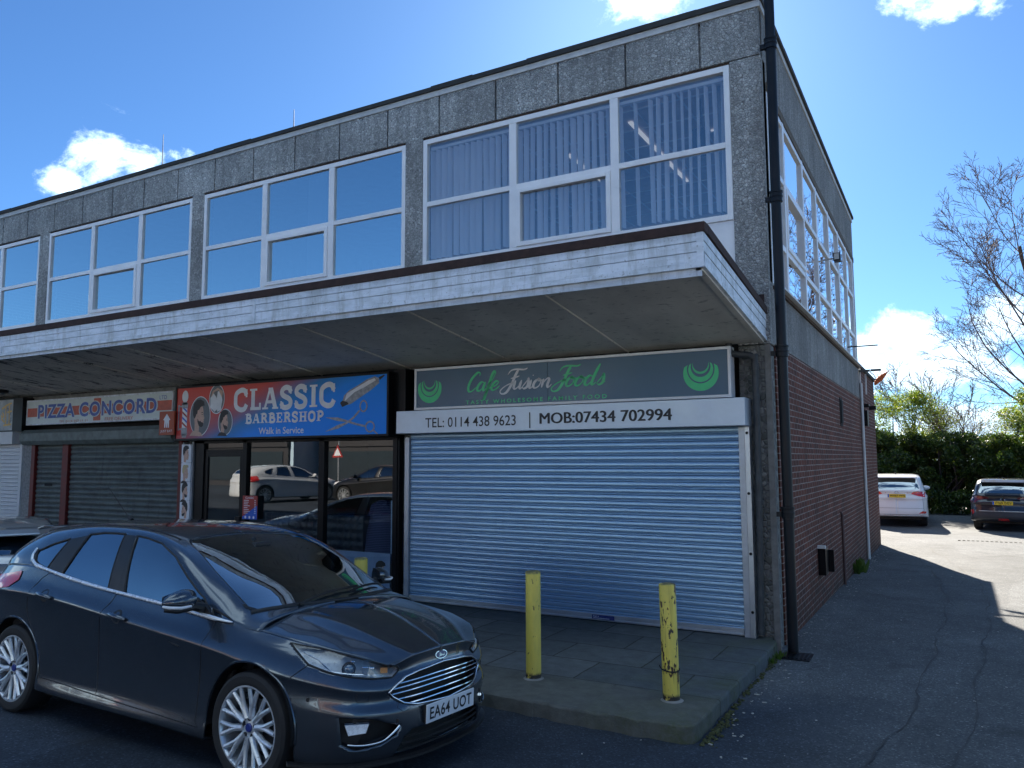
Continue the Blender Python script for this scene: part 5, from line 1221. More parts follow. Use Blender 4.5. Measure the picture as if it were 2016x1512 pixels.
    for x in(0,wx):
        for sg in(-1,1): build_wheel(car,x,sg*.885,sg)
    # floor pan
    mb=MB(); mb.box(-.6,3.2,-.72,.72,.19,.24); mb.box(.35,2.2,-.80,.80,.17,.22); car.part(mb,'floor_pan',M_seal)
    # door handles
    for sg,v in((-1,'R'),(1,'L')):
        for x,z in((.415,.905),(1.33,.842)):
            H=bpy.data.objects.new('door_handle',None); COL.objects.link(H); H.parent=root
            c=[(x-.02+.048*math.cos(a),z+.002+.045*math.sin(a)) for a in np.linspace(0,2*math.pi,20)[:-1]]; q=car.panel('handle_recess',v,c,M_seal,.0015,.05,H)
            h1=car.hit(v,x-.095,z+.012,.004);h2=car.hit(v,x-.075,z+.010,.020);h3=car.hit(v,x+.06,z-.004,.022);h4=car.hit(v,x+.09,z-.008,.006)
            mb=MB(); mb.tube([h1,h2,h2.lerp(h3,.5)+Vector((0,sg*.003,0)),h3,h4],[.015,.019,.020,.019,.014],10); mb.v=[(a,b,z+(c_-z)*.95) for a,b,c_ in mb.v]; car.part(mb,'grip',PM,H,smooth=True)
    # crease highlight: soft pressed line (thin raised bead) along the flank
    # mirrors
    for sg in(-1,1):
        Mr=bpy.data.objects.new('door_mirror',None); COL.objects.link(Mr); Mr.parent=root
        mb=MB(); v=[];n=18;m=9
        for j in range(m+1):
            t=j/m; yy=.90+.195*t
            rz=.072*math.sin(math.pi*min(1,.22+t*.78))**.5*(1-.25*t); rx=.062*math.sin(math.pi*min(1,.25+t*.75))**.5
            for k in range(n):
                a=2*math.pi*k/n; cx=math.cos(a); x=2.075+(rx*1.25 if cx>0 else rx*.55)*cx-.02*t; v.append((x,sg*yy,1.035-.012*t+rz*math.sin(a)))
        mb.add(v,[(j*n+k,j*n+(k+1)%n,(j+1)*n+(k+1)%n,(j+1)*n+k) for j in range(m) for k in range(n)]+[tuple(range(n)),tuple(m*n+k for k in range(n))]); car.part(mb,'mirror_shell',PM,Mr,smooth=True)
        mb=MB(); mb.tube([(2.10,sg*.80,.965),(2.09,sg*.88,.985),(2.085,sg*.93,1.0)],[.035,.028,.03],10); mb.prism([(2.0,.945),(2.19,.935),(2.12,.99),(2.03,1.03)],'y',sg*.805,sg*.822); car.part(mb,'mirror_arm',M_plast,Mr,smooth='auto')
        mb=MB(); mb.tube([(2.155,sg*.95,1.0),(2.15,sg*1.02,.995),(2.12,sg*1.08,1.0),(2.075,sg*1.098,1.005)],[.008,.010,.010,.008],8); car.part(mb,'indicator',M_plateW,Mr,smooth=True)
        mb=MB(); mb.tube([(2.13,sg*.92,.985),(2.13,sg*1.03,.978),(2.08,sg*1.09,.985)],[.02,.019,.014],8); car.part(mb,'lower_housing',M_plast,Mr,smooth=True)
        mb=MB(); mb.add([(2.030,sg*.925,.985),(2.028,sg*1.07,.985),(2.028,sg*1.075,1.06),(2.030,sg*.93,1.09)],[(0,1,2,3)]); car.part(mb,'mirror_glass',M_chrome,Mr)
    # ---- grille
    mb=MB(); mb.add([(3.36,a,b) for a,b in GR],[tuple(range(len(GR)))]); n=len(GR)
    mb.add([(3.36,a,b) for a,b in GR]+[tuple(car.hit('F',a,b,-.004,'body')) for a,b in GR],[(i,(i+1)%n,n+(i+1)%n,n+i) for i in range(n)]); G=car.part(mb,'grille',M_seal)
    mb=MB(); GG=[(a*.995,b) for a,b in GR]; car.line('F',GG,.0075,.002,8,True,.04,'body',mb); car.part(mb,'grille_surround',M_chrome,G,smooth=True)
    for k in range(5):
        z=.482+.030*k; xs=[a for a,b in GR]; 
        lim=float(np.interp(z,[.452,.468,.488,.53,.56,.595,.632,.650,.664],[.0,.30,.39,.455,.487,.44,.36,.25,.0]))-.012
        mb=MB(); Lp=[(y,z+(.012*(1-(y/lim)**2) if k>1 else .004*(1-(y/lim)**2))) for y in np.linspace(-lim,lim,19)]
        pts=[car.hit('F',a,b,-.006,'body') for a,b in Lp]; v=[];f=[]
        for p in pts: v+= [(p[0]+.002,p[1],p[2]+.0052),(p[0]+.004,p[1],p[2]),(p[0]-.022,p[1],p[2]-.008),(p[0]-.022,p[1],p[2]-.002)]
        for i in range(len(pts)-1):
            for q in range(4): f.append((i*4+q,i*4+(q+1)%4,(i+1)*4+(q+1)%4,(i+1)*4+q))
        mb.add(v,f); car.part(mb,'grille_bar',M_chrome,G)
    # badge
    N=bpy.data.objects.new('badge',None); COL.objects.link(N); N.parent=root
    c=car.hit('F',0,.708,.003,'body'); ex=[(0,.063*math.cos(a),.026*math.sin(a)) for a in np.linspace(0,2*math.pi,29)[:-1]]
    mb=MB(); mb.add([(c.x-.25*q[2],q[1],c.z+q[2]) for q in ex]+[(c.x-.25*q[2]-.012,q[1],c.z+q[2]) for q in ex],[tuple(range(28))]+[(i,(i+1)%28,28+(i+1)%28,28+i) for i in range(28)]); car.part(mb,'badge_ring',M_chrome,N)
    mb=MB(); mb.add([(c.x-.25*q[2]*.84+.002,q[1]*.88,c.z+q[2]*.82) for q in ex],[tuple(range(28))]); car.part(mb,'badge_field',simple('badge_blue',(.012,.02,.12),.2),N)
    mb=MB(); pen(mb,[[(.1,.55),(.25,.75),(.5,.6),(.35,.2),(.15,.1)],[(.2,.4),(.5,.42)],[(.62,.4),(.55,.2),(.7,.15),(.75,.4),(.62,.4)],[(.85,.4),(.85,.15)],[(.87,.35),(1.0,.42)],[(1.2,.4),(1.08,.2),(1.25,.15),(1.35,.7)],[(1.25,.15),(1.4,.2)]],0,0,1,0,wk=.8)
    mb.v=[(c.x+.0045-.25*(v[2]-.4)*.028,(v[0]-.9)*.050,c.z+(v[2]-.42)*.03) for v in mb.v]; car.part(mb,'badge_script',M_chrome,N)
    plate_obj(car,3.522,0,.348,.52,.111,0,'EA64 UOT',M_plateW)
    mb=MB(); mb.box(3.47,3.517,-.25,.25,.35,.455); car.part(mb,'plate_backing',M_plast)
    # lower intake and lip
    mb=MB(); n=len(LOW); fr=[car.hit('F',a,b,-.003,'body') for a,b in LOW]; mb.add([tuple(p) for p in fr]+[(3.36,p[1],p[2]) for p in fr],[(i,(i+1)%n,n+(i+1)%n,n+i) for i in range(n)]+[tuple(range(n,2*n))]); I=car.part(mb,'lower_intake',M_seal)
    for z,l in((.215,.42),(.255,.405),(.295,.385)):
        mb=MB(); mb.tube([car.hit('F',y,z,-.012,'body') for y in np.linspace(-l,l,15)],.0065,6); car.part(mb,'intake_bar',M_plast,I,smooth=True)
    mb=MB(); pts=[]
    for i,(X_,Y_,L_,T_) in enumerate(SIDE_F[:6]): pts.append((X_,Y_))
    C=catmull([(a,b) for a,b in pts],6); 
    for sg in(-1,1):
        o_=[(a+.004,sg*b) for a,b in C]; v=[];f=[]
        for i,(a,b) in enumerate(o_):
            k=.94; v+=[(a,b,.168),(a+.012,b*1.006,.172),(a+.012,b*1.006,.186),(a-.02,b*.985,.192)]
        for i in range(len(o_)-1):
            for q in range(4): f.append((i*4+q,i*4+(q+1)%4,(i+1)*4+(q+1)%4,(i+1)*4+q))
        mb.add(v,f)
    car.part(mb,'front_lip',M_plast,smooth='auto')
    # fog lamps
    for v,sg in(('FR',-1),('FL',1)):
        P=FG[v]; n=len(P); fr=[car.hit(v,a,b,-.003,'body') for a,b in P]; d=Vector((.7071,sg*.7071,0))
        H=bpy.data.objects.new('fog_lamp',None); COL.objects.link(H); H.parent=root
        mb=MB(); mb.add([tuple(p) for p in fr]+[tuple(p-d*.07) for p in fr],[(i,(i+1)%n,n+(i+1)%n,n+i) for i in range(n)]+[tuple(range(n,2*n))]); car.part(mb,'recess',M_seal,H)
        c=[(3.325,sg*.765,.405),(3.385,sg*.615,.402),(3.375,sg*.63,.352),(3.33,sg*.735,.345)]
        mb=MB(); q=[car.hit(v,*car.to2(v,p),-.022,'body') for p in c]; mb.add([tuple(p) for p in q]+[tuple(p-d*.04) for p in q],[(0,1,2,3),(0,1,5,4),(1,2,6,5),(2,3,7,6),(3,0,4,7)]); car.part(mb,'lens',M_lampin,H)
        c=[(3.335,sg*.745,.302),(3.38,sg*.66,.292),(3.43,sg*.56,.300),(3.46,sg*.50,.335),(3.475,sg*.455,.37)]
        mb=MB(); c2=catmull(c,5); q=[car.hit(v,*car.to2(v,p),.004,'body') or Vector(p) for p in c2]; mb.tube([tuple(p) for p in q],[.006+.010*max(0,(i/len(q)-.5)) for i in range(len(q))],8); car.part(mb,'chrome_blade',M_chrome,H,smooth=True)
    # headlights
    for v,sg in(('FR',-1),('FL',1)):
        P=HL(v); H=bpy.data.objects.new('headlight',None); COL.objects.link(H); H.parent=root; n=len(P)
        d=Vector((.7071,sg*.7071,0)); fr=[car.hit(v,a,b,-.004,'body') for a,b in P]; cc=sum(fr,Vector())/n
        bk=[cc.lerp(p,.95)-d*.026 for p in fr]
        mb=MB(); mb.add([tuple(p) for p in fr]+[tuple(p) for p in bk],[(i,(i+1)%n,n+(i+1)%n,n+i) for i in range(n)]+[tuple(range(n,2*n))]); car.part(mb,'reflector_bowl',M_lampin,H,smooth='auto')
        car.panel('cover',v,P,M_cover,.002,.05,H,'body')
        mb=MB(); car.line(v,P,.0055,.001,6,True,.03,'body',mb); car.part(mb,'lamp_surround',M_seal,H,smooth=True)
        def at(p,dep): return car.hit(v,*car.to2(v,(p[0],p[1]*sg*-1*-1,p[2])),-dep,'body')
        lc=at((3.285,.705,.715),.020)
        mb=MB(); mb.obox(lc-d*.002,(.038*.7071,-sg*.038*.7071*1,0),(0,0,.030),tuple(d*.010)); 
        mb2=MB(); ln=[]; 
        u=Vector((.7071,-sg*.7071,0))
        prof=[(.040,-.01),(.042,.008),(.034,.012),(.030,.004)]
        for r_,h_ in prof:
            for k in range(20): a=2*math.pi*k/20; p=lc+u*(r_*math.cos(a))+Vector((0,0,r_*math.sin(a)))+d*h_; ln.append(tuple(p))
        mb2.add(ln,[(i*20+k,i*20+(k+1)%20,(i+1)*20+(k+1)%20,(i+1)*20+k) for i in range(3) for k in range(20)]); car.part(mb2,'lens_bezel',M_seal,H,smooth='auto')
        mb=MB(); vs=[];fs=[]
        for j in range(5):
            ph=j/4*math.pi/2; 
            for k in range(20): a=2*math.pi*k/20; r_=.029*math.cos(ph); p=lc+u*(r_*math.cos(a))+Vector((0,0,r_*math.sin(a)))+d*(.004+.016*math.sin(ph)); vs.append(tuple(p))
        mb.add(vs,[(i*20+k,i*20+(k+1)%20,(i+1)*20+(k+1)%20,(i+1)*20+k) for i in range(4) for k in range(20)]); car.part(mb,'projector_lens',glass_like,H,smooth=True)
        mb=MB()
        for k,(p,s_) in enumerate([((3.345,.625,.695),.018),((3.365,.59,.690),.016),((3.30,.69,.742),.012)]):
            q=at(p,.018); mb.obox(q,tuple(u*s_),(0,0,s_*1.3),tuple(d*.006))
        car.part(mb,'inner_reflector',M_chrome,H,bevel=.004)
        q=at((3.40,.515,.680),.016); mb=MB(); mb.obox(q,tuple(u*.022),(0,0,.017),tuple(d*.004)); car.part(mb,'turn_lens',M_amber,H,bevel=.006)
        mb=MB(); mb.tube([at(p,.016) for p in [(3.03,.83,.80),(3.12,.80,.765),(3.2,.765,.70),(3.3,.70,.685),(3.40,.53,.655)]],.004,6); car.part(mb,'light_guide',M_chrome,H,smooth=True)
    # tail lights, rear
    for v,sg in(('BR',-1),('BL',1)):
        P=[car.to2(v,p) for p in [(-.10,sg*.88,1.055),(-.075,sg*.885,.985),(-.12,sg*.89,.93),(-.22,sg*.885,.915),(-.45,sg*.85,.85),(-.62,sg*.78,.83),(-.74,sg*.62,.86),(-.70,sg*.60,.95),(-.60,sg*.70,.985),(-.40,sg*.80,1.0),(-.22,sg*.86,1.03)]]
        car.panel('tail_light',v,P,M_redlens,.006,.04)
    mb=MB(); mb.prism([(-.28,1.372),(-.50,1.345),(-.505,1.360),(-.40,1.388),(-.26,1.392)],'y',-.52,.52); car.part(mb,'spoiler',PM,bevel=.012)
    # antenna
    mb=MB(); mb.tube([(.03,0,1.43),(-.01,0,1.455),(-.03,0,1.475)],[.022,.014,.008],8); mb.tube([(-.02,0,1.46),(-.36,0,1.72)],[.0045,.003],6); car.part(mb,'aerial',M_seal,smooth=True)
    # roof moulding strips
    mb=MB()
    for sg in(-1,1): mb.tube([car.hit('T',x,sg*(.578+.0*x),.0015) for x in np.linspace(-.2,1.5,20)],.006,6)
    car.part(mb,'roof_moulding',M_seal,smooth=True)
    # bumper details: washer cap, sensors
    mb=MB()
    for y in(-.66,.66):
        v='FR' if y<0 else 'FL'; c=car.to2(v,(3.36,y,.555)); P=[(c[0]+a,c[1]+b) for a,b in [(-.035,-.028),(.035,-.028),(.04,0),(.035,.028),(-.035,.028),(-.04,0)]]; car.line(v,P,.0018,.0,5,True,.02,'body',mb)
    P=[(a,b) for a,b in [(-.42,.50),(-.36,.50),(-.35,.455),(-.40,.44),(-.44,.47)]]; car.line('F',P,.0015,0,5,True,.02,'body',mb)
    car.part(mb,'shut_line',M_seal)
    for y,z in((-.70,.43),(-.45,.40),(.45,.40),(.70,.43),(-.84,.545)):
        v='FR' if y<0 else 'FL'; X0={.70:3.34,.45:3.45,.84:3.1}[abs(y)]; h=car.hit(v,*car.to2(v,(X0,y,z)),.001,'body'); d=Vector((.7071,-.7071 if y<0 else .7071,0))
        mb=MB(); mb.tube([h-d*.004,h+d*.003],.012,12); car.part(mb,'parking_sensor',M_plast)
    # ---- cabin
    def seat(x,y,w=.50,col=M_cabin):
        S_=bpy.data.objects.new('seat',None); COL.objects.link(S_); S_.parent=root
        mb=MB(); mb.box(x,x+.50,y-w/2,y+w/2,.42,.58); car.part(mb,'cushion',col,S_,bevel=.05,smooth='auto')
        mb=MB(); mb.obox((x-.06,y,.83),(.06,0,.018),(0,w/2-.01,0),(-.10,0,.31)); car.part(mb,'backrest',col,S_,bevel=.05,smooth='auto')
        mb=MB(); mb.obox((x-.19,y,1.21),(.045,0,.01),(0,.12,0),(-.02,0,.085)); car.part(mb,'headrest',col,S_,bevel=.03,smooth='auto')
    seat(1.15,-.37);seat(1.15,.37);seat(.25,-.37,.6);seat(.25,.37,.6)
    mb=MB(); mb.prism([(1.78,.62),(1.78,.90),(1.95,.955),(2.52,.93),(2.52,.6)],'y',-.74,.74); car.part(mb,'dashboard',M_plast,bevel=.03,smooth='auto')
    mb=MB(); th=[(1.70-.03*math.sin(a)*1.6,-.37+.185*math.cos(a),.93+.175*math.sin(a)) for a in np.linspace(0,2*math.pi,25)[:-1]]; mb.tube(th,.016,8,closed=True); mb.tube([(1.72,-.37,.93),(1.85,-.37,.88)],.05,10); mb.box(1.70,1.72,-.53,-.21,.915,.945); car.part(mb,'steering_wheel',M_plast,smooth='auto')
    mb=MB(); mb.obox((1.50,.0,1.285),(.012,0,.004),(0,.12,0),(-.01,0,.035)); mb.tube([(1.52,0,1.32),(1.62,0,1.35)],.02,8); mb.box(1.52,1.72,-.07,.07,1.305,1.33); car.part(mb,'rear_view_mirror',M_plast,bevel=.01)
    mb=MB(); mb.box(-.4,1.42,-.52,.52,1.375,1.385); car.part(mb,'headlining',M_head)
    mb=MB(); mb.box(-.55,.0,-.55,.55,.95,.97); mb.box(-.2,2.4,-.80,-.77,.4,.88); mb.box(-.2,2.4,.77,.80,.4,.88); mb.box(-.3,2.3,-.7,.7,.25,.40); car.part(mb,'cabin_lining',M_cabin)
    return car
t=NT('lens_glass'); glass_like=t.out(t.pbr(col=(.15,.20,.25),rough=.03,metal=.3,coat=1.))
FOCUS=focus()
# ================================================================ the other cars (less detail, further away)
def other_car(name_root,loc,rz,label,col,metal,plates,SIDE=SIDE_F,TOP=TOP_F,rear=None,wx=2.648,scale=(1,1,1),wr=.325,wheelmat=None,track=.885,z_arch=.335,group=None,lod=2):
    root=thing('parked_car',loc,label,'car',group,rz)
    PM=paint(name_root,col,metal,.3)
    S=[(a*scale[0],b*scale[1],[(d,z*scale[2]) for d,z in L],(T[0]*scale[0],T[1]*scale[1],T[2]*scale[2])) for a,b,L,T in SIDE]
    T_=[(x*scale[0],[(y*scale[1],z*scale[2]) for y,z in L]) for x,L in TOP]
    car=hatch_base(root,PM,S,T_,du=(150,48),dt=(110,64))
    sx,sy,sz=scale; sc=lambda P:[(a*sx,b*sz) for a,b in P]
    wxx=wx*sx
    ar=[arch_poly(wxx,wr+.01,wr+.05),arch_poly(0,wr+.01,wr+.05)]
    for P in ar:
        for v in 'RL': car.cut('body',v,P)
    return root,PM,car,sc,ar,wxx
def finish_car(root,PM,car,wxx,wr,track,ar,lod=2):
    for n in('body','roof','bonnet'):
        vs,f=car.surfs[n]; mb=MB(); mb.add(vs,f); o=mb.build(n,PM,None,smooth=True); o.parent=root; md=o.modifiers.new('s','SOLIDIFY'); md.thickness=.02; md.offset=-1
    for x in(0,wxx):
        for sg in(-1,1):
            build_wheel(car,x,sg*track,sg,r=wr,w=.215,rr=wr-.085,lod=lod)
            mb=MB(); A=np.linspace(R(-8),R(188),20); r=wr+.045; a1=[(x+r*math.cos(a),sg*(track-.01),wr+.01+r*math.sin(a)) for a in A]; a2=[(p[0],sg*.5,p[2]) for p in a1]; n=len(A)
            mb.add(a1+a2,[(i,i+1,n+i+1,n+i) for i in range(n-1)]); mb.add([(p[0],sg*.55,p[2]) for p in a1],[tuple(range(n))]); car.part(mb,'wheel_arch_liner',M_seal)
    mb=MB(); mb.box(-.5,wxx+.5,-.7,.7,.22,.40); car.part(mb,'floor_pan',M_seal)
def hatch_windows(car,sc,top_ws=True,gl=None):
    g=gl or M_cglassd
    qtr=sc(clipx(WIN_BOT,.02,.262)+[(.30,1.19),(.345,1.30)]+clipx(WIN_TOP,.02,.345)[::-1]); rear=sc(clipx(WIN_BOT,.475,1.075)+[(1.03,1.2),(.985,1.375)]+clipx(WIN_TOP,.56,.985)[::-1]+[(.545,1.30),(.52,1.2)])
    frnt=sc(clipx(WIN_BOT,1.275,2.30)+clipx(WIN_TOP,1.135,2.25)[::-1]+[(1.20,1.19)])
    for v in'RL':
        for P in(qtr,rear,frnt): car.cut('roof',v,P); car.panel('side_window',v,P,g,-.006,.1,which='roof')
        mb=MB()
        for P in(qtr,rear,frnt): car.line(v,P,.008,-.002,5,True,.06,'roof',mb)
        car.part(mb,'window_seal',M_seal)
    sx=sc([(1,0)])[0][0]
    ws=[(2.575,0),(2.51,.45),(2.36,.672),(1.97,.632),(1.58,.552),(1.495,.3),(1.485,0)]; ws=[(a*sx,b) for a,b in ws]; ws=ws+[(a,-b) for a,b in ws[1:-1]][::-1]
    rw=[(-.33,0),(-.35,.4),(-.40,.50),(-.52,.50),(-.64,.43),(-.69,.3),(-.70,0)]; rw=[(a*sx,b) for a,b in rw]; rw=rw+[(a,-b) for a,b in rw[1:-1]][::-1]
    car.cut('roof','T',ws); car.cut('roof','T',rw)
    car.panel('windscreen','T',ws,g,-.006,.15,which='roof'); car.panel('rear_window','T',rw,g,-.006,.1,which='roof')
def hatch_rear(car,sz=1,plate='',mat=None,red=None):
    for v,sg in(('BR',-1),('BL',1)):
        P=[car.to2(v,(p[0],p[1],p[2]*sz)) for p in [(-.30,sg*.86,.985),(-.24,sg*.87,.90),(-.30,sg*.875,.845),(-.45,sg*.85,.835),(-.62,sg*.78,.83),(-.74,sg*.62,.86),(-.70,sg*.60,.95),(-.60,sg*.70,1.01),(-.45,sg*.80,1.045),(-.36,sg*.83,1.05)]]
        car.panel('tail_light',v,P,M_redlens,.006,.05)
def front_lamps(car,HLs=None,sz=1):
    for v,sg in(('FR',-1),('FL',1)):
        P=[car.to2(v,(p[0],sg*abs(p[1]),p[2]*sz)) for p in [(2.93,-.835,.832),(3.10,-.85,.735),(3.30,-.73,.672),(3.42,-.47,.640),(3.44,-.43,.675),(3.37,-.55,.735),(3.12,-.745,.812)]]
        car.panel('headlight',v,P,M_lampin,.006,.06)
    GR=[(-.45,.56),(-.3,.64),(.3,.64),(.45,.56),(.3,.47),(-.3,.47)]; car.panel('grille','F',[(a,b*sz) for a,b in GR],M_plast,.004,.08)
    mb=MB(); car.line('F',[(a,b*sz) for a,b in GR],.008,.004,6,True,.06,None,mb); car.part(mb,'grille_surround',M_chrome)
    car.panel('lower_intake','F',[(-.5,.2),(-.4,.33),(.4,.33),(.5,.2)],M_plast,.004,.08)
def mirrors(car,PM,x=2.08,z=1.03,y=.88):
    for sg in(-1,1):
        mb=MB(); n=12;m=5;v=[]
        for j in range(m+1):
            t=j/m; rz=.075*math.sin(math.pi*(.25+t*.7))**.5
            for k in range(n): a=2*math.pi*k/n; v.append((x+.05*math.cos(a),sg*(y+.2*t),z+rz*math.sin(a)))
        mb.add(v,[(j*n+k,j*n+(k+1)%n,(j+1)*n+(k+1)%n,(j+1)*n+k) for j in range(m) for k in range(n)]+[tuple(range(n)),tuple(m*n+k for k in range(n))]); mb.obox((x,sg*(y-.03),z-.04),(.03,0,0),(0,.06,0),(0,0,.02)); car.part(mb,'door_mirror',PM,smooth='auto')
# --- silver hatchback beyond the left end of the grey one, seen from behind
SC_=(.96,.96,.92)
r_,PM,car,sc,ar,wxx=other_car('silver_paint',(-7.52,-4.12,-.10),R(151.6),'pale silver hatchback cut by the left edge, its tail to the camera',(.42,.44,.46),.6,None,scale=SC_,wr=.30)
hatch_windows(car,sc); hatch_rear(car,.92); front_lamps(car,sz=.92)
mb=MB(); mb.prism([(-.25,1.26),(-.60,1.22),(-.605,1.245),(-.45,1.28),(-.25,1.29)],'y',-.53,.53); car.part(mb,'spoiler',PM,bevel=.012)
mb=MB(); mb.box(-.61,-.598,-.13,.13,1.223,1.24); car.part(mb,'brake_light',M_redlens)
mb=MB(); c=[(a,b) for a,b in ell(-.50,.10,.05,.075,16)]; q=car.panel('window_sticker','T',c,simple('sticker_grey',(.30,.38,.38),.6),.004,.1)
finish_car(r_,PM,car,wxx,.30,.85,ar); mirrors(car,PM,2.0,.96,.85)
# --- sports utility shapes
SIDE_S=[
(3.60,0,[(.10,.25),(.02,.28),(.0,.40),(.02,.60),(.03,.80),(.05,.93)],(3.50,0,1.0)),
(3.58,.35,[(.10,.25),(.02,.28),(.0,.40),(.02,.60),(.03,.80),(.05,.93)],(3.48,.35,.99)),
(3.45,.66,[(.10,.25),(.02,.28),(.0,.40),(.0,.60),(.02,.80),(.05,.92)],(3.38,.58,.97)),
(3.20,.84,[(.10,.25),(.02,.28),(.0,.40),(.0,.60),(.01,.82),(.05,.95)],(3.10,.74,1.0)),
(2.66,.91,[(.10,.25),(.0,.29),(.0,.42),(.0,.62),(.0,.85),(.04,.98)],(2.60,.80,1.03)),
(1.7,.915,[(.10,.26),(.01,.30),(.03,.42),(.02,.62),(.0,.90),(.03,1.02)],(1.70,.84,1.08)),
(.8,.92,[(.10,.26),(.01,.30),(.03,.42),(.02,.62),(.0,.93),(.03,1.05)],(.8,.85,1.11)),
(.0,.92,[(.10,.27),(.0,.31),(.0,.44),(.0,.64),(.0,.95),(.03,1.07)],(.0,.85,1.14)),
(-.45,.90,[(.10,.28),(.0,.32),(.0,.45),(.0,.65),(.0,.95),(.03,1.07)],(-.42,.83,1.15)),
(-.72,.86,[(.10,.30),(.0,.34),(.0,.46),(.0,.66),(.01,.95),(.05,1.07)],(-.66,.79,1.14)),
(-.88,.74,[(.12,.32),(.02,.36),(.0,.46),(.0,.64),(.04,.90),(.08,1.05)],(-.78,.70,1.13)),
(-.94,.42,[(.12,.32),(.02,.36),(.0,.46),(.0,.62),(.05,.90),(.09,1.05)],(-.83,.42,1.12)),
(-.96,0,[(.12,.32),(.02,.36),(.0,.46),(.0,.62),(.05,.90),(.09,1.05)],(-.85,0,1.12))]
TOP_S=[
(2.45,[(.81,1.03),(.80,1.04),(.78,1.05),(.72,1.07),(.38,1.10),(0,1.11)]),
(2.1,[(.83,1.06),(.80,1.12),(.76,1.20),(.70,1.24),(.38,1.28),(0,1.30)]),
(1.6,[(.84,1.08),(.79,1.26),(.72,1.46),(.64,1.50),(.36,1.52),(0,1.53)]),
(1.2,[(.845,1.09),(.79,1.3),(.70,1.57),(.62,1.60),(.36,1.62),(0,1.63)]),
(.6,[(.85,1.115),(.79,1.34),(.69,1.61),(.61,1.64),(.36,1.66),(0,1.665)]),
(.0,[(.85,1.14),(.79,1.35),(.69,1.60),(.61,1.635),(.36,1.655),(0,1.66)]),
(-.35,[(.84,1.15),(.78,1.35),(.69,1.56),(.61,1.60),(.36,1.63),(0,1.64)]),
(-.58,[(.81,1.15),(.76,1.30),(.69,1.46),(.62,1.52),(.36,1.57),(0,1.585)]),
(-.70,[(.78,1.145),(.73,1.22),(.68,1.32),(.62,1.36),(.36,1.40),(0,1.41)]),
(-.80,[(.71,1.135),(.69,1.15),(.66,1.17),(.60,1.18),(.36,1.19),(0,1.195)]),
(-.85,[(.45,1.12),(.42,1.122),(.40,1.123),(.34,1.124),(.2,1.125),(0,1.126)])]
def suv(loc,rz,label,pname,col,metal,scale,low,plate,lampspec):
    r_,PM,car,sc,ar,wxx=other_car(pname,loc,rz,label,col,metal,None,SIDE=SIDE_S,TOP=TOP_S,scale=scale,wx=2.66,wr=.345)
    sx,sy,sz=scale
    sw=sc([(.0,1.17),(2.2,1.09),(1.75,1.46),(1.2,1.55),(.5,1.58),(.0,1.56),(-.38,1.47),(-.45,1.2)])
    for v in'RL': car.cut('roof',v,sw); car.panel('side_window',v,sw,M_cglassd,-.006,.15,which='roof')
    ws=[(2.40,0),(2.35,.62),(2.1,.66),(1.65,.60),(1.35,.55),(1.3,0)]; ws=[(a*sx,b) for a,b in ws]; ws=ws+[(a,-b) for a,b in ws[1:-1]][::-1]; car.cut('roof','T',ws); car.panel('windscreen','T',ws,M_cglassd,-.006,.15,which='roof')
    finish_car(r_,PM,car,wxx,.345,.86*sy,ar)
    mirrors(car,PM,2.0*sx,1.15*sz,.86*sy)
    return r_,PM,car
# white one nearest the wall
sc1=(1,1.0,1.0); r_,PM,car=suv((.02,19.95,-.31),R(93.5),'white estate-style off-roader parked tail out beside the brick wall','white_paint',(.72,.73,.74),.0,sc1,.3,None,None)
D=lambda n,P,m,off=.006:car.panel(n,'B',P,m,off,.08)
D('rear_window',[(-.62,1.17),(-.66,1.22),(-.58,1.50),(-.50,1.55),(.50,1.55),(.58,1.50),(.66,1.22),(.62,1.17)],M_cglassd,.004)
for s in(-1,1):
    D('tail_light',[(s*.30,1.07),(s*.34,1.12),(s*.62,1.13),(s*.84,1.10),(s*.86,1.02),(s*.80,.95),(s*.62,.98),(s*.45,1.03)],M_redlens)
    D('reflector',[(s*.60,.44),(s*.72,.52),(s*.82,.50),(s*.80,.44)],M_redlens)
D('bumper',[(-.9,.33),(-.9,.405),(.9,.405),(.9,.33),(.6,.28),(-.6,.28)],M_plast); 
mb=MB(); car.line('B',[(-.62,.375),(.62,.375),(.70,.34)],.014,.01,6,False,.1,None,mb); car.part(mb,'bumper_trim',M_alloy)
mb=MB(); mb.prism([(-.50,1.60),(-.80,1.545),(-.80,1.575),(-.6,1.625),(-.45,1.64)],'y',-.60,.60); car.part(mb,'spoiler',PM,bevel=.012)
mb=MB(); mb.tube([(-.1,0,1.66),(-.22,0,1.72)],[.03,.008],8); car.part(mb,'aerial',M_plast)
plate_obj(car,-.955,.0,.93,.52,.111,0,'WH67 WVJ',M_plateY,False,True)
mb=MB(); car.line('B',ell(0,1.095,.05,.035,16),.008,.006,6,True,.03,None,mb); car.part(mb,'badge',M_chrome)
mb=MB(); 
for L in([(-.76,.42),(-.74,.9),(-.70,1.15)],[(.76,.42),(.74,.9),(.70,1.15)],[(-.75,.60),(.75,.60)]): car.line('B',L,.004,.0,5,False,.06,None,mb)
car.part(mb,'shut_line',M_seal)
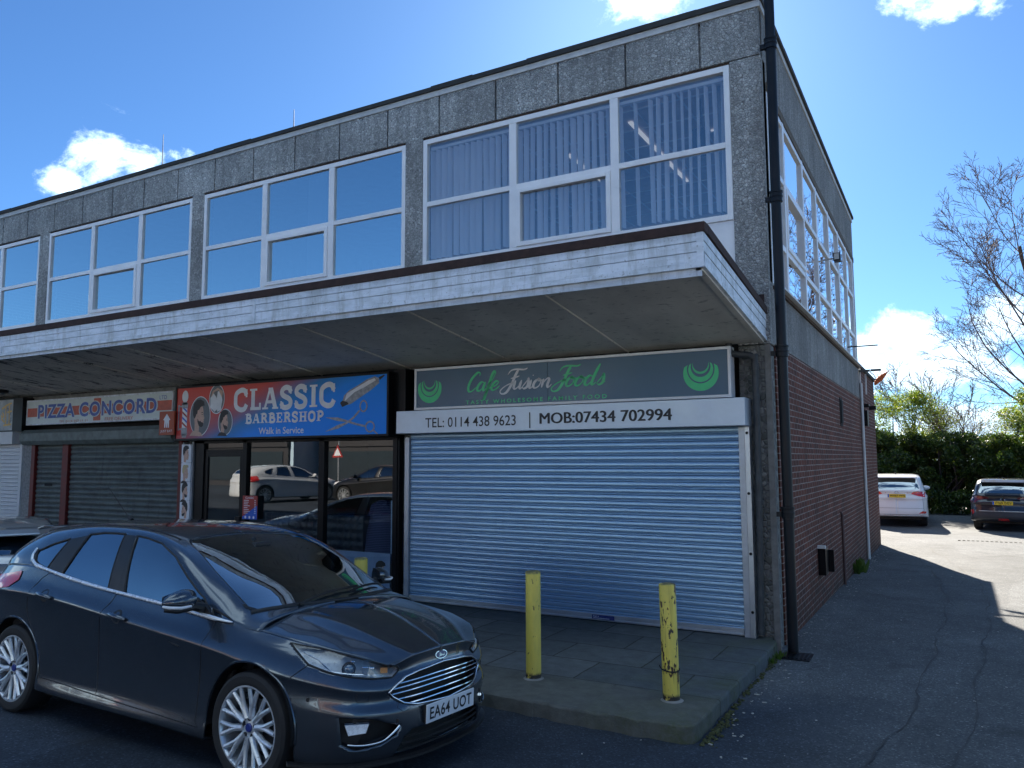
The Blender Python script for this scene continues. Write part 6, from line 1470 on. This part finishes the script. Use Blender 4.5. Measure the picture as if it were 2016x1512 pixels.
# dark one to the right
sc2=(.95,.975,.93); r_,PM,car=suv((3.02,19.45,-.31),R(83),'black crossover car parked tail out at the right edge of the yard','black_blue_paint',(.010,.013,.022),.3,sc2,.3,None,None)
D('rear_window',[(-.60,1.12),(-.62,1.18),(-.52,1.40),(-.46,1.44),(.46,1.44),(.52,1.40),(.62,1.18),(.60,1.12)],M_cglass,.004)
for s in(-1,1):
    D('tail_light',[(s*.34,.97),(s*.42,1.02),(s*.70,1.05),(s*.86,1.00),(s*.87,.90),(s*.76,.82),(s*.64,.90),(s*.48,.95)],red_lens('dark_red_lens',(.10,.012,.016)))
    D('reflector',[(s*.80,.48),(s*.74,.55),(s*.76,.64),(s*.84,.62),(s*.86,.54)],M_redlens)
D('bumper',[(-.66,.60),(.66,.60),(.84,.40),(.8,.28),(-.8,.28),(-.84,.40)],simple('bumper_grey',(.03,.035,.045),.45)); 
mb=MB(); car.line('B',[(-.62,.60),(.62,.60)],.012,.01,6,False,.1,None,mb); car.part(mb,'bumper_trim',M_alloy)
D('fog_light',[(-.14,.33),(.14,.33),(.12,.39),(-.12,.39)],M_redlens)
mb=MB(); mb.prism([(-.42,1.50),(-.72,1.43),(-.72,1.455),(-.5,1.52)],'y',-.56,.56); mb.prism([(-.80,1.10),(-.93,1.08),(-.92,1.11),(-.80,1.14)],'y',-.45,.45); car.part(mb,'spoiler',PM,bevel=.01)
mb=MB(); mb.tube([(-.1,0,1.53),(-.22,0,1.60)],[.03,.008],8); car.part(mb,'aerial',M_plast)
plate_obj(car,-.94,.0,.79,.52,.111,0,'YT69 GGV',M_plateY,False,True)
mb=MB(); car.line('B',ell(0,.955,.05,.032,16),.008,.006,6,True,.03,None,mb); car.part(mb,'badge',M_chrome)
# --- cars across the road that the barber's window mirrors
r_,PM,car,sc,ar,wxx=other_car('white_hatch_paint',(-22.2,-13.2,.235),R(-74),'white hatchback across the road, mirrored in the barber window',(.62,.64,.66),.0,None)
hatch_windows(car,sc); hatch_rear(car); finish_car(r_,PM,car,wxx,.325,.885,ar); mirrors(car,PM)
r_,PM,car,sc,ar,wxx=other_car('black_hatch_paint',(-15.9,-15.2,.23),R(176),'dark hatchback across the road with its lamps to the camera',(.03,.03,.032),.6,None)
hatch_windows(car,sc); front_lamps(car); finish_car(r_,PM,car,wxx,.325,.885,ar); mirrors(car,PM); plate_obj(car,3.53,0,.36,.52,.111,0,'BU13 CWR',M_plateW)
# ================================================================ across the street (seen in the glass and lit by the sun)
M_owhite=simple('sunlit_white_render',(.50,.66,.78),.85,dirt=.1,scale=1.5); M_obeam=simple('black_timbering',(.02,.018,.016),.7); M_obrick=simple('opposite_brick',(.26,.14,.11),.85,dirt=.3,scale=5); M_oroof=simple('opposite_roof_tiles',(.10,.07,.06),.85,dirt=.3,scale=4); M_oglass=simple('opposite_window_dark',(.03,.04,.05),.1); M_odark=simple('charcoal_shopfront',(.035,.033,.036),.5)
def house(x0,x1,y,h,label,wall,gable=False,timber=False,shop=None,sign=None):
    o=thing('opposite_building',((x0+x1)/2,y-4,0),label,'building')
    mb=MB(); mb.box(x0,x1,y-9,y,-.2,h)
    if gable: mb.prism([(x0,h),(x1,h),((x0+x1)/2,h+2.6)],'y',y-.3,y)
    mb.build('wall',wall,o)
    mb=MB(); ym=y-4.5; e=.35
    if gable: mb.prism([(x0-e,h-.15),(x0-e,h+.05),((x0+x1)/2,h+2.85),(x1+e,h+.05),(x1+e,h-.15),((x0+x1)/2,h+2.62)],'y',y-9.2,y+.35)
    else: mb.prism([(y+e,h-.1),(ym,h+2.8),(y-9-e,h-.1),(y-9-e,h+.1),(ym,h+3.0),(y+e,h+.1)],'x',x0-e,x1+e)
    mb.build('roof',M_oroof,o)
    if timber:
        mb=MB()
        for x in np.arange(x0,x1+.01,(x1-x0)/8): mb.box(x-.07,x+.07,y,y+.05,3.2,h)
        for z in(3.2,h-1.2,h-.1): mb.box(x0,x1,y+.051,y+.08,z-.08,z+.08)
        if gable:
            c=(x0+x1)/2; mb.box(c-.07,c+.07,y,y+.05,h,h+2.4); 
            for s in(-1,1): mb.obox((c+s*1.2,y+.06,h+.9),(.9,0,-s*-.0),(0,.02,0),(0,0,.07))
        mb.build('timbering',M_obeam,o)
    n=max(2,int((x1-x0)/3)); 
    for k in range(n):
        x=x0+(k+.5)*(x1-x0)/n; mb=MB(); mb.box(x-.65,x+.65,y,y+.09,3.9,5.1); w=mb.build('window',M_upvc,o)
        mb=MB(); mb.box(x-.58,x-.03,y+.06,y+.10,3.98,5.02); mb.box(x+.03,x+.58,y+.06,y+.10,3.98,5.02); q=mb.build('pane',M_oglass,w)
    if shop:
        mb=MB(); mb.box(x0+.3,x1-.3,y,y+.15,.0,2.7); mb.build('shopfront',M_odark,o)
        mb=MB(); mb.box(x0+.7,x1-.7,y+.1,y+.2,.6,2.4); mb.build('shop_window',M_oglass,o)
        mb=MB(); mb.box(x0+.3,x1-.3,y,y+.25,2.7,3.15); s=mb.build('fascia_sign',shop,o)
        if sign: 
            mb=MB(); fit_text(mb,sign,lambda u,v:(-u,y+.26,v),-(x0+x1)/2-1.3,-(x0+x1)/2+1.3,2.8,3.05,.02); mb.build('sign_lettering',M_pwhite,s)
    return o
house(-46,-34,-27,6.0,'white gabled house across the road with black timbering',M_owhite,True,True,M_odark)
house(-33.5,-22,-29,6.2,'brick terrace across the road, left of the dark coffee shop',M_obrick,False,False,M_odark)
house(-58,-47,-26,5.6,'brick house across the road at the far left',M_obrick,False,False,M_owhite)
house(-21.5,-12,-28,5.8,'dark fronted coffee shop across the road under a white gable',M_owhite,True,False,M_odark,'COSTA')
house(-11.5,2,-28,6.0,'long white rendered house across the road facing the cafe',M_owhite,False,False,M_odark)
house(2.5,16,-27,6.2,'brick house across the road facing the side lane',M_obrick,False,False,M_owhite)
house(16.5,32,-27,5.8,'white gabled house across the road at the far right',M_owhite,True,True,M_odark)
tag(MB().box(-80,60,-26.5,-21.5,-.1,.14).build('far_pavement',simple('pale_paving',(.42,.40,.36),.85,dirt=.15,scale=2)),kind='structure')
o=thing('traffic_sign',(-24,-20,0),'two red triangle warning signs on one pole across the road','sign')
mb=MB(); mb.tube([(-24,-20,0),(-24,-20,3.3)],.04,8); mb.build('pole',M_alu,o)
for z in(2.9,2.0):
    mb=MB(); mb.prism([(-24.35,z),(-23.65,z),(-24,z+.62)],'y',-19.94,-19.92); mb.build('triangle',M_pred,o); mb=MB(); mb.prism([(-24.23,z+.08),(-23.77,z+.08),(-24,z+.47)],'y',-19.915,-19.905); mb.build('sign_face',M_pwhite,o)
# ================================================================ bollards
def m_boll(name,seed,rust,amt):
    t=NT(name); p=t.obj(); q=t.vmath('ADD',p,(seed,seed*.7,seed*1.3)); s=t.n('ShaderNodeSeparateXYZ',{0:p})
    c=t.mix(t.mr(t.noise(t.mul(q,(6,6,2)),2.,5,.6),.35,.7),(.74,.58,.09),(.58,.46,.09))
    chip=t.mr(t.noise(t.mul(q,(22,22,9)),1.,4,.6),.64-amt,.655-amt,0,1); c=t.mix(chip,c,(.035,.028,.022))
    run=t.math('MULTIPLY',t.mr(t.noise(t.mul(q,(30,30,1.5)),1.,3,.6),.56,.68,0,rust),t.mr(t.noise(t.mul(q,(3,3,2.5)),1.,2),.45,.6)); c=t.mix(run,c,(.17,.07,.02))
    if rust>.3:
        big=t.mr(t.noise(t.mul(t.vmath('ADD',p,(3.3,1.2,.4)),(13,13,5.5)),1.,3,.55),.545,.56); c=t.mix(big,c,t.mix(t.mr(t.noise(p,60,3),.4,.6),(.03,.016,.012),(.10,.035,.015)))
    base=t.mr(s.outputs[2],.06,.035); c=t.mix(t.math('MULTIPLY',base,t.mr(t.noise(p,30,2),.35,.5)),c,(.03,.025,.02))
    top=t.mr(s.outputs[2],.89,.905); c=t.mix(t.math('MULTIPLY',top,t.mr(t.noise(p,25,3),.3,.5,.2,.9)),c,(.10,.10,.06))
    return t.out(t.pbr(col=c,rough=.55,normal=t.bump(t.math('SUBTRACT',t.noise(p,30,3),chip),.4,.004)))
BM=[m_boll('yellow_bollard_paint',0,.15,.0),m_boll('rusty_yellow_bollard_paint',5.,.8,.035),m_boll('chipped_yellow_bollard_paint',9.,.2,.02)]
for i,(x,y,lx,lab,h) in enumerate([(-1.607,-2.56,0,'yellow bollard with few chips, in front of the middle of the cafe shutter',.912),(-.362,-2.585,.018,'rusty yellow bollard with a wire loop, nearest the pavement corner',.90),(-3.585,-2.53,0,'yellow bollard with a chipped top, mostly hidden behind the dark car',.91)]):
    o=thing('bollard',(x,y,0),lab,'bollard','yellow bollards on the pavement'); o.rotation_euler=(0,-lx,0)
    mb=MB(); r=.0665; mb.lathe([(r,-.02),(r,h-.006),(r-.003,h-.001),(r-.012,h+.003),(.002,h+.004)],(0,0,0),32); q=mb.build('post',BM[i],None,smooth='auto'); q.parent=o
    mb=MB(); mb.lathe([(.10,-.004),(.08,.004),(.066,.010)],(0,0,0),20,cap=False); q=mb.build('mortar_collar',M_conc,None,smooth=True); q.parent=o
    if i==1:
        mb=MB(); mb.tube([(.0705*math.cos(a),.0705*math.sin(a),.235+.006*math.sin(a*2)) for a in np.linspace(0,2*math.pi,25)[:-1]],.006,6,closed=True); mb.tube([(-.07,-.01,.235),(-.088,.0,.25),(-.082,-.02,.262)],.005,5); q=mb.build('wire_loop',M_dark,None); q.parent=o
# ================================================================ vegetation
def leafmat(name,c1,c2,c3,tw=.30):
    t=NT(name); p=t.pos(); r=t.n('ShaderNodeNewGeometry').outputs['Random Per Island']
    c=t.ramp(r,[(0,c1),(.5,c2),(1,c3)]); b=t.noise(p,.7,2); c=t.mix(1.,c,t.mr(b,.3,.7,.75,1.25),'MULTIPLY')
    d=t.pbr(col=c,rough=.42,spec=.5); tr=t.n('ShaderNodeBsdfTranslucent',{'Color':t.mix(1.,c,(2.0,2.2,.7),'MULTIPLY')})
    return t.out(t.n('ShaderNodeMixShader',{0:tw,1:d,2:tr}))
M_leafA=leafmat('laurel_leaves',(.016,.032,.009),(.035,.065,.014),(.09,.12,.022),.36); M_leafB=leafmat('bright_hedge_leaves',(.045,.075,.012),(.11,.15,.02),(.24,.25,.03),.5); M_leafC=leafmat('sparse_dry_leaves',(.07,.06,.025),(.11,.10,.03),(.16,.15,.04))
M_bark=simple('grey_bark',(.085,.068,.055),.9,dirt=.4,scale=14,bump=.5); M_twig=simple('red_brown_twigs',(.16,.10,.085),.85,dirt=.3,scale=6)
def bush(x,y,h,rx,ry,n,mat,label,cat='bush',seed=0,name='laurel_bush',low=.0,leaf=.125,group=None,holes=.35):
    rr=np.random.RandomState(seed); z0=gz(x,y)
    o=thing(name,(x,y,z0),label,cat,group)
    mb=MB(); rs=random.Random(seed)
    cl=[]
    for k in range(7):
        a=rs.uniform(0,6.28); rd=rs.uniform(.1,.45); bx,by=rd*math.cos(a)*rx*.4,rd*math.sin(a)*ry*.4; tx,ty=math.cos(a)*rx*rs.uniform(.2,.8),math.sin(a)*ry*rs.uniform(.2,.8); tz=h*rs.uniform(.6,.98)
        P=catmull([(bx,by,-.1),(bx*1.3,by*1.3,tz*.4),(tx*.8,ty*.8,tz*.75),(tx,ty,tz)],4); mb.tube(P,[lerp(.06,.012,i/(len(P)-1)) for i in range(len(P))],6); 
    q=mb.build('branches',M_bark,None); q.parent=o
    # clumps
    nc=int(40+h*rx*8); C=[]
    for k in range(nc):
        a=rr.uniform(0,2*np.pi); u=rr.uniform(-1,1); rad=rr.uniform(.45,1.)**.5
        zz=rr.uniform(0,1.)**.85; prof=(math.sin(math.pi*min(1,.30+zz*.62)))**.5
        C.append((math.cos(a)*rx*rad*prof,math.sin(a)*ry*rad*prof,low+zz*(h-low)*(1-.06*rr.rand()),rr.uniform(.28,.62)*(.6+.25*h/3)))
    C=np.array(C); k=rr.randint(0,nc,n); d=rr.normal(size=(n,3)); d/=np.linalg.norm(d,axis=1)[:,None]; R_=C[k,3:4]*rr.uniform(.3,1.,(n,1))**.45
    P=C[k,:3]+d*R_*np.array([1,1,.8]); P=P[P[:,2]>.05]; n=len(P)
    nm=d[:n]*.6+rr.normal(size=(n,3))*.6+np.array([0,0,.35]); nm/=np.linalg.norm(nm,axis=1)[:,None]
    t1=np.cross(nm,rr.normal(size=(n,3))); t1/=np.linalg.norm(t1,axis=1)[:,None]; t2=np.cross(nm,t1)
    L=leaf*rr.uniform(.6,1.35,(n,1)); W=L*.42
    V=np.stack([P-t1*L*.5,P+t2*W*.5+nm*L*.05,P+t1*L*.5,P-t2*W*.5+nm*L*.05],1).reshape(-1,3); F=np.arange(4*n).reshape(n,4)
    me=bpy.data.meshes.new('leaves'); me.vertices.add(4*n); me.vertices.foreach_set('co',V.ravel()); me.loops.add(4*n); me.loops.foreach_set('vertex_index',F.ravel().astype('i')); me.polygons.add(n); me.polygons.foreach_set('loop_start',np.arange(0,4*n,4,dtype='i')); me.update(calc_edges=True); me.materials.append(mat)
    q=bpy.data.objects.new('leaves',me); COL.objects.link(q); q.parent=o
    return o
def bare_tree(x,y,h,label,seed,spread=1.,lean=(0,0),name='bare_tree',levels=6,trunk=.20,start=.18,twigmat=None,cat='tree',minr=.006):
    rs=random.Random(seed); z0=gz(x,y); o=thing(name,(x,y,z0),label,cat); mbT=MB(); mbB=MB()
    def grow(p,d,L,r,lev):
        n=max(3,int(L/.35)); pts=[p]; q=Vector(p); dd=Vector(d)
        for i in range(n):
            dd=(dd+Vector((rs.gauss(0,.055),rs.gauss(0,.055),rs.gauss(0,.03)+ (.035 if lev>0 else 0)))).normalized(); q=q+dd*(L/n); pts.append(q.copy())
        rad=[max(minr,lerp(r,r*(.35 if lev<levels else .5),i/n)) for i in range(n+1)]
        (mbT if lev==0 else mbB).tube(pts,rad,8 if lev<2 else (5 if lev<3 else 3),cap=False)
        if lev>=levels: return
        kids=[0,12,9,7,5,3,2][min(6,lev+1)] if lev else 13
        for k in range(kids):
            t=lerp(start if lev==0 else .18,1.,(k+rs.uniform(.2,.9))/kids); i=min(n-1,int(t*n)); bp=pts[i].lerp(pts[i+1],t*n-i)
            ax=(pts[i+1]-pts[i]).normalized(); a=rs.uniform(0,6.283); side=ax.orthogonal().normalized(); side=Matrix.Rotation(a,3,ax)@side
            ang=R(rs.uniform(28,55)) if lev==0 else R(rs.uniform(22,48)); nd=(ax*math.cos(ang)+side*math.sin(ang)*spread).normalized()
            ln=L*(rs.uniform(.42,.62) if lev==0 else rs.uniform(.38,.58))*(1.15-.55*t); 
            if ln<.16: continue
            grow(bp,nd,ln,max(minr,rad[i]*(.5 if lev else .42)),lev+1)
    grow(Vector((0,0,-.1)),Vector((lean[0],lean[1],1)).normalized(),h,trunk,0)
    q=mbT.build('trunk',M_bark,None,smooth=True); q.parent=o; q=mbB.build('branches',twigmat or M_twig,None,smooth=True); q.parent=o
    return o
# evergreen hedge line behind the parked cars
b1=bush(-1.9,26.3,3.2,2.4,1.6,42000,M_leafA,'tall laurel bush directly behind the white car by the wall',seed=1)
b2=bush(1.3,27.2,3.1,2.3,1.6,42000,M_leafA,'laurel bush in the middle of the hedge between the two parked cars',seed=2)
b3=bush(4.6,26.9,3.4,2.3,1.6,42000,M_leafA,'laurel bush behind the black crossover, meeting the bare tree',seed=3)
BUSH=[b1,b2,b3]
bush(8.3,26.4,4.6,2.6,1.8,42000,M_leafA,'laurel bush at the right end of the hedge outside the frame',seed=4)
bush(-.6,28.6,5.0,2.6,1.3,38000,M_leafB,'sunlit yellow green bush rising over the hedge beside the building',seed=5,low=1.5,name='privet_bush',leaf=.075)
bush(5.4,28.6,4.9,2.2,1.4,34000,M_leafB,'sunlit yellow green bush at the right edge over the black crossover',seed=6,low=1.5,name='privet_bush',leaf=.075)
bush(2.6,29.2,4.2,2.2,1.3,9000,M_leafC,'thin half bare bush with dry leaves in the gap of the hedge',seed=7,low=1.2,name='sparse_bush',leaf=.07)
# second row (copies of the first bushes, turned)
for i,(x,y,rz,lab) in enumerate([(-.4,28.4,2.1,'laurel bush in the second row, behind the two nearest the wall'),(2.9,28.9,4.0,'laurel bush in the second row, behind the gap between the cars'),(6.4,28.3,1.2,'laurel bush in the second row, right of the black crossover'),(-3.6,28.6,5.1,'laurel bush in the second row, hidden by the extension')]):
    src=BUSH[i%3]; o=src.copy(); COL.objects.link(o); o.location=(x,y,gz(x,y)-.1); o.rotation_euler=(0,0,rz); o['label']=lab
    for ch in src.children: c=ch.copy(); COL.objects.link(c); c.parent=o
bush(-6.2,27.4,4.4,3.0,1.8,9000,M_leafA,'laurel bush hidden behind the rear extension',seed=8)
bare_tree(5.4,27.5,11.4,'tall bare tree with fine reddish twigs at the right edge',21,1.1,(-.085,0),trunk=.15,levels=4,minr=.0082,start=.22)
bare_tree(3.2,30.0,5.6,'small bare sapling rising out of the hedge gap',33,.9,(-.35,0),name='bare_sapling',trunk=.05,levels=3,minr=.008)
bare_tree(1.0,31.0,5.3,'thin bare shrub behind the sunlit bush',35,1.1,(.1,0),name='bare_sapling',trunk=.05,levels=3,minr=.008)
# weeds and moss
def weeds(pts,name,label,cat,mat,hh,seed=1,n=60,kind=None):
    rs=random.Random(seed); mb=MB()
    for (x,y,r) in pts:
        for k in range(n):
            a=rs.uniform(0,6.28); q=rs.uniform(0,r); bx,by=x+q*math.cos(a),y+q*math.sin(a); bz=gz(bx,by)+.004; h=rs.uniform(.4,1.)*hh; l=rs.uniform(-.5,.5)*h; m=rs.uniform(-.5,.5)*h; w=h*.16
            mb.add([(bx-w/2,by,bz),(bx+w/2,by,bz),(bx+l*.6+w,by+m*.6,bz+h*.6),(bx+l,by+m,bz+h),(bx+l*.6-w*.4,by+m*.6,bz+h*.6)],[(0,1,2,3,4)])
    o=mb.build(name,mat); tag(o,label,cat,None,kind); return o
M_weed=leafmat('weed_leaves',(.03,.06,.01),(.05,.09,.015),(.07,.11,.02)); M_moss=simple('kerb_moss',(.055,.062,.022),.95,dirt=.4,scale=30,bump=.6)
weeds([(.10,7.1,.10),(.06,6.85,.05),(.05,7.35,.05)],'weed_clump','green weed clump at the foot of the brick side wall','weed',M_weed,.26,3,16)
weeds([(.02,-.42,.06),(.0,-.62,.05),(.04,-.3,.04)],'weed_clump','small weeds by the kerb beside the downpipe','weed',M_weed,.07,4,22)
mb=MB(); rs=random.Random(8)
for k in range(260):
    y=rs.uniform(-3.1,-.25) if k%3 else rs.uniform(-3.1,-2.3); x=.0+abs(rs.gauss(0,.028))*(1.6 if y<-2.4 else .8); s_=rs.uniform(.006,.018); z=gz(x,y)+.006
    mb.lathe([(s_,0),(s_*.8,s_*.5),(s_*.3,s_*.8)],(x,y,z),6)
tag(mb.build('moss',M_moss),kind='stuff')
mb=MB(); rs=random.Random(18)
for k in range(520):
    if k<300: y=rs.uniform(-3.3,12.5); x=.03+abs(rs.gauss(0,.16))
    else: x=rs.uniform(-3.,5.); y=rs.uniform(-6.5,8)
    if x<.02 and y>-3.2: continue
    s_=rs.choice([.003,.004,.005,.007,.010 if k<300 else .006]); z=gz(x,y)+.006*noisef(x*.8,y*.8)+.004; a=rs.uniform(0,3.14)
    mb.obox((x,y,z+s_*.3),(s_*math.cos(a)*rs.uniform(.8,2.2),s_*math.sin(a),0),(-s_*math.sin(a)*.7,s_*math.cos(a)*.7,0),(0,0,s_*.3))
tag(mb.build('litter_and_grit',simple('pale_grit',(.45,.44,.40),.8,dirt=.4,scale=40)),kind='stuff')
tag(MB().box(-40,-6,32,34,-.4,2.2).build('boundary_wall',M_obrick),'low brick boundary wall behind the hedge','wall')
# ================================================================ light and sky
SUN_AZ,SUN_EL=-18.2,31.3      # azimuth from +y towards +x
def build_light():
    sd=bpy.data.lights.new('sun','SUN'); so=bpy.data.objects.new('sun',sd); COL.objects.link(so)
    sd.energy=4.9; sd.angle=R(.53); sd.color=(1.,.91,.78)
    d=Vector((math.sin(R(SUN_AZ))*math.cos(R(SUN_EL)),math.cos(R(SUN_AZ))*math.cos(R(SUN_EL)),math.sin(R(SUN_EL))))
    so.rotation_euler=d.to_track_quat('Z','Y').to_euler()
    w=bpy.data.worlds.new('World'); SC.world=w; w.use_nodes=True; t=NT(None,w.node_tree)
    sky=t.t.nodes.new('ShaderNodeTexSky'); sky.sky_type='NISHITA'; sky.sun_disc=False; sky.sun_elevation=R(SUN_EL); sky.sun_rotation=R(SUN_AZ); sky.altitude=1800; sky.air_density=1.0; sky.dust_density=1.1; sky.ozone_density=3.5
    D=t.n('ShaderNodeTexCoord').outputs['Generated']
    col=sky.outputs[0]
    # cumulus, added sun glare and fill patches: noise shaped inside patches of the sky (directions)
    W_=t.vmath('MULTIPLY',D,(1,1,1.5)); nz=t.noise(W_,8.,10,.66,.35); nz2=t.noise(t.vmath('ADD',W_,(.03,.0,-.035)),8.,10,.66,.35); fine=t.noise(D,28.,6,.7)
    best=None
    for (c,s,k) in CLOUDS_GLARE_FILL:
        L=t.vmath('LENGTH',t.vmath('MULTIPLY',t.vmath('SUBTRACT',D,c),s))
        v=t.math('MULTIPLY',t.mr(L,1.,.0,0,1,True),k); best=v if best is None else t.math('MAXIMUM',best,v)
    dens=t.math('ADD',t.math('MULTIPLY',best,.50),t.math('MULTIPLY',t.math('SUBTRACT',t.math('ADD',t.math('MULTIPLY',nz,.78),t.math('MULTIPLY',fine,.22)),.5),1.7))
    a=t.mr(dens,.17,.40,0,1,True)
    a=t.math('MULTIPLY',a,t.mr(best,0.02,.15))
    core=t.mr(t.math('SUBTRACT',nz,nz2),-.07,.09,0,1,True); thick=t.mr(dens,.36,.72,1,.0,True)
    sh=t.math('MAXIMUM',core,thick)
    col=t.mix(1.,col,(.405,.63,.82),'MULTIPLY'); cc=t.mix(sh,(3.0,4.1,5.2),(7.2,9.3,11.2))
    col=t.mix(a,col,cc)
    bg=t.n('ShaderNodeBackground',{'Color':col,'Strength':.053}); t.n('ShaderNodeOutputWorld',{'Surface':bg})
def dirp(px,py):
    yaw,pi,ro=R(29.3627),R(5.4881),R(-0.2346)
    fw=Vector((-math.sin(yaw)*math.cos(pi),math.cos(yaw)*math.cos(pi),math.sin(pi))); rt=Vector((math.cos(yaw),math.sin(yaw),0)); up=rt.cross(fw)
    return (fw+rt*(px-1008)/1529.4-up*(py-756)/1529.4).normalized()
def blob(az,el,wa,we,k):
    """cloud, glare or fill patch at compass azimuth az (from +y to +x) and elevation el, half sizes in degrees"""
    c=(math.sin(R(az))*math.cos(R(el)),math.cos(R(az))*math.cos(R(el)),math.sin(R(el)))
    h=1/math.radians(wa); v=1/math.radians(we); return (c,(h,h,v),k)
CLOUDS_GLARE_FILL=[blob(-58.2,20.0,4.2,3.6,.62),blob(-55.4,19.8,3.4,2.8,.60),blob(-60.2,17.6,2.6,1.6,.56),blob(-53.0,20.3,2.6,1.5,.60),
 blob(-3.4,7.2,6.0,4.0,1.05),blob(0.5,5.6,8.0,3.2,1.1),blob(4,8.6,5,3.6,.95),blob(-8,4.0,8,4,1.),blob(14,6,9,5,1.),blob(5,1.5,25,3.6,1.2),
 blob(1.2,27.4,4.2,2.2,.66),blob(-1.2,28.6,3.0,1.8,.6),blob(3.5,26.8,2,1.4,.6),blob(-64.,22.6,2.2,.9,.36),blob(-18.6,33.2,6.2,5.0,1.3),  # last patch is added in place of the sun's glare over the roof
 blob(30,10,14,5,1.),blob(60,12,14,6,1.),blob(95,9,18,6,1.),blob(-100,10,22,6,.9),blob(50,5,30,5,1.),
 blob(175,62,26,14,1.25),blob(-140,58,26,14,1.2),blob(130,60,24,13,1.2),blob(-100,66,24,12,1.1),blob(80,62,22,12,1.1)]  # high patches out of view, added as fill light on the shaded front
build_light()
v=SC.view_settings; v.view_transform='Standard'; v.look='None'; v.gamma=1; v.use_curve_mapping=False; v.exposure=1.95
SC.cycles.max_bounces=8; SC.cycles.transparent_max_bounces=24; SC.cycles.glossy_bounces=5; SC.cycles.caustics_reflective=False; SC.cycles.caustics_refractive=False
SC.cycles.sample_clamp_indirect=6
try: SC.cycles.use_denoising=True; SC.cycles.denoiser='OPENIMAGEDENOISE'
except Exception: pass
